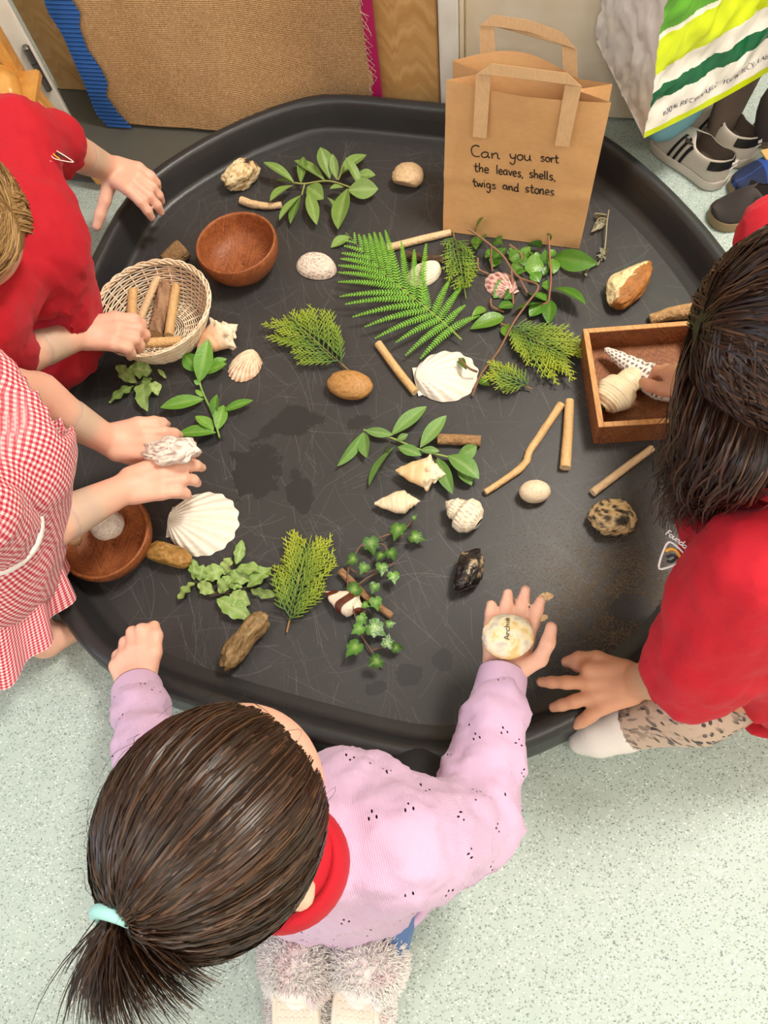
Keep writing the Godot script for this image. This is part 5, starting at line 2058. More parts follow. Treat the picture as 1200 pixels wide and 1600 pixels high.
func bowl(called: String, label: String, c: Vector3, r: float, h: float) -> Node3D:
	var o := thing(called, label, "bowl", Vector3(c.x, FLOOR, c.z))
	var b := Buf.new()
	add_lathe(b, o.position, [[r * 0.02, 0.0], [r * 0.52, 0.0], [r * 0.60, 0.002], [r * 0.80, h * 0.22], [r * 0.95, h * 0.5], [r, h * 0.78], [r * 0.992, h * 0.96], [r * 0.97, h], [r * 0.935, h * 0.985], [r * 0.915, h * 0.93], [r * 0.90, h * 0.7], [r * 0.84, h * 0.45], [r * 0.70, h * 0.24], [r * 0.4, h * 0.15], [r * 0.02, h * 0.13]], 56)
	part(b, "bowl_body", mats.acacia, o)
	return o


func bowls_and_boxes() -> void:
	bowl("wooden_bowl", "deep round brown wooden bowl standing empty near the flint", at(370, 384, 0.060), 0.0715, 0.062)
	bowl("wooden_bowl", "shallow brown wooden bowl with a white stone under the gingham child's arm", at(164, 838, 0.045), 0.0705, 0.048)
	# wicker basket
	var c := at(239, 484, 0.068)
	c.y = FLOOR
	var o := thing("wicker_basket", "round pale wicker basket of sticks at the left of the tray", "basket", c)
	var pale := [lin(244, 226, 200), lin(236, 214, 184), lin(228, 202, 170), lin(248, 234, 212)]
	var prof := func(t: float) -> Vector2:   # along the wall from the middle of the base to the brim
		if t < 0.5:
			return Vector2(0.004 + 0.064 * t / 0.5, 0.003)
		var q := (t - 0.5) / 0.5
		return Vector2(0.068 + 0.030 * q, 0.003 + 0.060 * pow(q, 1.15))
	var stakes := 26
	var rings := 34
	for i in rings:
		var t := 0.04 + 0.95 * i / (rings - 1.0)
		var p: Vector2 = prof.call(t)
		var pts := []
		var n := clampi(int(p.x * 900.0) + 12, 14, 78)
		var st := stakes if p.x > 0.03 else 13
		for k in n + 1:
			var a := TAU * k / n
			var w := 0.0011 * cos(a * st * 0.5 + PI * i)
			var q := p.x + (w if t > 0.5 else 0.0)
			pts.append(c + Vector3(cos(a) * q, p.y + (w if t <= 0.5 else 0.0) + 0.0015, sin(a) * q))
		var b := Buf.new()
		add_tube(b, pts, [0.00125], 5, pale[i % 4], false)
		part(b, "weaver", mats.wicker, o)
	for k in stakes:
		var a := TAU * k / stakes
		var pts := []
		for i in 10:
			var p: Vector2 = prof.call(0.25 + 0.75 * i / 9.0)
			pts.append(c + Vector3(cos(a) * p.x, p.y + 0.001, sin(a) * p.x))
		# bent over into the next stakes to close the brim
		for i in 6:
			var a2 := a + (i + 1) * 0.075
			pts.append(c + Vector3(cos(a2) * (0.0985 + 0.003 * sin(i * 0.6)), 0.063 + 0.0065 * sin((i + 1) * PI / 6.5), sin(a2) * (0.0985 + 0.003 * sin(i * 0.6))))
		var b := Buf.new()
		add_tube(b, pts, [0.0014], 5, pale[(k * 3) % 4], true)
		part(b, "stake", mats.wicker, o)
	for s in 3:
		var b := Buf.new()
		var pts := []
		for k in 91:
			var a := TAU * k / 90
			var w := a * 14.0 + s * TAU / 3.0
			pts.append(c + Vector3(cos(a), 0, sin(a)) * (0.0975 + 0.0028 * cos(w)) + Vector3(0, 0.066 + 0.0026 * sin(w), 0))
		add_tube(b, pts, [0.0017], 6, pale[s], false)
		part(b, "brim_strand", mats.wicker, o)
	# open wooden box
	var y0 := FLOOR
	var h := 0.050
	var tl := at(911, 514, y0 + h)
	var tr := at(1083, 501, y0 + h)
	var bl := at(920, 668, y0 + h)
	var ex := (tr - tl).normalized()
	var ez := (bl - tl)
	ez = (ez - ex * ez.dot(ex)).normalized()
	var w := (tr - tl).length() + 0.004
	var d := (bl - tl).length()
	var mid := tl + ex * w * 0.5 + ez * d * 0.5
	mid.y = y0
	o = thing("wooden_box", "open square wooden box with two large shells in it", "box", mid)
	var up := Vector3.UP
	var b := Buf.new()
	add_box(b, mid + up * 0.004, ex, up, ez, Vector3(w * 0.5 - 0.008, 0.004, d * 0.5 - 0.008), 0.0005)
	part(b, "base", mats.box_wood, o)
	for s in [-1.0, 1.0]:
		b = Buf.new()
		add_box(b, mid + ex * s * (w * 0.5 - 0.004) + up * (h - 0.001) * 0.5, ex, up, ez, Vector3(0.004, (h - 0.001) * 0.5, d * 0.5), 0.0012)
		part(b, "side_board", mats.box_wood, o)
		b = Buf.new()
		add_box(b, mid + ez * s * (d * 0.5 - 0.004) + up * (h - 0.001) * 0.5, ex, up, ez, Vector3(w * 0.5 - 0.0082, (h - 0.001) * 0.5, 0.004), 0.0012)
		part(b, "side_board", mats.box_wood, o)
		b = Buf.new()
		add_box(b, mid + ex * s * (w * 0.5 - 0.004) + up * (h - 0.0004), ex, up, ez, Vector3(0.0041, 0.0009, d * 0.5), 0.0005)
		part(b, "sawn_edge", mats.box_edge, o)
		b = Buf.new()
		add_box(b, mid + ez * s * (d * 0.5 - 0.004) + up * (h - 0.0004), ex, up, ez, Vector3(w * 0.5 - 0.0082, 0.0009, 0.0041), 0.0005)
		part(b, "sawn_edge", mats.box_edge, o)


# ---------------------------------------------------------------- stones
# a stone lying with its long axis between two surveyed points; wid is its breadth, h its height
func add_stone(b: Buf, p0: Vector3, p1: Vector3, wid: float, h: float, sd: int, amp: float, facets: int, colour: Callable, lift := 0.0, freq := 2.0, waist := 0.0) -> Vector3:
	var c := (p0 + p1) * 0.5
	c.y = lift + h * 0.5
	var x := p1 - p0
	x.y = 0
	var a := x.length() * 0.5
	x = x.normalized()
	var z := x.cross(Vector3.UP)
	var r := RandomNumberGenerator.new()
	r.seed = sd
	var planes := []
	for i in facets:
		planes.append([Vector3(r.randfn(), r.randfn() * 0.8, r.randfn()).normalized(), r.randf_range(0.62, 0.85)])
	var rows := 34
	var cols := 46
	var base := b.v.size()
	for i in rows:
		var t := PI * i / (rows - 1.0)
		for k in cols:
			var q := TAU * k / cols
			var d := Vector3(sin(t) * cos(q), cos(t), sin(t) * sin(q))
			var n := noise.get_noise_3dv(d * freq + Vector3(sd, 0, 0)) * amp + noise.get_noise_3dv(d * freq * 3.0 + Vector3(0, sd, 0)) * amp * 0.35
			var rad := 1.0 + n
			for pl in planes:
				var dn: float = d.dot(pl[0])
				if dn > 0.05:
					rad = minf(rad, (pl[1] + n * 0.25) / dn)
			var e := d * rad
			var py := maxf(e.y, -0.82)
			b.add(c + x * e.x * a + Vector3.UP * py * h * 0.5 / 0.91 + z * e.z * wid * 0.5 * (1.0 - waist * exp(-pow((e.x - 0.05) / 0.36, 2.0))), colour.call(e, d))
	b.grid(base, rows, cols, true)
	return c


func mottle(cols: Array, freq: float, sharp: float, sd: float) -> Callable:
	return func(e: Vector3, _d: Vector3) -> Color:
		var n := noise.get_noise_3dv(e * freq + Vector3.ONE * sd) * sharp + 0.5
		var m := noise.get_noise_3dv(e * freq * 4.0 + Vector3.ONE * sd * 2.0) * sharp * 0.22
		var t := clampf(n + m, 0.0, 0.9999) * (cols.size() - 1)
		var i := int(t)
		return cols[i].lerp(cols[i + 1], t - i)


# one colour on one long side, another on the other, with a ragged border
func halves(cols: Array, sd: float) -> Callable:
	return func(e: Vector3, _d: Vector3) -> Color:
		var n := noise.get_noise_3dv(e * 1.6 + Vector3.ONE * sd)
		var m := noise.get_noise_3dv(e * 6.0 + Vector3.ONE * sd)
		if e.z + n * 0.35 > 0.05:
			return cols[0].lerp(cols[1], clampf(0.5 + n * 1.5 + m, 0.0, 1.0))
		return cols[3].lerp(cols[2], clampf(0.5 + m * 1.5, 0.0, 1.0)).lerp(cols[4], clampf((m - 0.28) * 6.0, 0.0, 0.8))


func stone(called: String, label: String, a: Array, e: Array, wpx: float, h: float, sd: int, amp: float, facets: int, cols: Array, freq: float, sharp: float, mat := "stone", lift := FLOOR, waist := 0.0) -> void:
	var p0 := at(a[0], a[1], lift + h * 0.5)
	var p1 := at(e[0], e[1], lift + h * 0.5)
	var wid := wpx * (p0 - Vector3(0, CAM_H, 0)).length() / FOCAL * 0.97
	var b := Buf.new()
	var c := add_stone(b, p0, p1, wid, h, sd, amp, facets, halves(cols, sd) if freq < 0.8 else mottle(cols, freq, sharp, sd), lift, 2.0, waist)
	single(b, called, mats[mat], Vector3(c.x, lift, c.z), label, "pebble" if called == "pebble" else "stone")


func stones() -> void:
	var cream := lin(226, 204, 160)
	var tan := lin(196, 160, 108)
	var brown := lin(142, 92, 42)
	var dark := lin(46, 38, 32)
	stone("flint_stone", "knobbly cream and brown flint beside the leafy sprig at the top", [352, 290], [400, 256], 50, 0.042, 11, 0.20, 8, [dark, tan, cream, cream, lin(238, 222, 186), tan], 1.3, 1.3, "rough_stone")
	stone("pebble", "smooth round pale beige pebble left of the paper bag", [613, 280], [662, 270], 46, 0.034, 12, 0.07, 1, [lin(206, 172, 130), lin(220, 190, 150), lin(196, 164, 124)], 3.0, 1.4)
	stone("flint_stone", "long flint, half cream half orange brown, right of the paper bag", [948, 482], [1012, 408], 52, 0.034, 23, 0.16, 5, [lin(150, 94, 40), lin(172, 112, 54), lin(240, 220, 170), lin(232, 210, 160), lin(160, 104, 50)], 0.7, 1.9, "rough_stone")
	stone("pebble", "oval sandy brown pebble below the small conifer sprig", [512, 596], [582, 607], 50, 0.032, 14, 0.05, 1, [lin(176, 128, 72), lin(194, 146, 88), lin(164, 118, 66)], 3.0, 1.5)
	stone("flint_stone", "ochre brown angular flint touching the large scallop", [230, 858], [304, 876], 42, 0.030, 15, 0.18, 5, [lin(128, 96, 44), lin(176, 132, 64), lin(150, 108, 50), lin(190, 156, 98)], 1.4, 1.2, "rough_stone")
	stone("flint_stone", "grey brown waisted flint shaped like a bone near the tray edge", [350, 1044], [416, 955], 46, 0.040, 27, 0.22, 4, [lin(104, 78, 44), lin(150, 122, 80), lin(126, 100, 64), lin(168, 140, 98)], 1.2, 1.2, "rough_stone", FLOOR, 0.32)
	stone("flint_stone", "black glassy flint with a pale rough edge", [722, 926], [742, 854], 48, 0.036, 31, 0.22, 8, [lin(22, 20, 20), lin(34, 30, 28), lin(44, 40, 38), lin(60, 50, 42), lin(176, 156, 124)], 1.0, 1.25, "glossy_stone")
	stone("pebble", "egg shaped cream pebble below the kinked twig", [811, 770], [860, 766], 38, 0.029, 18, 0.03, 0, [lin(226, 204, 172), lin(234, 216, 188), lin(220, 196, 162)], 3.0, 1.4)
	stone("flint_stone", "buff flint mottled with dark ringed hollows at the right", [922, 796], [993, 818], 60, 0.036, 33, 0.20, 3, [dark, lin(108, 92, 74), lin(206, 178, 132), lin(220, 190, 142), lin(200, 168, 120), lin(70, 60, 50)], 1.2, 1.35, "rough_stone")
	stone("pebble", "white marbled stone lying in the shallow wooden bowl", [142, 826], [194, 816], 46, 0.032, 21, 0.08, 1, [lin(236, 226, 214), lin(206, 192, 178), lin(240, 232, 222)], 4.0, 1.6, "stone", FLOOR + 0.009)
	stone("pebble", "small tan stone at the left in the shallow wooden bowl", [98, 846], [128, 838], 26, 0.020, 22, 0.12, 1, [lin(190, 158, 122), lin(160, 124, 90)], 4.0, 1.6, "stone", FLOOR + 0.009)
	# the stone in the kneeling child's hand, a name pencilled on it
	var lift := 0.160
	var p0 := at(754, 1002, lift + 0.012)
	var p1 := at(833, 986, lift + 0.012)
	var b := Buf.new()
	var c := add_stone(b, p0, p1, 0.052, 0.024, 41, 0.07, 0, mottle([lin(206, 196, 180), lin(236, 226, 204), lin(238, 222, 180), lin(222, 190, 120)], 1.3, 1.3, 3.0), lift)
	var o := thing("named_stone", "flat cream stone with a pencilled name on the lilac child's palm", "stone", Vector3(c.x, lift, c.z))
	part(b, "pebble_body", mats.stone, o)
	b = Buf.new()
	var w := written_width("Archie")
	add_writing(b, "Archie", func(gx: float, gy: float) -> Vector3:
		var p := at(794.0 + gy * -4.6 + 2.0, 1000.0 - gx / w * 36.0, lift + 0.024)
		var q := p - c
		var y := sqrt(maxf(0.0, 1.0 - q.x * q.x / 0.0012 - q.z * q.z / 0.0009)) * 0.0132
		return Vector3(p.x, c.y + y + 0.0008, p.z), 0.0005, Vector3.UP)
	part(b, "pencilled_name", mats.pencil, o, "name Archie pencilled on the stone")


# ---------------------------------------------------------------- shells
# a fan: hinge and far edge surveyed, ribs radiating; rings draws growth lines
func add_fan(b: Buf, hinge: Vector3, far: Vector3, wid: float, dome: float, ribs: int, rib_h: float, rings: float, colour: Callable, ears := 0.0, lift := FLOOR) -> void:
	var f := far - hinge
	f.y = 0
	var L := f.length()
	f = f.normalized()
	var s := f.cross(Vector3.UP)
	var o := Vector3(hinge.x, lift, hinge.z)
	var rows := 26
	var cols := maxi(ribs * 8, 60) + 1
	var base := b.v.size()
	for i in rows:
		var r := i / (rows - 1.0)
		for k in cols:
			var th := (k / (cols - 1.0) * 2.0 - 1.0) * 1.32
			# polar distance to an ellipse that the hinge lies on
			var R := 2.0 * cos(th) / (cos(th) * cos(th) + pow(sin(th) / (wid / L * 1.06), 2.0)) * 0.5
			R = maxf(R, 0.30)
			var rib := cos(th / 1.32 * ribs * PI) if ribs > 0 else 0.0
			var rr := r * (1.0 + 0.018 * rib * r * (1.0 if ribs > 0 else 0.0))
			var p := o + (f * cos(th) + s * sin(th)) * R * L * rr
			var y := dome * (pow(sin(PI * pow(r * 0.93 + 0.07, 0.62)), 0.75)) * (0.35 + 0.65 * pow(cos(th * 0.9), 0.5))
			y += rib_h * rib * pow(r, 0.7) * (1.0 - 0.6 * pow(r, 8.0))
			if rings > 0.0:
				y += 0.0004 * sin(r * rings)
			p.y += maxf(y, 0.0) + 0.0012
			b.add(p, colour.call(r, th, rib))
	b.grid(base, rows, cols)
	if ears > 0.0:
		for sd in [-1.0, 1.0]:
			var i0 := b.v.size()
			var q := [[0.0, -0.02], [ears, -0.01], [ears * 0.92, 0.12], [ears * 0.55, 0.22], [0.0, 0.16]]
			for e in q:
				b.add(o + s * sd * e[0] * L + f * e[1] * L + Vector3.UP * (0.003 + dome * 0.25 * (1.0 - e[0] / ears)), colour.call(0.15, 0.0, 0.3))
			for k in [[0, 1, 2], [0, 2, 3], [0, 3, 4]]:
				if sd < 0:
					b.tri(i0 + k[0], i0 + k[1], i0 + k[2])
				else:
					b.tri(i0 + k[0], i0 + k[2], i0 + k[1])


# a clam: a low dome whose beak sits near the hinge, growth lines round the beak
func add_clam(b: Buf, hinge: Vector3, far: Vector3, wid: float, dome: float, rings: float, colour: Callable, lift := FLOOR) -> void:
	var f := far - hinge
	f.y = 0
	var L := f.length()
	f = f.normalized()
	var s := f.cross(Vector3.UP)
	var o := Vector3(hinge.x, lift + 0.001, hinge.z)
	var rows := 30
	var cols := 64
	var base := b.v.size()
	for i in rows:
		var r := i / (rows - 1.0)
		for k in cols:
			var a := TAU * k / cols
			var e := Vector2(0.5 + 0.5 * cos(a), 0.5 * sin(a) * wid / L * (1.0 + 0.12 * cos(a)))
			var q := Vector2(0.14, 0.0).lerp(e, r)
			var y := dome * pow(maxf(0.0, 1.0 - pow(r, 2.3)), 0.55) + 0.0007 * sin(r * rings) * smoothstep(0.1, 0.4, r)
			b.add(o + f * q.x * L + s * q.y * L + Vector3.UP * maxf(y, 0.0), colour.call(r, a, 0.0))
	b.grid(base, rows, cols, true)


# a spindle-shaped sea snail lying on its side: siphon end p0, apex p1; prof = [[along, radius], ...]
func add_spindle(b: Buf, p0: Vector3, p1: Vector3, prof: Array, shoulder: float, whorls: float, knobs: int, knob_h: float, lip: float, lipdir: Vector3, colour: Callable, lift := FLOOR, ribs := 0, rib_h := 0.0) -> void:
	var ax := p1 - p0
	ax.y = 0
	var L := ax.length()
	ax = ax.normalized()
	var s := ax.cross(Vector3.UP)
	var rmax := 0.0
	for q in prof:
		rmax = maxf(rmax, q[1])
	var o := Vector3(p0.x, lift + rmax * L * 0.80, p0.z)
	var rows := 90
	var cols := 64
	var base := b.v.size()
	for i in rows:
		var t := i / (rows - 1.0)
		var r := 0.0
		for k in prof.size() - 1:
			if t >= prof[k][0] and t <= prof[k + 1][0]:
				var w: float = (t - prof[k][0]) / (prof[k + 1][0] - prof[k][0])
				r = lerpf(prof[k][1], prof[k + 1][1], smoothstep(0.0, 1.0, w) * 0.6 + w * 0.4)
		for k in cols:
			var a := TAU * k / cols
			var rr := r
			if t > shoulder - 0.05:
				var ph := fposmod((t - shoulder) / (1.0 - shoulder) * whorls + a / TAU, 1.0)
				rr *= 1.0 + 0.16 * (0.5 - ph) * smoothstep(shoulder - 0.05, shoulder + 0.05, t)
			if knobs > 0:
				var kn := pow(maxf(0.0, cos(a * knobs)), 3.0)
				rr += knob_h * kn * exp(-pow((t - shoulder) / 0.05, 2.0)) + knob_h * 0.45 * pow(maxf(0.0, cos(a * knobs + 1.0)), 3.0) * exp(-pow((t - lerpf(shoulder, 1.0, 0.45)) / 0.035, 2.0))
			if ribs > 0:
				rr += rib_h * sin(a * ribs) * r / rmax
			var d := s * cos(a) + Vector3.UP * sin(a)
			if lip > 0.0 and t < shoulder + 0.04:
				rr += lip * pow(maxf(0.0, d.dot(lipdir)), 6.0) * sin(PI * clampf(t / (shoulder + 0.04), 0.0, 1.0))
			var p := o + ax * t * L + Vector3(d.x, d.y * 0.8, d.z) * rr * L
			p.y = maxf(p.y, lift + 0.0005)
			b.add(p, colour.call(t, a))
	b.grid(base, rows, cols, true)


func shell(b: Buf, called: String, label: String, where: Vector3, mat := "shell") -> void:
	single(b, called, mats[mat], Vector3(where.x, where.y, where.z), label, "shell")


func shells() -> void:
	var white := lin(242, 236, 224)
	var cream := lin(240, 222, 190)
	var fan_white := func(r: float, th: float, rib: float) -> Color:
		return white.lerp(lin(226, 212, 190), clampf(0.25 - rib * 0.25 + noise.get_noise_2d(r * 20.0, th * 3.0) * 0.25, 0.0, 1.0))
	var b := Buf.new()
	add_fan(b, at(266, 816, 0.01), at(372, 820, 0.01), 0.100, 0.020, 13, 0.0013, 50.0, fan_white, 0.24)
	shell(b, "scallop_shell", "large white scallop shell beside the ochre flint", at(266, 816, FLOOR), "chalky_shell")
	b = Buf.new()
	add_fan(b, at(650, 597, 0.01), at(746, 578, 0.01), 0.092, 0.020, 11, 0.0014, 40.0, fan_white, 0.28)
	shell(b, "scallop_shell", "white scallop shell under the fern tip, a twig across it", at(650, 597, FLOOR), "chalky_shell")
	b = Buf.new()
	add_fan(b, at(800, 462, 0.01), at(766, 428, 0.01), 0.048, 0.012, 12, 0.0010, 30.0, func(r: float, th: float, rib: float) -> Color:
		return lin(232, 196, 184).lerp(lin(150, 78, 78), clampf(0.4 - rib * 0.35 + 0.5 * sin(r * 24.0) * 0.4 + noise.get_noise_2d(r * 6.0, th * 4.0), 0.0, 1.0)), 0.25)
	shell(b, "scallop_shell", "small pink banded scallop under the honeysuckle stems", at(800, 462, FLOOR))
	b = Buf.new()
	add_fan(b, at(403, 556, 0.01), at(362, 592, 0.01), 0.050, 0.020, 18, 0.0011, 0.0, func(r: float, th: float, rib: float) -> Color:
		return lin(240, 224, 196).lerp(lin(190, 112, 58), clampf(0.2 - rib * 0.3 + smoothstep(0.75, 1.0, r) * 0.5 * (0.5 + 0.5 * sin(th * 40.0)) + noise.get_noise_2d(r * 5.0, th * 3.0) * 0.6, 0.0, 1.0)))
	shell(b, "cockle_shell", "ribbed cream and orange cockle shell below the spiky conch", at(403, 556, FLOOR))
	b = Buf.new()
	add_clam(b, at(524, 428, 0.01), at(466, 406, 0.01), 0.056, 0.020, 70.0, func(r: float, th: float, _rib: float) -> Color:
		var n := noise.get_noise_2d(r * 14.0, th * 9.0)
		return lin(236, 222, 208).lerp(lin(150, 110, 92), clampf((n - 0.12) * 5.0, 0.0, 0.85)))
	shell(b, "clam_shell", "cream clam shell speckled with brown right of the deep bowl", at(520, 432, FLOOR), "chalky_shell")
	b = Buf.new()
	add_clam(b, at(688, 418, 0.01), at(637, 442, 0.01), 0.047, 0.018, 46.0, func(r: float, th: float, _rib: float) -> Color:
		return lin(244, 234, 212).lerp(lin(206, 184, 150), clampf(0.5 * maxf(0.0, sin(r * 46.0)) + noise.get_noise_2d(r * 8.0, th * 4.0) * 0.4, 0.0, 0.8)))
	shell(b, "clam_shell", "plain white clam shell half covered by the fern", at(684, 420, FLOOR), "chalky_shell")
	# spiky conchs
	var conch := [[0.0, 0.02], [0.12, 0.10], [0.35, 0.22], [0.58, 0.30], [0.66, 0.31], [0.76, 0.20], [0.88, 0.10], [1.0, 0.005]]
	b = Buf.new()
	add_spindle(b, at(310, 556, 0.02), at(374, 512, 0.02), conch, 0.64, 3.0, 7, 0.15, 0.10, Vector3(-0.6, 0.3, -0.5).normalized(), func(t: float, a: float) -> Color:
		return lin(226, 176, 136).lerp(lin(246, 230, 204), clampf(smoothstep(0.3, 0.75, t) + noise.get_noise_2d(t * 8.0, a) * 0.5, 0.0, 1.0)))
	shell(b, "conch_shell", "peach and cream spiky conch shell tucked beside the basket", at(342, 534, FLOOR))
	b = Buf.new()
	add_spindle(b, at(619, 738, 0.02), at(697, 744, 0.02), conch, 0.66, 3.0, 9, 0.10, 0.08, Vector3(0.1, 0.4, 0.9).normalized(), func(t: float, a: float) -> Color:
		return lin(236, 200, 150).lerp(lin(246, 230, 200), clampf(smoothstep(0.4, 0.8, t) + noise.get_noise_2d(t * 8.0, a) * 0.6, 0.0, 1.0)))
	shell(b, "conch_shell", "cream knobbly conch shell below the leafy sprig mid tray", at(658, 741, FLOOR))
	b = Buf.new()
	add_spindle(b, at(586, 790, 0.015), at(657, 786, 0.015), [[0.0, 0.03], [0.2, 0.13], [0.5, 0.25], [0.66, 0.265], [0.76, 0.17], [0.88, 0.09], [1.0, 0.005]], 0.70, 3.5, 0, 0.0, 0.03, Vector3(0, 0.4, 0.9).normalized(), func(t: float, a: float) -> Color:
		return lin(234, 206, 164).lerp(lin(246, 230, 204), 0.5 + noise.get_noise_2d(t * 14.0, a * 0.5)))
	shell(b, "whelk_shell", "smooth cream spindle shell left of the turban shell", at(622, 788, FLOOR))
	b = Buf.new()
	add_spindle(b, at(510, 928, 0.015), at(572, 958, 0.015), [[0.0, 0.03], [0.2, 0.14], [0.5, 0.26], [0.68, 0.27], [0.8, 0.15], [1.0, 0.01]], 0.72, 3.0, 6, 0.02, 0.06, Vector3(-0.2, 0.3, 0.9).normalized(), func(t: float, a: float) -> Color:
		var n := sin(t * 15.0 + 1.2 * sin(a * 2.0))
		return lin(240, 222, 200).lerp(lin(92, 44, 28), smoothstep(-0.1, 0.35, n)))
	shell(b, "volute_shell", "brown and white banded shell under the ivy", at(540, 945, FLOOR))
	# turban: a coil seen from above
	b = Buf.new()
	add_spindle(b, at(748, 822, 0.02), at(697, 788, 0.02), [[0.0, 0.16], [0.12, 0.36], [0.3, 0.46], [0.48, 0.44], [0.58, 0.30], [0.64, 0.29], [0.76, 0.26], [0.88, 0.15], [1.0, 0.02]], 0.54, 1.8, 0, 0.0, 0.10, Vector3(0.3, 0.3, 0.8).normalized(), func(t: float, a: float) -> Color:
		return lin(242, 230, 206).lerp(lin(140, 108, 78), clampf((sin(a * 22.0 + t * 9.0) - 0.35) * 0.9 + noise.get_noise_2d(t * 14.0, a * 2.0) * 0.8, 0.0, 0.75)), FLOOR, 22, 0.012)
	shell(b, "turban_shell", "plump coiled cream turban shell with fine brown lines", at(722, 806, FLOOR), "chalky_shell")
	# in the wooden box
	b = Buf.new()
	add_spindle(b, at(1072, 632, 0.03), at(943, 548, 0.03), [[0.0, 0.02], [0.10, 0.09], [0.28, 0.165], [0.42, 0.165], [0.60, 0.115], [0.8, 0.075], [0.97, 0.035], [1.0, 0.003]], 0.40, 6.0, 0, 0.0, 0.03, Vector3(-0.4, 0.3, 0.7).normalized(), func(t: float, a: float) -> Color:
		var q := Vector2(t * 20.0, a * 1.91)
		var e := Vector2(fposmod(q.x + 0.5 * floorf(q.y), 1.0) - 0.5, fposmod(q.y, 1.0) - 0.5)
		var spot := 1.0 if e.length() < 0.30 + 0.12 * noise.get_noise_2d(floorf(q.x) * 3.7, floorf(q.y) * 9.1) and t > 0.2 else 0.0
		return lin(240, 230, 220).lerp(lin(92, 62, 54), spot * 0.9), FLOOR + 0.009)
	shell(b, "auger_shell", "long white spire shell with dark spots lying in the wooden box", at(1008, 590, FLOOR + 0.009))
	b = Buf.new()
	add_spindle(b, at(937, 642, 0.03), at(1000, 584, 0.03), [[0.0, 0.10], [0.12, 0.24], [0.32, 0.33], [0.5, 0.30], [0.60, 0.21], [0.66, 0.21], [0.76, 0.21], [0.86, 0.14], [0.9, 0.13], [0.97, 0.07], [1.0, 0.01]], 0.70, 1.2, 0, 0.0, 0.05, Vector3(-0.5, 0.4, 0.5).normalized(), func(t: float, a: float) -> Color:
		return lin(244, 228, 192).lerp(lin(176, 118, 62), clampf(0.34 * sin((t + 0.02 * sin(a)) * 130.0) + smoothstep(0.22, 0.0, t) * 0.6 + noise.get_noise_2d(t * 10.0, a) * 0.4, 0.0, 0.85)), FLOOR + 0.009)
	shell(b, "whelk_shell", "plump ribbed cream and tan whelk in the corner of the wooden box", at(962, 618, FLOOR + 0.009))
	# oyster held by the child in gingham
	b = Buf.new()
	var oc := at(268, 704, 0.136)
	var rows := 22
	var cols := 40
	for i in rows:
		var t := PI * i / (rows - 1.0)
		for k in cols:
			var a := TAU * k / cols
			var d := Vector3(sin(t) * cos(a), cos(t), sin(t) * sin(a))
			var fr := 1.0 + 0.10 * sin(a * 7.0) * sin(t) + 0.22 * noise.get_noise_3dv(d * 3.0)
			var lay := 0.05 * sin(t * 26.0 + 3.0 * noise.get_noise_2d(a, 1.0))
			var col := lin(244, 234, 222).lerp(lin(150, 116, 112), clampf(0.1 + 0.6 * sin(t * 22.0 + 4.0 * noise.get_noise_3dv(d * 2.0)) + noise.get_noise_3dv(d * 6.0), 0.0, 1.0))
			b.add(oc + Vector3(d.x * 0.038, d.y * 0.012, d.z * 0.022) * (fr + lay) + Vector3(0, 0, 0.2) * d.x * 0.03, col)
	b.grid(0, rows, cols, true)
	single(b, "oyster_shell", mats.chalky_shell, oc, "layered white and grey oyster shell in the gingham child's hands", "shell")


# ---------------------------------------------------------------- sticks
func stick(called: String, label: String, pts: Array, r0: float, r1: float, cols: Array, mat := "peeled_wood", bump := 0.04, group := "") -> void:
	var w := []
	for q in pts:
		w.append(at(q[0], q[1], q[2] if q.size() > 2 else FLOOR + maxf(r0, r1)))
	w = smooth_path(w, 5)
	var b := Buf.new()
	var n := w.size()
	var base := 0
	var side := Vector3.ZERO
	var sides := 14
	var sd := float(hash(label) % 100)
	for i in n:
		var d: Vector3 = (w[mini(i + 1, n - 1)] - w[maxi(i - 1, 0)]).normalized()
		if i == 0:
			side = d.cross(Vector3.UP)
		side = (side - d * side.dot(d)).normalized()
		var up := side.cross(d)
		for k in sides:
			var a := TAU * k / sides
			var r := lerpf(r0, r1, i / (n - 1.0)) * (1.0 + bump * 2.0 * noise.get_noise_3d(i * 0.35, sin(a) + sd, cos(a)))
			var c: Color = cols[0].lerp(cols[1], clampf(0.5 + 1.1 * noise.get_noise_3d(i * 0.8 + sd, sin(a) * 2.0, cos(a) * 2.0), 0.0, 1.0))
			b.add(w[i] + side * cos(a) * r + up * sin(a) * r, c)
	b.grid(base, n, sides, true)
	for e in [0, n - 1]:
		var m := b.add(w[e], cols[2])
		var i0 := b.v.size()
		for k in sides:
			b.add(b.v[e * sides + k], cols[2])
		for k in sides:
			if e == 0:
				b.tri(m, i0 + (k + 1) % sides, i0 + k)
			else:
				b.tri(m, i0 + k, i0 + (k + 1) % sides)
	var mid: Vector3 = w[n / 2]
	single(b, called, mats[mat], Vector3(mid.x, mid.y - r0, mid.z), label, "stick", group)


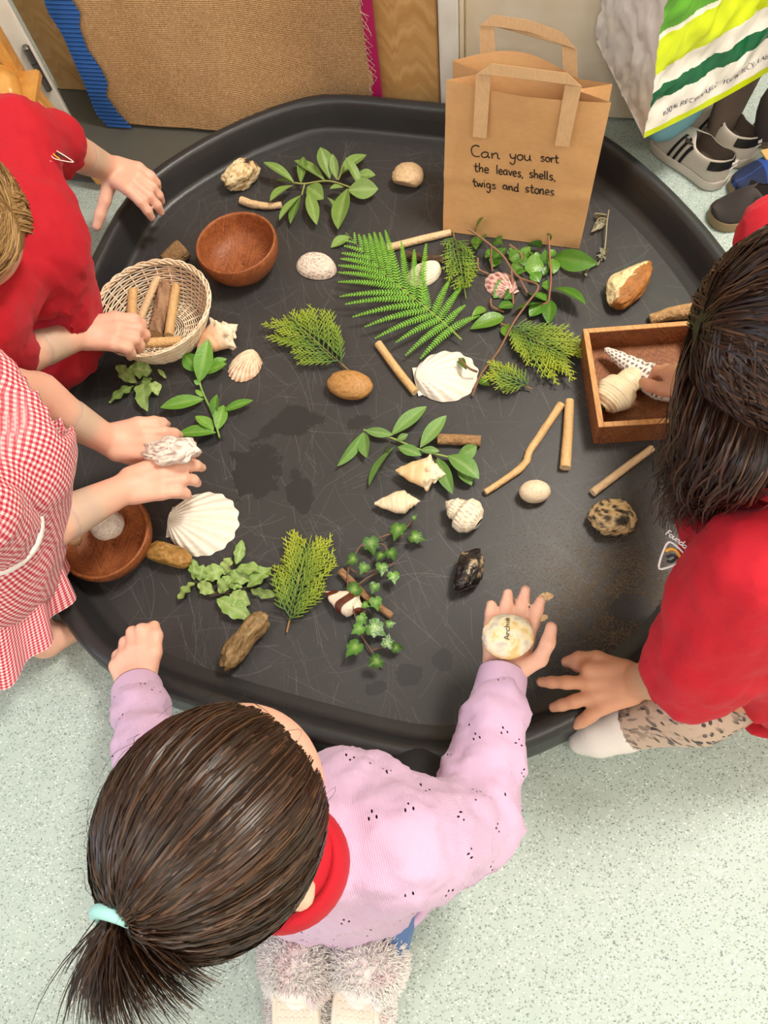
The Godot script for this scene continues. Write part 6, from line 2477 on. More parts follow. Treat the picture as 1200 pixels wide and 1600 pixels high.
func sticks() -> void:
	var pale := [lin(212, 176, 132), lin(228, 198, 158), lin(232, 208, 170)]
	var honey := [lin(206, 164, 108), lin(222, 184, 132), lin(230, 200, 154)]
	var bark := [lin(120, 84, 54), lin(176, 138, 100), lin(206, 170, 120)]
	var darkb := [lin(58, 42, 32), lin(96, 72, 54), lin(196, 150, 104)]
	stick("driftwood_stick", "short pale driftwood piece between flint and leafy sprig", [[377, 313], [395, 319], [420, 322], [440, 320]], 0.0075, 0.0055, pale, "peeled_wood", 0.14)
	stick("peeled_stick", "pale peeled stick at the foot of the paper bag", [[605, 388], [650, 376], [704, 363]], 0.0068, 0.0062, pale)
	stick("bark_stick", "dark bark stick half hidden behind the white clam", [[632, 398], [660, 402], [692, 406]], 0.0075, 0.0065, darkb, "bark", 0.12)
	stick("peeled_stick", "pale stick left of the white scallop with twig", [[591, 537], [620, 577], [649, 613]], 0.0068, 0.0066, honey)
	stick("bark_stick", "short brown barked cylinder under the mid tray sprig", [[684, 686], [715, 687], [751, 689]], 0.0085, 0.0085, [lin(140, 104, 68), lin(178, 140, 96), lin(190, 140, 90)], "bark", 0.04)
	stick("kinked_twig", "long honey twig with a kink in its middle", [[758, 769], [800, 742], [822, 722], [826, 708], [852, 668], [877, 632]], 0.0048, 0.0062, honey, "peeled_wood", 0.14)
	stick("peeled_stick", "straight honey stick beside the kinked twig, left of the wooden box", [[883, 731], [887, 680], [890, 626]], 0.0082, 0.0068, honey)
	stick("peeled_stick", "slim pale stick below the wooden box", [[926, 770], [972, 735], [1019, 700]], 0.0062, 0.0056, pale)
	stick("bark_stick", "bark covered stick leaning behind the wooden box", [[1016, 500, 0.012], [1050, 490, 0.02], [1092, 484, 0.03]], 0.009, 0.013, [lin(150, 112, 72), lin(196, 156, 108), lin(214, 180, 130)], "bark", 0.08)
	stick("bark_stick", "brown bark stick lying across the ivy", [[532, 892, 0.016], [570, 930, 0.016], [612, 963, 0.012]], 0.0058, 0.0050, bark, "bark", 0.12)
	stick("cork_piece", "stubby brown wood cylinder behind the wicker basket", [[262, 412, 0.022], [276, 398, 0.026], [287, 388, 0.028]], 0.0185, 0.0185, [lin(128, 96, 62), lin(156, 124, 84), lin(172, 138, 96)], "bark", 0.02)
	# in the basket
	var g := "sticks in the wicker basket"
	stick("bark_stick", "thick speckled bark stick in the middle of the wicker basket", [[242, 522, 0.026], [254, 470, 0.030], [264, 425, 0.034]], 0.0125, 0.0125, [lin(124, 92, 68), lin(188, 150, 118), lin(210, 178, 138)], "bark", 0.06, g)
	stick("peeled_stick", "honey stick right of the bark stick in the wicker basket", [[264, 524, 0.024], [270, 480, 0.028], [276, 444, 0.034]], 0.0082, 0.0078, honey, "peeled_wood", 0.03, g)
	stick("peeled_stick", "slim pale stick leaning left of the bark stick in the basket", [[219, 500, 0.030], [233, 464, 0.040], [249, 427, 0.048]], 0.0068, 0.0066, pale, "peeled_wood", 0.04, g)
	stick("peeled_stick", "short honey stick at the left of the wicker basket", [[206, 495, 0.034], [207, 470, 0.040], [208, 452, 0.046]], 0.0085, 0.0080, honey, "peeled_wood", 0.04, g)
	stick("peeled_stick", "honey stick between the child's fingers across the basket", [[212, 536, 0.072], [245, 535, 0.066], [285, 533, 0.062]], 0.0082, 0.0085, honey, "peeled_wood", 0.05, g)


# ---------------------------------------------------------------- leaves
# one leaf blade: arch lifts its middle, fold raises its edges, wave ruffles them, shape sets where it is widest
func add_leaf(b: Buf, p0: Vector3, p1: Vector3, wid: float, col: Color, rib: Color, arch := 0.12, fold := 0.25, wave := 0.0, shape := 0.9, roll := 0.0) -> void:
	var d := p1 - p0
	var L := d.length()
	d = d.normalized()
	var up := (Vector3.UP - d * d.y).normalized().rotated(d, roll)
	var s := d.cross(up)
	var rows := 13
	var cols := 7
	var base := b.v.size()
	var ph := rng.randf() * TAU
	for i in rows:
		var t := i / (rows - 1.0)
		var w := wid * 0.5 * pow(maxf(0.0, sin(PI * pow(t, shape))), 0.85) + 0.0004
		var c := p0.lerp(p1, t) + up * arch * L * 4.0 * t * (1.0 - t)
		for k in cols:
			var x := k / (cols - 1.0) * 2.0 - 1.0
			var h := absf(x) * w * fold + wave * wid * sin(t * 17.0 + ph + x) * absf(x) * 0.5
			var ww := w * (1.0 + wave * 0.5 * sin(t * 23.0 + ph))
			var cc := col.lerp(rib, clampf(1.0 - absf(x) * 3.6, 0.0, 1.0) * 0.32)
			cc = cc.lerp(col.darkened(0.25), clampf(noise.get_noise_2d(t * 6.0 + ph, x * 2.0 + ph) * 0.8, 0.0, 1.0))
			b.add(c + s * x * ww + up * h, cc)
	b.grid(base, rows, cols)


# px list is in crop coordinates: point = off + q / scale
func px3(q: Array, off: Array, sc: float, h: float) -> Vector3:
	return at(off[0] + q[0] / sc, off[1] + q[1] / sc, h)


func sprig(called: String, label: String, off: Array, sc: float, stems: Array, leaves: Array, cols: Array, rib: Color, o_: Dictionary) -> Node3D:
	var h: float = o_.get("h", 0.014)
	var st: Array = []
	for s in stems:
		var pts := []
		for i in s.size():
			pts.append(px3(s[i], off, sc, h + (s[i][2] if s[i].size() > 2 else 0.0)))
		st.append(smooth_path(pts, 4))
	var mid: Vector3 = st[0][st[0].size() / 2]
	var o := thing(called, label, "plant sprig", Vector3(mid.x, FLOOR, mid.z))
	for s in st:
		var b := Buf.new()
		add_tube(b, s, [o_.get("r0", 0.0016), o_.get("r1", 0.0011)] if s.size() < 3 else [o_.get("r0", 0.0016)], 7, o_.get("stem", lin(140, 160, 80)), true)
		part(b, "stem", mats.stem, o)
	var i := 0
	for q in leaves:
		var k: float = 1.0 / sc
		var raise: float = q[5] if q.size() > 5 else rng.randf_range(-0.002, 0.010)
		var p0 := at(off[0] + q[0] * k, off[1] + q[1] * k, h + 0.001)
		var p1 := at(off[0] + q[2] * k, off[1] + q[3] * k, maxf(h + raise, FLOOR + 0.003))
		var wid: float = q[4] * k * (p0 - Vector3(0, CAM_H, 0)).length() / FOCAL * 1.16
		var b := Buf.new()
		var ci: Color = cols[i % cols.size()].lerp(cols[(i + 1) % cols.size()], rng.randf())
		add_leaf(b, p0, p1, wid, ci, rib, rng.randf_range(0.03, o_.get("arch", 0.12)), o_.get("fold", 0.25), o_.get("wave", 0.0), o_.get("shape", 0.9), rng.randfn(0.0, o_.get("roll", 0.35)))
		part(b, "leaf", mats[o_.get("mat", "leaf")], o)
		i += 1
	return o


func sprigs() -> void:
	var olive := [lin(110, 142, 62), lin(132, 164, 84), lin(92, 124, 50), lin(142, 172, 96)]
	var pale_rib := lin(186, 204, 140)
	sprig("leafy_sprig", "olive green leafy sprig at the top of the tray", [400, 220], 3.43, [[[590, 285], [480, 240], [380, 215], [260, 230], [210, 225]], [[260, 235, 0.0], [245, 290, 0.0]], [[440, 210], [470, 140, 0.01]]],
		[[205, 225, 40, 115, 45, 0.02], [240, 230, 255, 85, 40], [370, 215, 205, 105, 52], [210, 230, 100, 215, 36], [200, 240, 75, 325, 52], [245, 290, 125, 425, 46], [240, 300, 185, 445, 42], [280, 270, 325, 450, 52], [275, 245, 362, 312, 74], [395, 205, 345, 35, 68, 0.03], [435, 210, 410, 70, 38, 0.03], [560, 260, 480, 90, 44, 0.03], [445, 190, 592, 75, 62], [530, 190, 640, 185, 52], [490, 265, 655, 258, 82], [490, 255, 440, 475, 78], [470, 250, 395, 258, 32], [375, 300, 420, 362, 30]],
		olive, pale_rib, {"h": 0.022, "arch": 0.08, "fold": 0.3, "shape": 1.15, "stem": lin(150, 150, 84)})
	sprig("leafy_sprig", "green leafy sprig above the cream conch mid tray", [400, 620], 3.0, [[[505, 155], [640, 195], [760, 245], [870, 275], [940, 290]]],
		[[505, 165, 380, 325, 48], [510, 170, 520, 285, 58], [510, 157, 642, 178, 38], [635, 180, 800, 45, 66], [655, 230, 530, 418, 76], [630, 205, 622, 265, 40], [660, 205, 712, 175, 26], [770, 238, 893, 88, 60, 0.018], [665, 235, 775, 275, 48], [770, 250, 860, 255, 30], [850, 285, 922, 455, 58], [900, 275, 1045, 385, 84], [940, 290, 1035, 230, 60], [945, 345, 1010, 415, 60]],
		[lin(104, 148, 72), lin(124, 166, 90), lin(92, 134, 60), lin(136, 176, 100)], pale_rib, {"h": 0.016, "arch": 0.1, "fold": 0.22, "shape": 1.05, "stem": lin(150, 172, 90)})
	sprig("leafy_sprig", "bright green willowy sprig right of the gingham child's hands", [0, 350], 2.667, [[[915, 890], [885, 790], [840, 690], [825, 620, 0.004]]],
		[[830, 660, 868, 480, 62, 0.03], [825, 615, 768, 540, 56, 0.01], [850, 625, 945, 582, 44], [865, 595, 945, 563, 30], [850, 730, 668, 765, 52], [895, 800, 905, 710, 42, 0.015], [905, 860, 932, 755, 46], [930, 780, 1055, 735, 36], [900, 870, 740, 878, 54], [890, 860, 815, 800, 52], [880, 858, 828, 838, 22], [835, 668, 808, 652, 16], [845, 720, 815, 692, 16]],
		[lin(104, 156, 56), lin(126, 176, 72), lin(92, 146, 48)], lin(176, 208, 120), {"h": 0.015, "arch": 0.08, "fold": 0.25, "shape": 1.0, "stem": lin(140, 176, 84)})
	var varie := [lin(146, 176, 96), lin(168, 194, 116), lin(126, 160, 80)]
	var vrib := lin(206, 216, 160)
	sprig("variegated_sprig", "small pale wavy leaved sprig below the wicker basket", [0, 350], 2.667, [[[630, 620], [600, 650], [565, 668]]],
		[[572, 660, 485, 588, 46], [635, 612, 535, 605, 62, 0.012], [600, 640, 610, 778, 62], [625, 660, 660, 712, 46], [560, 675, 455, 745, 42], [615, 640, 612, 672, 34], [692, 642, 658, 606, 14]],
		varie, vrib, {"h": 0.014, "arch": 0.1, "fold": 0.2, "wave": 0.22, "shape": 0.95, "stem": lin(84, 74, 54)})
	sprig("variegated_sprig", "pale green wavy leaved sprig between ochre flint and grey flint", [50, 630], 3.0, [[[760, 830], [830, 890], [840, 905], [930, 880], [1012, 862]], [[850, 902], [890, 860], [930, 805, 0.006]], [[900, 890], [960, 900]]],
		[[760, 840, 685, 925, 58], [760, 825, 755, 730, 46], [785, 832, 805, 755, 44, 0.012], [800, 815, 908, 775, 66], [905, 805, 936, 722, 62, 0.016], [958, 755, 985, 640, 42], [955, 778, 1087, 785, 62], [910, 805, 1045, 828, 60], [1010, 862, 1126, 770, 62], [1025, 876, 1152, 895, 46], [880, 890, 932, 808, 56, 0.016], [925, 850, 985, 862, 46], [780, 842, 857, 886, 54], [930, 895, 1022, 942, 72], [868, 915, 1030, 1015, 76]],
		varie, vrib, {"h": 0.016, "arch": 0.1, "fold": 0.18, "wave": 0.2, "shape": 0.95, "stem": lin(62, 50, 42)})
	var wood := lin(132, 96, 70)
	var gl := [lin(58, 104, 34), lin(82, 134, 44), lin(104, 150, 52)]
	sprig("honeysuckle_stem", "tangled woody stem with heart shaped leaves before the paper bag", [700, 330], 3.43, [[[110, 95, 0.04], [200, 160, 0.03], [290, 235, 0.02], [340, 310, 0.015], [390, 360, 0.012], [485, 402, 0.02], [420, 500, 0.014], [350, 600, 0.012], [270, 750, 0.010], [180, 870, 0.014], [130, 990, 0.0]], [[235, 190, 0.03], [230, 250, 0.016], [238, 320, 0.0]], [[340, 315, 0.016], [345, 400, 0.006], [350, 500, 0.0]], [[380, 350, 0.012], [425, 440, 0.004]], [[330, 180, 0.016], [390, 230, 0.01], [395, 290, 0.004]], [[160, 250, 0.014], [165, 310, 0.006], [215, 335, 0.0]], [[60, 790, 0.028], [110, 840, 0.030], [155, 860, 0.016]], [[230, 470, 0.004], [235, 510, 0.002], [300, 540, 0.0]]],
		[[185, 130, 150, 205, 66, 0.02], [150, 110, 190, 35, 36, 0.05], [240, 175, 292, 132, 42], [230, 275, 312, 198, 74, 0.015], [340, 240, 345, 190, 36], [405, 305, 340, 285, 70], [330, 380, 243, 465, 72], [310, 605, 312, 672, 46], [540, 395, 508, 383, 32], [60, 790, 100, 850, 32, 0.026], [165, 905, 225, 935, 34], [300, 565, 120, 632, 72], [300, 200, 262, 150, 44, 0.02], [330, 260, 400, 215, 60, 0.012], [260, 250, 238, 300, 50], [360, 340, 420, 320, 52], [400, 250, 440, 190, 48, 0.014], [345, 430, 300, 470, 46], [350, 500, 270, 520, 60], [420, 440, 470, 470, 44], [200, 520, 130, 560, 40], [250, 210, 200, 250, 40]],
		gl, lin(150, 176, 96), {"h": 0.012, "arch": 0.08, "fold": 0.2, "shape": 0.75, "stem": wood, "r0": 0.0019, "mat": "glossy_leaf", "roll": 0.5})
	sprig("glossy_sprig", "sprig of glossy dark green leaves at the bag's lower right corner", [700, 330], 3.43, [[[540, 130, 0.03], [545, 230, 0.02], [552, 340, 0.01], [545, 440, 0.008], [530, 490, 0.004], [455, 505, 0.0]]],
		[[500, 195, 428, 172, 62, 0.02], [410, 305, 515, 288, 92], [440, 300, 400, 230, 70], [530, 285, 520, 205, 44, 0.02], [550, 245, 570, 205, 32], [565, 335, 560, 252, 54], [510, 345, 532, 292, 26], [570, 245, 802, 282, 88, 0.022], [560, 412, 738, 500, 72, 0.02], [545, 475, 540, 605, 62], [530, 482, 455, 438, 62], [520, 492, 355, 532, 64], [505, 500, 438, 565, 62], [545, 160, 530, 118, 20, 0.03], [470, 270, 430, 215, 60], [450, 330, 490, 380, 56], [500, 240, 460, 250, 40], [548, 420, 500, 400, 46]],
		gl, lin(140, 170, 84), {"h": 0.014, "arch": 0.1, "fold": 0.18, "shape": 0.95, "stem": lin(150, 96, 72), "mat": "glossy_leaf", "roll": 0.4})
	sprig("dried_twig", "dry grey twig with shrivelled leaves right of the paper bag", [700, 330], 3.43, [[[862, -5, 0.004], [852, 60, 0.012], [840, 200, 0.004], [815, 262, 0.002], [800, 290, 0.0]], [[850, 45, 0.010], [810, 40, 0.008], [775, 100, 0.002]], [[850, 20, 0.012], [790, 12, 0.01]]],
		[[850, 30, 785, 10, 26], [845, 42, 768, 112, 30], [838, 195, 842, 262, 34], [815, 260, 795, 238, 22], [808, 280, 745, 350, 36], [800, 250, 850, 235, 20]],
		[lin(130, 128, 106), lin(158, 152, 128)], lin(176, 170, 146), {"h": 0.012, "arch": 0.2, "fold": 0.9, "wave": 0.4, "shape": 0.8, "stem": lin(146, 138, 110), "r0": 0.0014, "roll": 0.8})
	var b := Buf.new()
	var p0 := at(546, 370, 0.010)
	var p1 := at(517, 387, 0.010)
	add_leaf(b, p0, p1, 0.022, lin(128, 162, 84), pale_rib, 0.06, 0.2, 0.0, 0.9)
	single(b, "loose_leaf", mats.leaf, Vector3(p0.x, FLOOR, p0.z), "single pale green leaf by the tip of the fern", "leaf")
	ivy()


func add_ivy_leaf(b: Buf, c: Vector3, dir: Vector3, s: float, up: Vector3, col: Color, rib: Color) -> void:
	dir = (dir - up * dir.dot(up)).normalized()
	var x := dir.cross(up)
	var half := [[0.0, -0.34], [0.17, -0.47], [0.34, -0.40], [0.50, -0.14], [0.40, 0.0], [0.44, 0.20], [0.24, 0.26], [0.12, 0.45], [0.0, 0.68]]
	var ring := []
	for q in half:
		ring.append(q)
	for i in range(half.size() - 2, 0, -1):
		ring.append([-half[i][0], half[i][1]])
	var m := b.add(c + dir * -0.10 * s, rib)
	var n := ring.size()
	var i0 := b.v.size()
	for lay in [0.55, 1.0]:
		for q in ring:
			var e: Vector2 = Vector2(q[0], q[1] + 0.1) * lay - Vector2(0, 0.1)
			var h: float = 0.10 * absf(e.x) - 0.16 * e.length_squared() + 0.02 * rng.randfn()
			b.add(c + x * e.x * s + dir * e.y * s + up * h * s, col.lerp(rib, 0.25 if lay < 0.9 else 0.0).lerp(col.darkened(0.3), rng.randf() * 0.3))
	for k in n:
		var k2 := (k + 1) % n
		b.tri(m, i0 + k, i0 + k2)
		b.quad(i0 + k, i0 + n + k, i0 + n + k2, i0 + k2)


func ivy() -> void:
	var off := [400, 620]
	var sc := 3.0
	var leaves := [[665, 625, 84, -0.3, 1.0], [752, 657, 74, 0.9, 0.35], [540, 692, 84, 0.1, 1.0], [635, 735, 58, 0.4, 1.0], [450, 762, 62, -0.9, 0.5], [582, 745, 52, -0.6, 0.8], [590, 802, 64, 0.0, 1.0], [505, 802, 54, -0.4, 0.9], [645, 842, 58, 0.2, 1.0], [455, 908, 84, -0.8, 0.6], [555, 892, 54, -0.3, 1.0], [562, 965, 62, 0.2, 1.0], [512, 975, 36, 0.7, 0.4], [497, 1040, 54, 0.5, 0.7], [480, 1087, 64, -0.8, 0.5], [560, 1085, 92, 0.7, 0.5], [627, 1065, 42, 0.9, -0.2], [460, 1177, 84, -0.7, 0.8], [618, 1150, 62, 0.1, -1.0], [660, 1177, 52, 1.0, 0.3], [560, 1242, 72, -0.8, 0.6], [742, 565, 28, 0.6, -0.7]]
	var stems := [[[740, 572, 0.004], [690, 622, 0.008], [580, 660, 0.012], [500, 692, 0.012], [470, 730, 0.012], [436, 790, 0.012], [430, 890, 0.014], [448, 960, 0.022], [470, 1050, 0.008], [492, 1115, 0.004], [540, 1190, 0.004], [592, 1272, 0.0]], [[580, 660, 0.012], [640, 640, 0.010], [690, 660, 0.006]], [[500, 700, 0.012], [590, 690, 0.010], [625, 735, 0.008]], [[438, 800, 0.012], [490, 830, 0.010], [590, 800, 0.010], [650, 780, 0.004]], [[455, 900, 0.016], [520, 850, 0.012], [590, 820, 0.010], [640, 830, 0.006]], [[495, 1120, 0.004], [550, 1090, 0.006]], [[540, 1188, 0.004], [600, 1175, 0.006], [650, 1178, 0.004]]]
	var pts0 := px3([540, 900], off, sc, FLOOR)
	var o := thing("ivy_trail", "trailing ivy with small dark green lobed leaves over a bark stick", "plant sprig", pts0)
	for s in stems:
		var pts := []
		for q in s:
			pts.append(px3(q, off, sc, FLOOR + 0.004 + q[2]))
		var b := Buf.new()
		add_tube(b, smooth_path(pts, 4), [0.0011], 6, lin(122, 92, 72))
		part(b, "stem", mats.stem, o)
	for q in leaves:
		var c := px3(q, off, sc, FLOOR + rng.randf_range(0.016, 0.030))
		var s: float = q[2] / sc * (c - Vector3(0, CAM_H, 0)).length() / FOCAL * 1.05
		# q[3], q[4]: way the tip points in the photo (right, down)
		var dir: Vector3 = CAM_X * q[3] - CAM_Y * q[4]
		dir.y = 0
		var up := (Vector3.UP + Vector3(rng.randfn(0, 0.3), 0, rng.randfn(0, 0.3))).normalized()
		var b := Buf.new()
		var col: Color = [lin(66, 116, 40), lin(88, 142, 52), lin(52, 96, 34)][rng.randi() % 3]
		add_ivy_leaf(b, c, dir.normalized(), s, up, col, lin(150, 186, 100))
		part(b, "leaf", mats.glossy_leaf, o)


# ---------------------------------------------------------------- conifer sprigs: flat fans of scaly twigs with yellow tips
func conifer(label: String, stem_px: Array, tip_px: Array, wpx: float, n: int, yellow: float, h := 0.012) -> void:
	var p0 := at(stem_px[0], stem_px[1], FLOOR + 0.006)
	var p1 := at(tip_px[0], tip_px[1], FLOOR + h)
	var o := thing("conifer_sprig", label, "plant sprig", Vector3(p0.x, FLOOR, p0.z), "golden conifer sprigs")
	var d := p1 - p0
	var L := d.length()
	d = d.normalized()
	var s := d.cross(Vector3.UP).normalized()
	var wid := wpx * (p0 - Vector3(0, CAM_H, 0)).length() / FOCAL * 0.5
	var green := lin(46, 92, 44)
	var light := lin(104, 152, 56)
	var gold := lin(192, 202, 58)
	var b := Buf.new()
	add_tube(b, smooth_path([p0, p0.lerp(p1, 0.33) + Vector3(0, 0.004, 0), p0.lerp(p1, 0.7) + Vector3(0, 0.006, 0), p0.lerp(p1, 0.97)], 4), [0.0016, 0.0015, 0.0014, 0.0012, 0.0011, 0.001, 0.001, 0.0009], 6, lin(150, 112, 70), true, lin(120, 150, 60))
	part(b, "stem", mats.stem, o)
	for i in n:
		var t := 0.14 + 0.84 * i / (n - 1.0)
		var sd := 1.0 if i % 2 == 0 else -1.0
		# fan outline: widest a third of the way up
		var reach := wid * pow(sin(PI * clampf(pow(t, 0.75) * 0.93 + 0.04, 0.0, 1.0)), 0.8) * rng.randf_range(0.6, 1.15)
		var root := p0.lerp(p1, t * 0.80) + Vector3(0, 0.005, 0)
		var fwd := lerpf(1.1, 2.0, t) * rng.randf_range(0.8, 1.2)
		var end := root + s * sd * reach + d * reach * fwd + Vector3(0, rng.randf_range(-0.004, 0.006), 0)
		end.y = maxf(end.y, FLOOR + 0.002)
		b = Buf.new()
		var c0 := green.lerp(light, t * 0.5)
		var c1 := light.lerp(gold, yellow * clampf(0.35 + t * 0.8 + rng.randfn(0.0, 0.12), 0.0, 1.0))
		var ctl := root.lerp(end, 0.5) + s * sd * reach * 0.18 + Vector3(0, 0.004, 0)
		var path := []
		for k in 8:
			var q := k / 7.0
			path.append(root.lerp(ctl, q).lerp(ctl.lerp(end, q), q))
		add_tube(b, path, [0.0013, 0.0013, 0.0012, 0.0012, 0.0011, 0.0010, 0.0009, 0.0006], 5, c0, true, c1, 0.6)
		var sub := clampi(int((end - root).length() / 0.0040), 4, 14)
		for k in sub:
			var q := 0.08 + 0.88 * k / (sub - 1.0)
			var at0 := root.lerp(ctl, q).lerp(ctl.lerp(end, q), q)
			var bd: Vector3 = (end - root).normalized()
			var bs := bd.cross(Vector3.UP).normalized()
			var ssd := 1.0 if k % 2 == 0 else -1.0
			var l := (0.0150 * (1.0 - 0.55 * q) + 0.003) * rng.randf_range(0.6, 1.3)
			var e2 := at0 + (bd * 0.80 + bs * ssd * 0.60 + Vector3(0, rng.randf_range(-0.05, 0.22), 0)) * l
			var cc := c0.lerp(c1, q)
			add_tube(b, [at0, at0.lerp(e2, 0.5) + bs * ssd * l * 0.05, e2], [0.0011, 0.0011, 0.0005], 4, cc, true, cc.lerp(c1, 0.7), 0.6)
			var at1 := at0.lerp(e2, 0.45)
			var e3 := at1 + (bd * 0.95 - bs * ssd * 0.25) * l * 0.5
			add_tube(b, [at1, e3], [0.0009, 0.0005], 4, cc, true, cc.lerp(c1, 0.8), 0.6)
		part(b, "branchlet", mats.leaf, o)


func conifers() -> void:
	conifer("golden tipped conifer sprig lying above the sandy brown pebble", [546, 580], [440, 489], 92, 22, 0.75)
	conifer("dark conifer sprig hanging below the foot of the paper bag", [708, 363], [729, 470], 40, 18, 0.5, 0.016)
	conifer("broad golden conifer sprig under the honeysuckle by the wooden box", [782, 505], [902, 572], 88, 26, 0.9, 0.010)
	conifer("tiny yellow conifer tip right of the white scallop", [831, 608], [766, 585], 46, 12, 0.9)
	conifer("tall yellow green conifer sprig left of the ivy", [448, 988], [488, 832], 88, 26, 0.95)


# ---------------------------------------------------------------- fern
func fern() -> void:
	var off := [400, 220]
	var sc := 3.43
	var spine := []
	for q in [[482, 492, 0.020], [600, 620, 0.026], [740, 760, 0.030], [880, 870, 0.026], [1000, 970, 0.022], [1102, 1066, 0.012]]:
		spine.append(px3(q, off, sc, FLOOR + q[2]))
	var path := smooth_path(spine, 8)
	var o := thing("fern_frond", "bright green fern frond lying across the middle of the tray", "plant sprig", Vector3(spine[2].x, FLOOR, spine[2].z))
	var b := Buf.new()
	var rad := []
	for i in path.size():
		rad.append(lerpf(0.0006, 0.0016, i / (path.size() - 1.0)))
	add_tube(b, path, rad, 6, lin(140, 164, 70))
	part(b, "stem", mats.stem, o)
	var left := [[472, 505], [470, 535], [470, 563], [458, 602], [452, 632], [440, 668], [440, 706], [438, 756], [447, 835], [476, 876], [515, 945], [580, 998], [635, 1060], [748, 1082], [800, 1152], [880, 1170]]
	var right := [[505, 485], [527, 490], [550, 500], [577, 503], [605, 496], [632, 488], [662, 490], [692, 478], [778, 538], [848, 582], [912, 550], [882, 690], [1042, 738], [1118, 762], [1122, 880], [1200, 935]]
	for sdi in 2:
		var tips: Array = left if sdi == 0 else right
		for i in tips.size():
			var t := pow((i + 0.5) / tips.size(), 0.92) * 0.90
			var fi := clampf(t * (path.size() - 1), 0.0, path.size() - 1.01)
			var root: Vector3 = path[int(fi)].lerp(path[int(fi) + 1], fi - int(fi))
			var droop := lerpf(0.012, -0.012, t)
			var tip := px3(tips[i], off, sc, maxf(FLOOR + 0.004, root.y + droop))
			b = Buf.new()
			pinna(b, root, tip, -1.0 if sdi == 0 else 1.0)
			part(b, "leaflet", mats.leaf, o)


func pinna(b: Buf, root: Vector3, tip: Vector3, _sd: float) -> void:
	var d := tip - root
	var L := d.length()
	d = d.normalized()
	var up := (Vector3.UP - d * d.y).normalized()
	var s := d.cross(up)
	var n := clampi(int(L / 0.0042), 5, 24)
	var pts := []
	for i in 6:
		pts.append(root.lerp(tip, i / 5.0) + up * 0.05 * L * sin(PI * i / 5.0))
	add_tube(b, pts, [0.0006], 4, lin(120, 160, 56))
	var c0 := lin(96, 160, 44)
	var c1 := lin(128, 186, 62)
	for i in n:
		var t := (i + 0.3) / n
		var p := root.lerp(tip, t) + up * 0.05 * L * sin(PI * t)
		var l := minf(0.0086, L * 0.15) * pow(1.0 - t, 0.65) * (0.75 + 0.25 * minf(1.0, t * 6.0)) + 0.0012
		var w := L / n * 0.37
		for q in [-1.0, 1.0]:
			var e: Vector3 = (s * q + d * 0.35).normalized()
			var i0 := b.v.size()
			var c := c0.lerp(c1, rng.randf())
			b.add(p - d * w, c)
			b.add(p + d * w, c)
			b.add(p + e * l * 0.65 - d * w * 0.55 + up * l * 0.10, c)
			b.add(p + e * l * 0.65 + d * w * 0.95 + up * l * 0.10, c)
			b.add(p + e * l + d * w * 0.5 + up * l * 0.02, c.lerp(c1, 0.4))
			if q < 0:
				b.quad(i0, i0 + 1, i0 + 3, i0 + 2)
				b.tri(i0 + 2, i0 + 3, i0 + 4)
			else:
				b.quad(i0 + 1, i0, i0 + 2, i0 + 3)
				b.tri(i0 + 3, i0 + 2, i0 + 4)


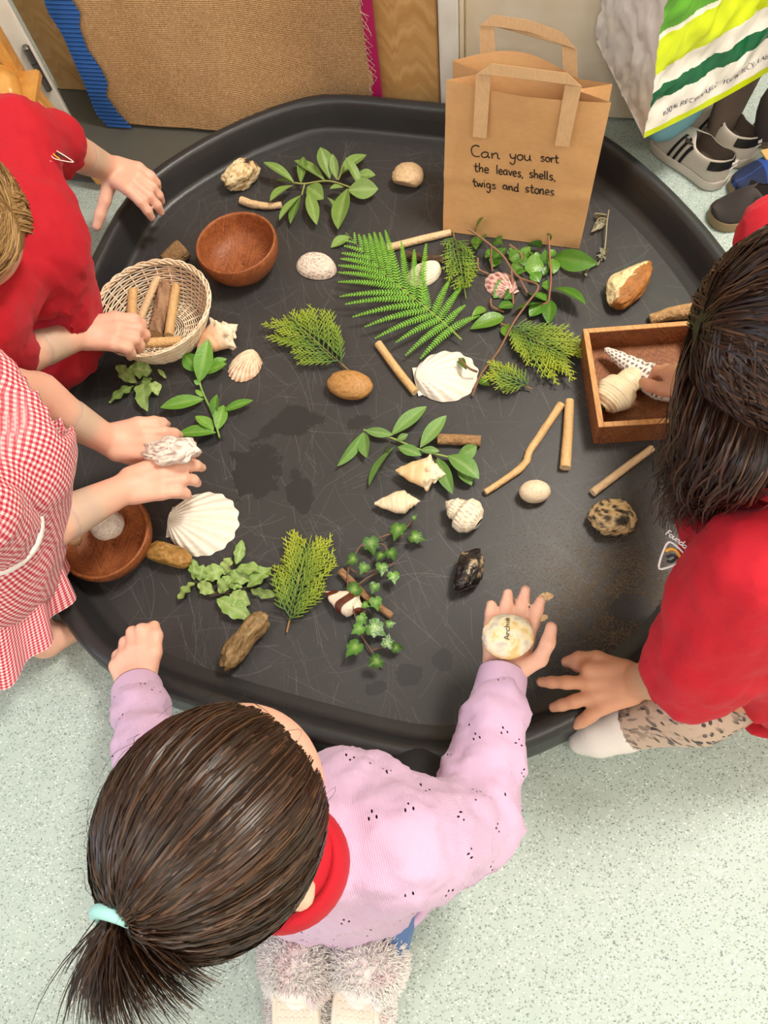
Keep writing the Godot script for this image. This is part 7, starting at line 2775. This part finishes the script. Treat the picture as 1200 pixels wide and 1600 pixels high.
# ---------------------------------------------------------------- sand
func sand() -> void:
	var grain := Buf.new()
	for q in [Vector3(1, 0, 0), Vector3(-0.5, 0, 0.87), Vector3(-0.5, 0, -0.87), Vector3(0, 1.1, 0)]:
		grain.add(q)
	grain.tri(0, 3, 1)
	grain.tri(1, 3, 2)
	grain.tri(2, 3, 0)
	grain.tri(0, 1, 2)
	var gm := grain.mesh(Vector3.ZERO, mats.sand)
	var spots := []
	var r := RandomNumberGenerator.new()
	r.seed = 9
	var k := 0
	while spots.size() < 14000 and k < 90000:
		k += 1
		var px := r.randfn(960.0, 80.0)
		var py := r.randfn(935.0, 62.0)
		var d := Vector2((px - 985.0) / 40.0, (py - 952.0) / 34.0).length()
		var n := noise.get_noise_2d(px * 0.03, py * 0.03)
		if d < 0.75 + n * 0.6 or px < 780.0:
			continue
		if n < -0.12 and r.randf() < 0.6:
			continue
		var p := at(px, py, FLOOR)
		if inside_floor(p):
			spots.append(p)
	var on_line := 0
	while on_line < 3600:   # a drift along the foot of the rim
		var t := r.randf()
		var q := Vector2(905, 1060).lerp(Vector2(1048, 950), t) + Vector2(r.randfn(0, 6), r.randfn(0, 6)) + Vector2(14, 12) * sin(PI * t)
		var p := at(q.x, q.y, FLOOR)
		on_line += 1
		if inside_floor(p):
			spots.append(p)
	for i in 1500:   # a thin dusting further out
		var p := at(r.randf_range(760, 1050), r.randf_range(700, 1000), FLOOR)
		if inside_floor(p):
			spots.append(p)
	var mm := MultiMesh.new()
	mm.transform_format = MultiMesh.TRANSFORM_3D
	mm.use_colors = true
	mm.mesh = gm
	mm.instance_count = spots.size()
	for i in spots.size():
		var s := r.randf_range(0.00040, 0.00085)
		mm.set_instance_transform(i, Transform3D(Basis(Vector3.UP, r.randf() * TAU).scaled(Vector3(s, s, s)), spots[i]))
		mm.set_instance_color(i, lin(150, 122, 86).lerp(lin(204, 178, 136), r.randf()))
	var o := MultiMeshInstance3D.new()
	o.name = "scattered_sand"
	o.multimesh = mm
	o.set_meta("label", "fine sand scattered over the right of the tray")
	o.set_meta("category", "sand")
	o.set_meta("kind", "stuff")
	add_child(o)
	for q in [[852, 933, 12.0, 7.0, "small heap of pale sand right of the black flint"], [846, 966, 10.0, 5.0, "smaller smear of pale sand beside the hand with the stone"]]:
		var b := Buf.new()
		var c := at(q[0], q[1], FLOOR)
		for i in 420:
			var a := r.randf() * TAU
			var e := sqrt(r.randf())
			var p := at(q[0] + cos(a) * e * q[2], q[1] + sin(a) * e * q[3] - cos(a) * e * 2.0, FLOOR) + Vector3(0, (1.0 - e) * 0.0018, 0)
			var s := r.randf_range(0.0004, 0.0008)
			var i0 := b.v.size()
			var col := lin(206, 168, 120).lerp(lin(230, 200, 156), r.randf())
			for v in [Vector3(1, 0, 0), Vector3(-0.5, 0, 0.87), Vector3(-0.5, 0, -0.87), Vector3(0, 1.1, 0)]:
				b.add(p + v * s * 1.4, col)
			b.tri(i0, i0 + 3, i0 + 1)
			b.tri(i0 + 1, i0 + 3, i0 + 2)
			b.tri(i0 + 2, i0 + 3, i0)
		var h := single(b, "sand_heap", mats.sand, c, q[4], "sand")
		h.set_meta("kind", "stuff")


var floor_poly := PackedVector2Array()


func inside_floor(p: Vector3) -> bool:
	if floor_poly.is_empty():
		var n := rim_pts.size()
		var c := Vector2.ZERO
		for q in rim_pts:
			c += q / n
		for q in rim_pts:
			floor_poly.append(q + (c - q).normalized() * 0.053)
	return Geometry2D.is_point_in_polygon(Vector2(p.x, p.z), floor_poly)
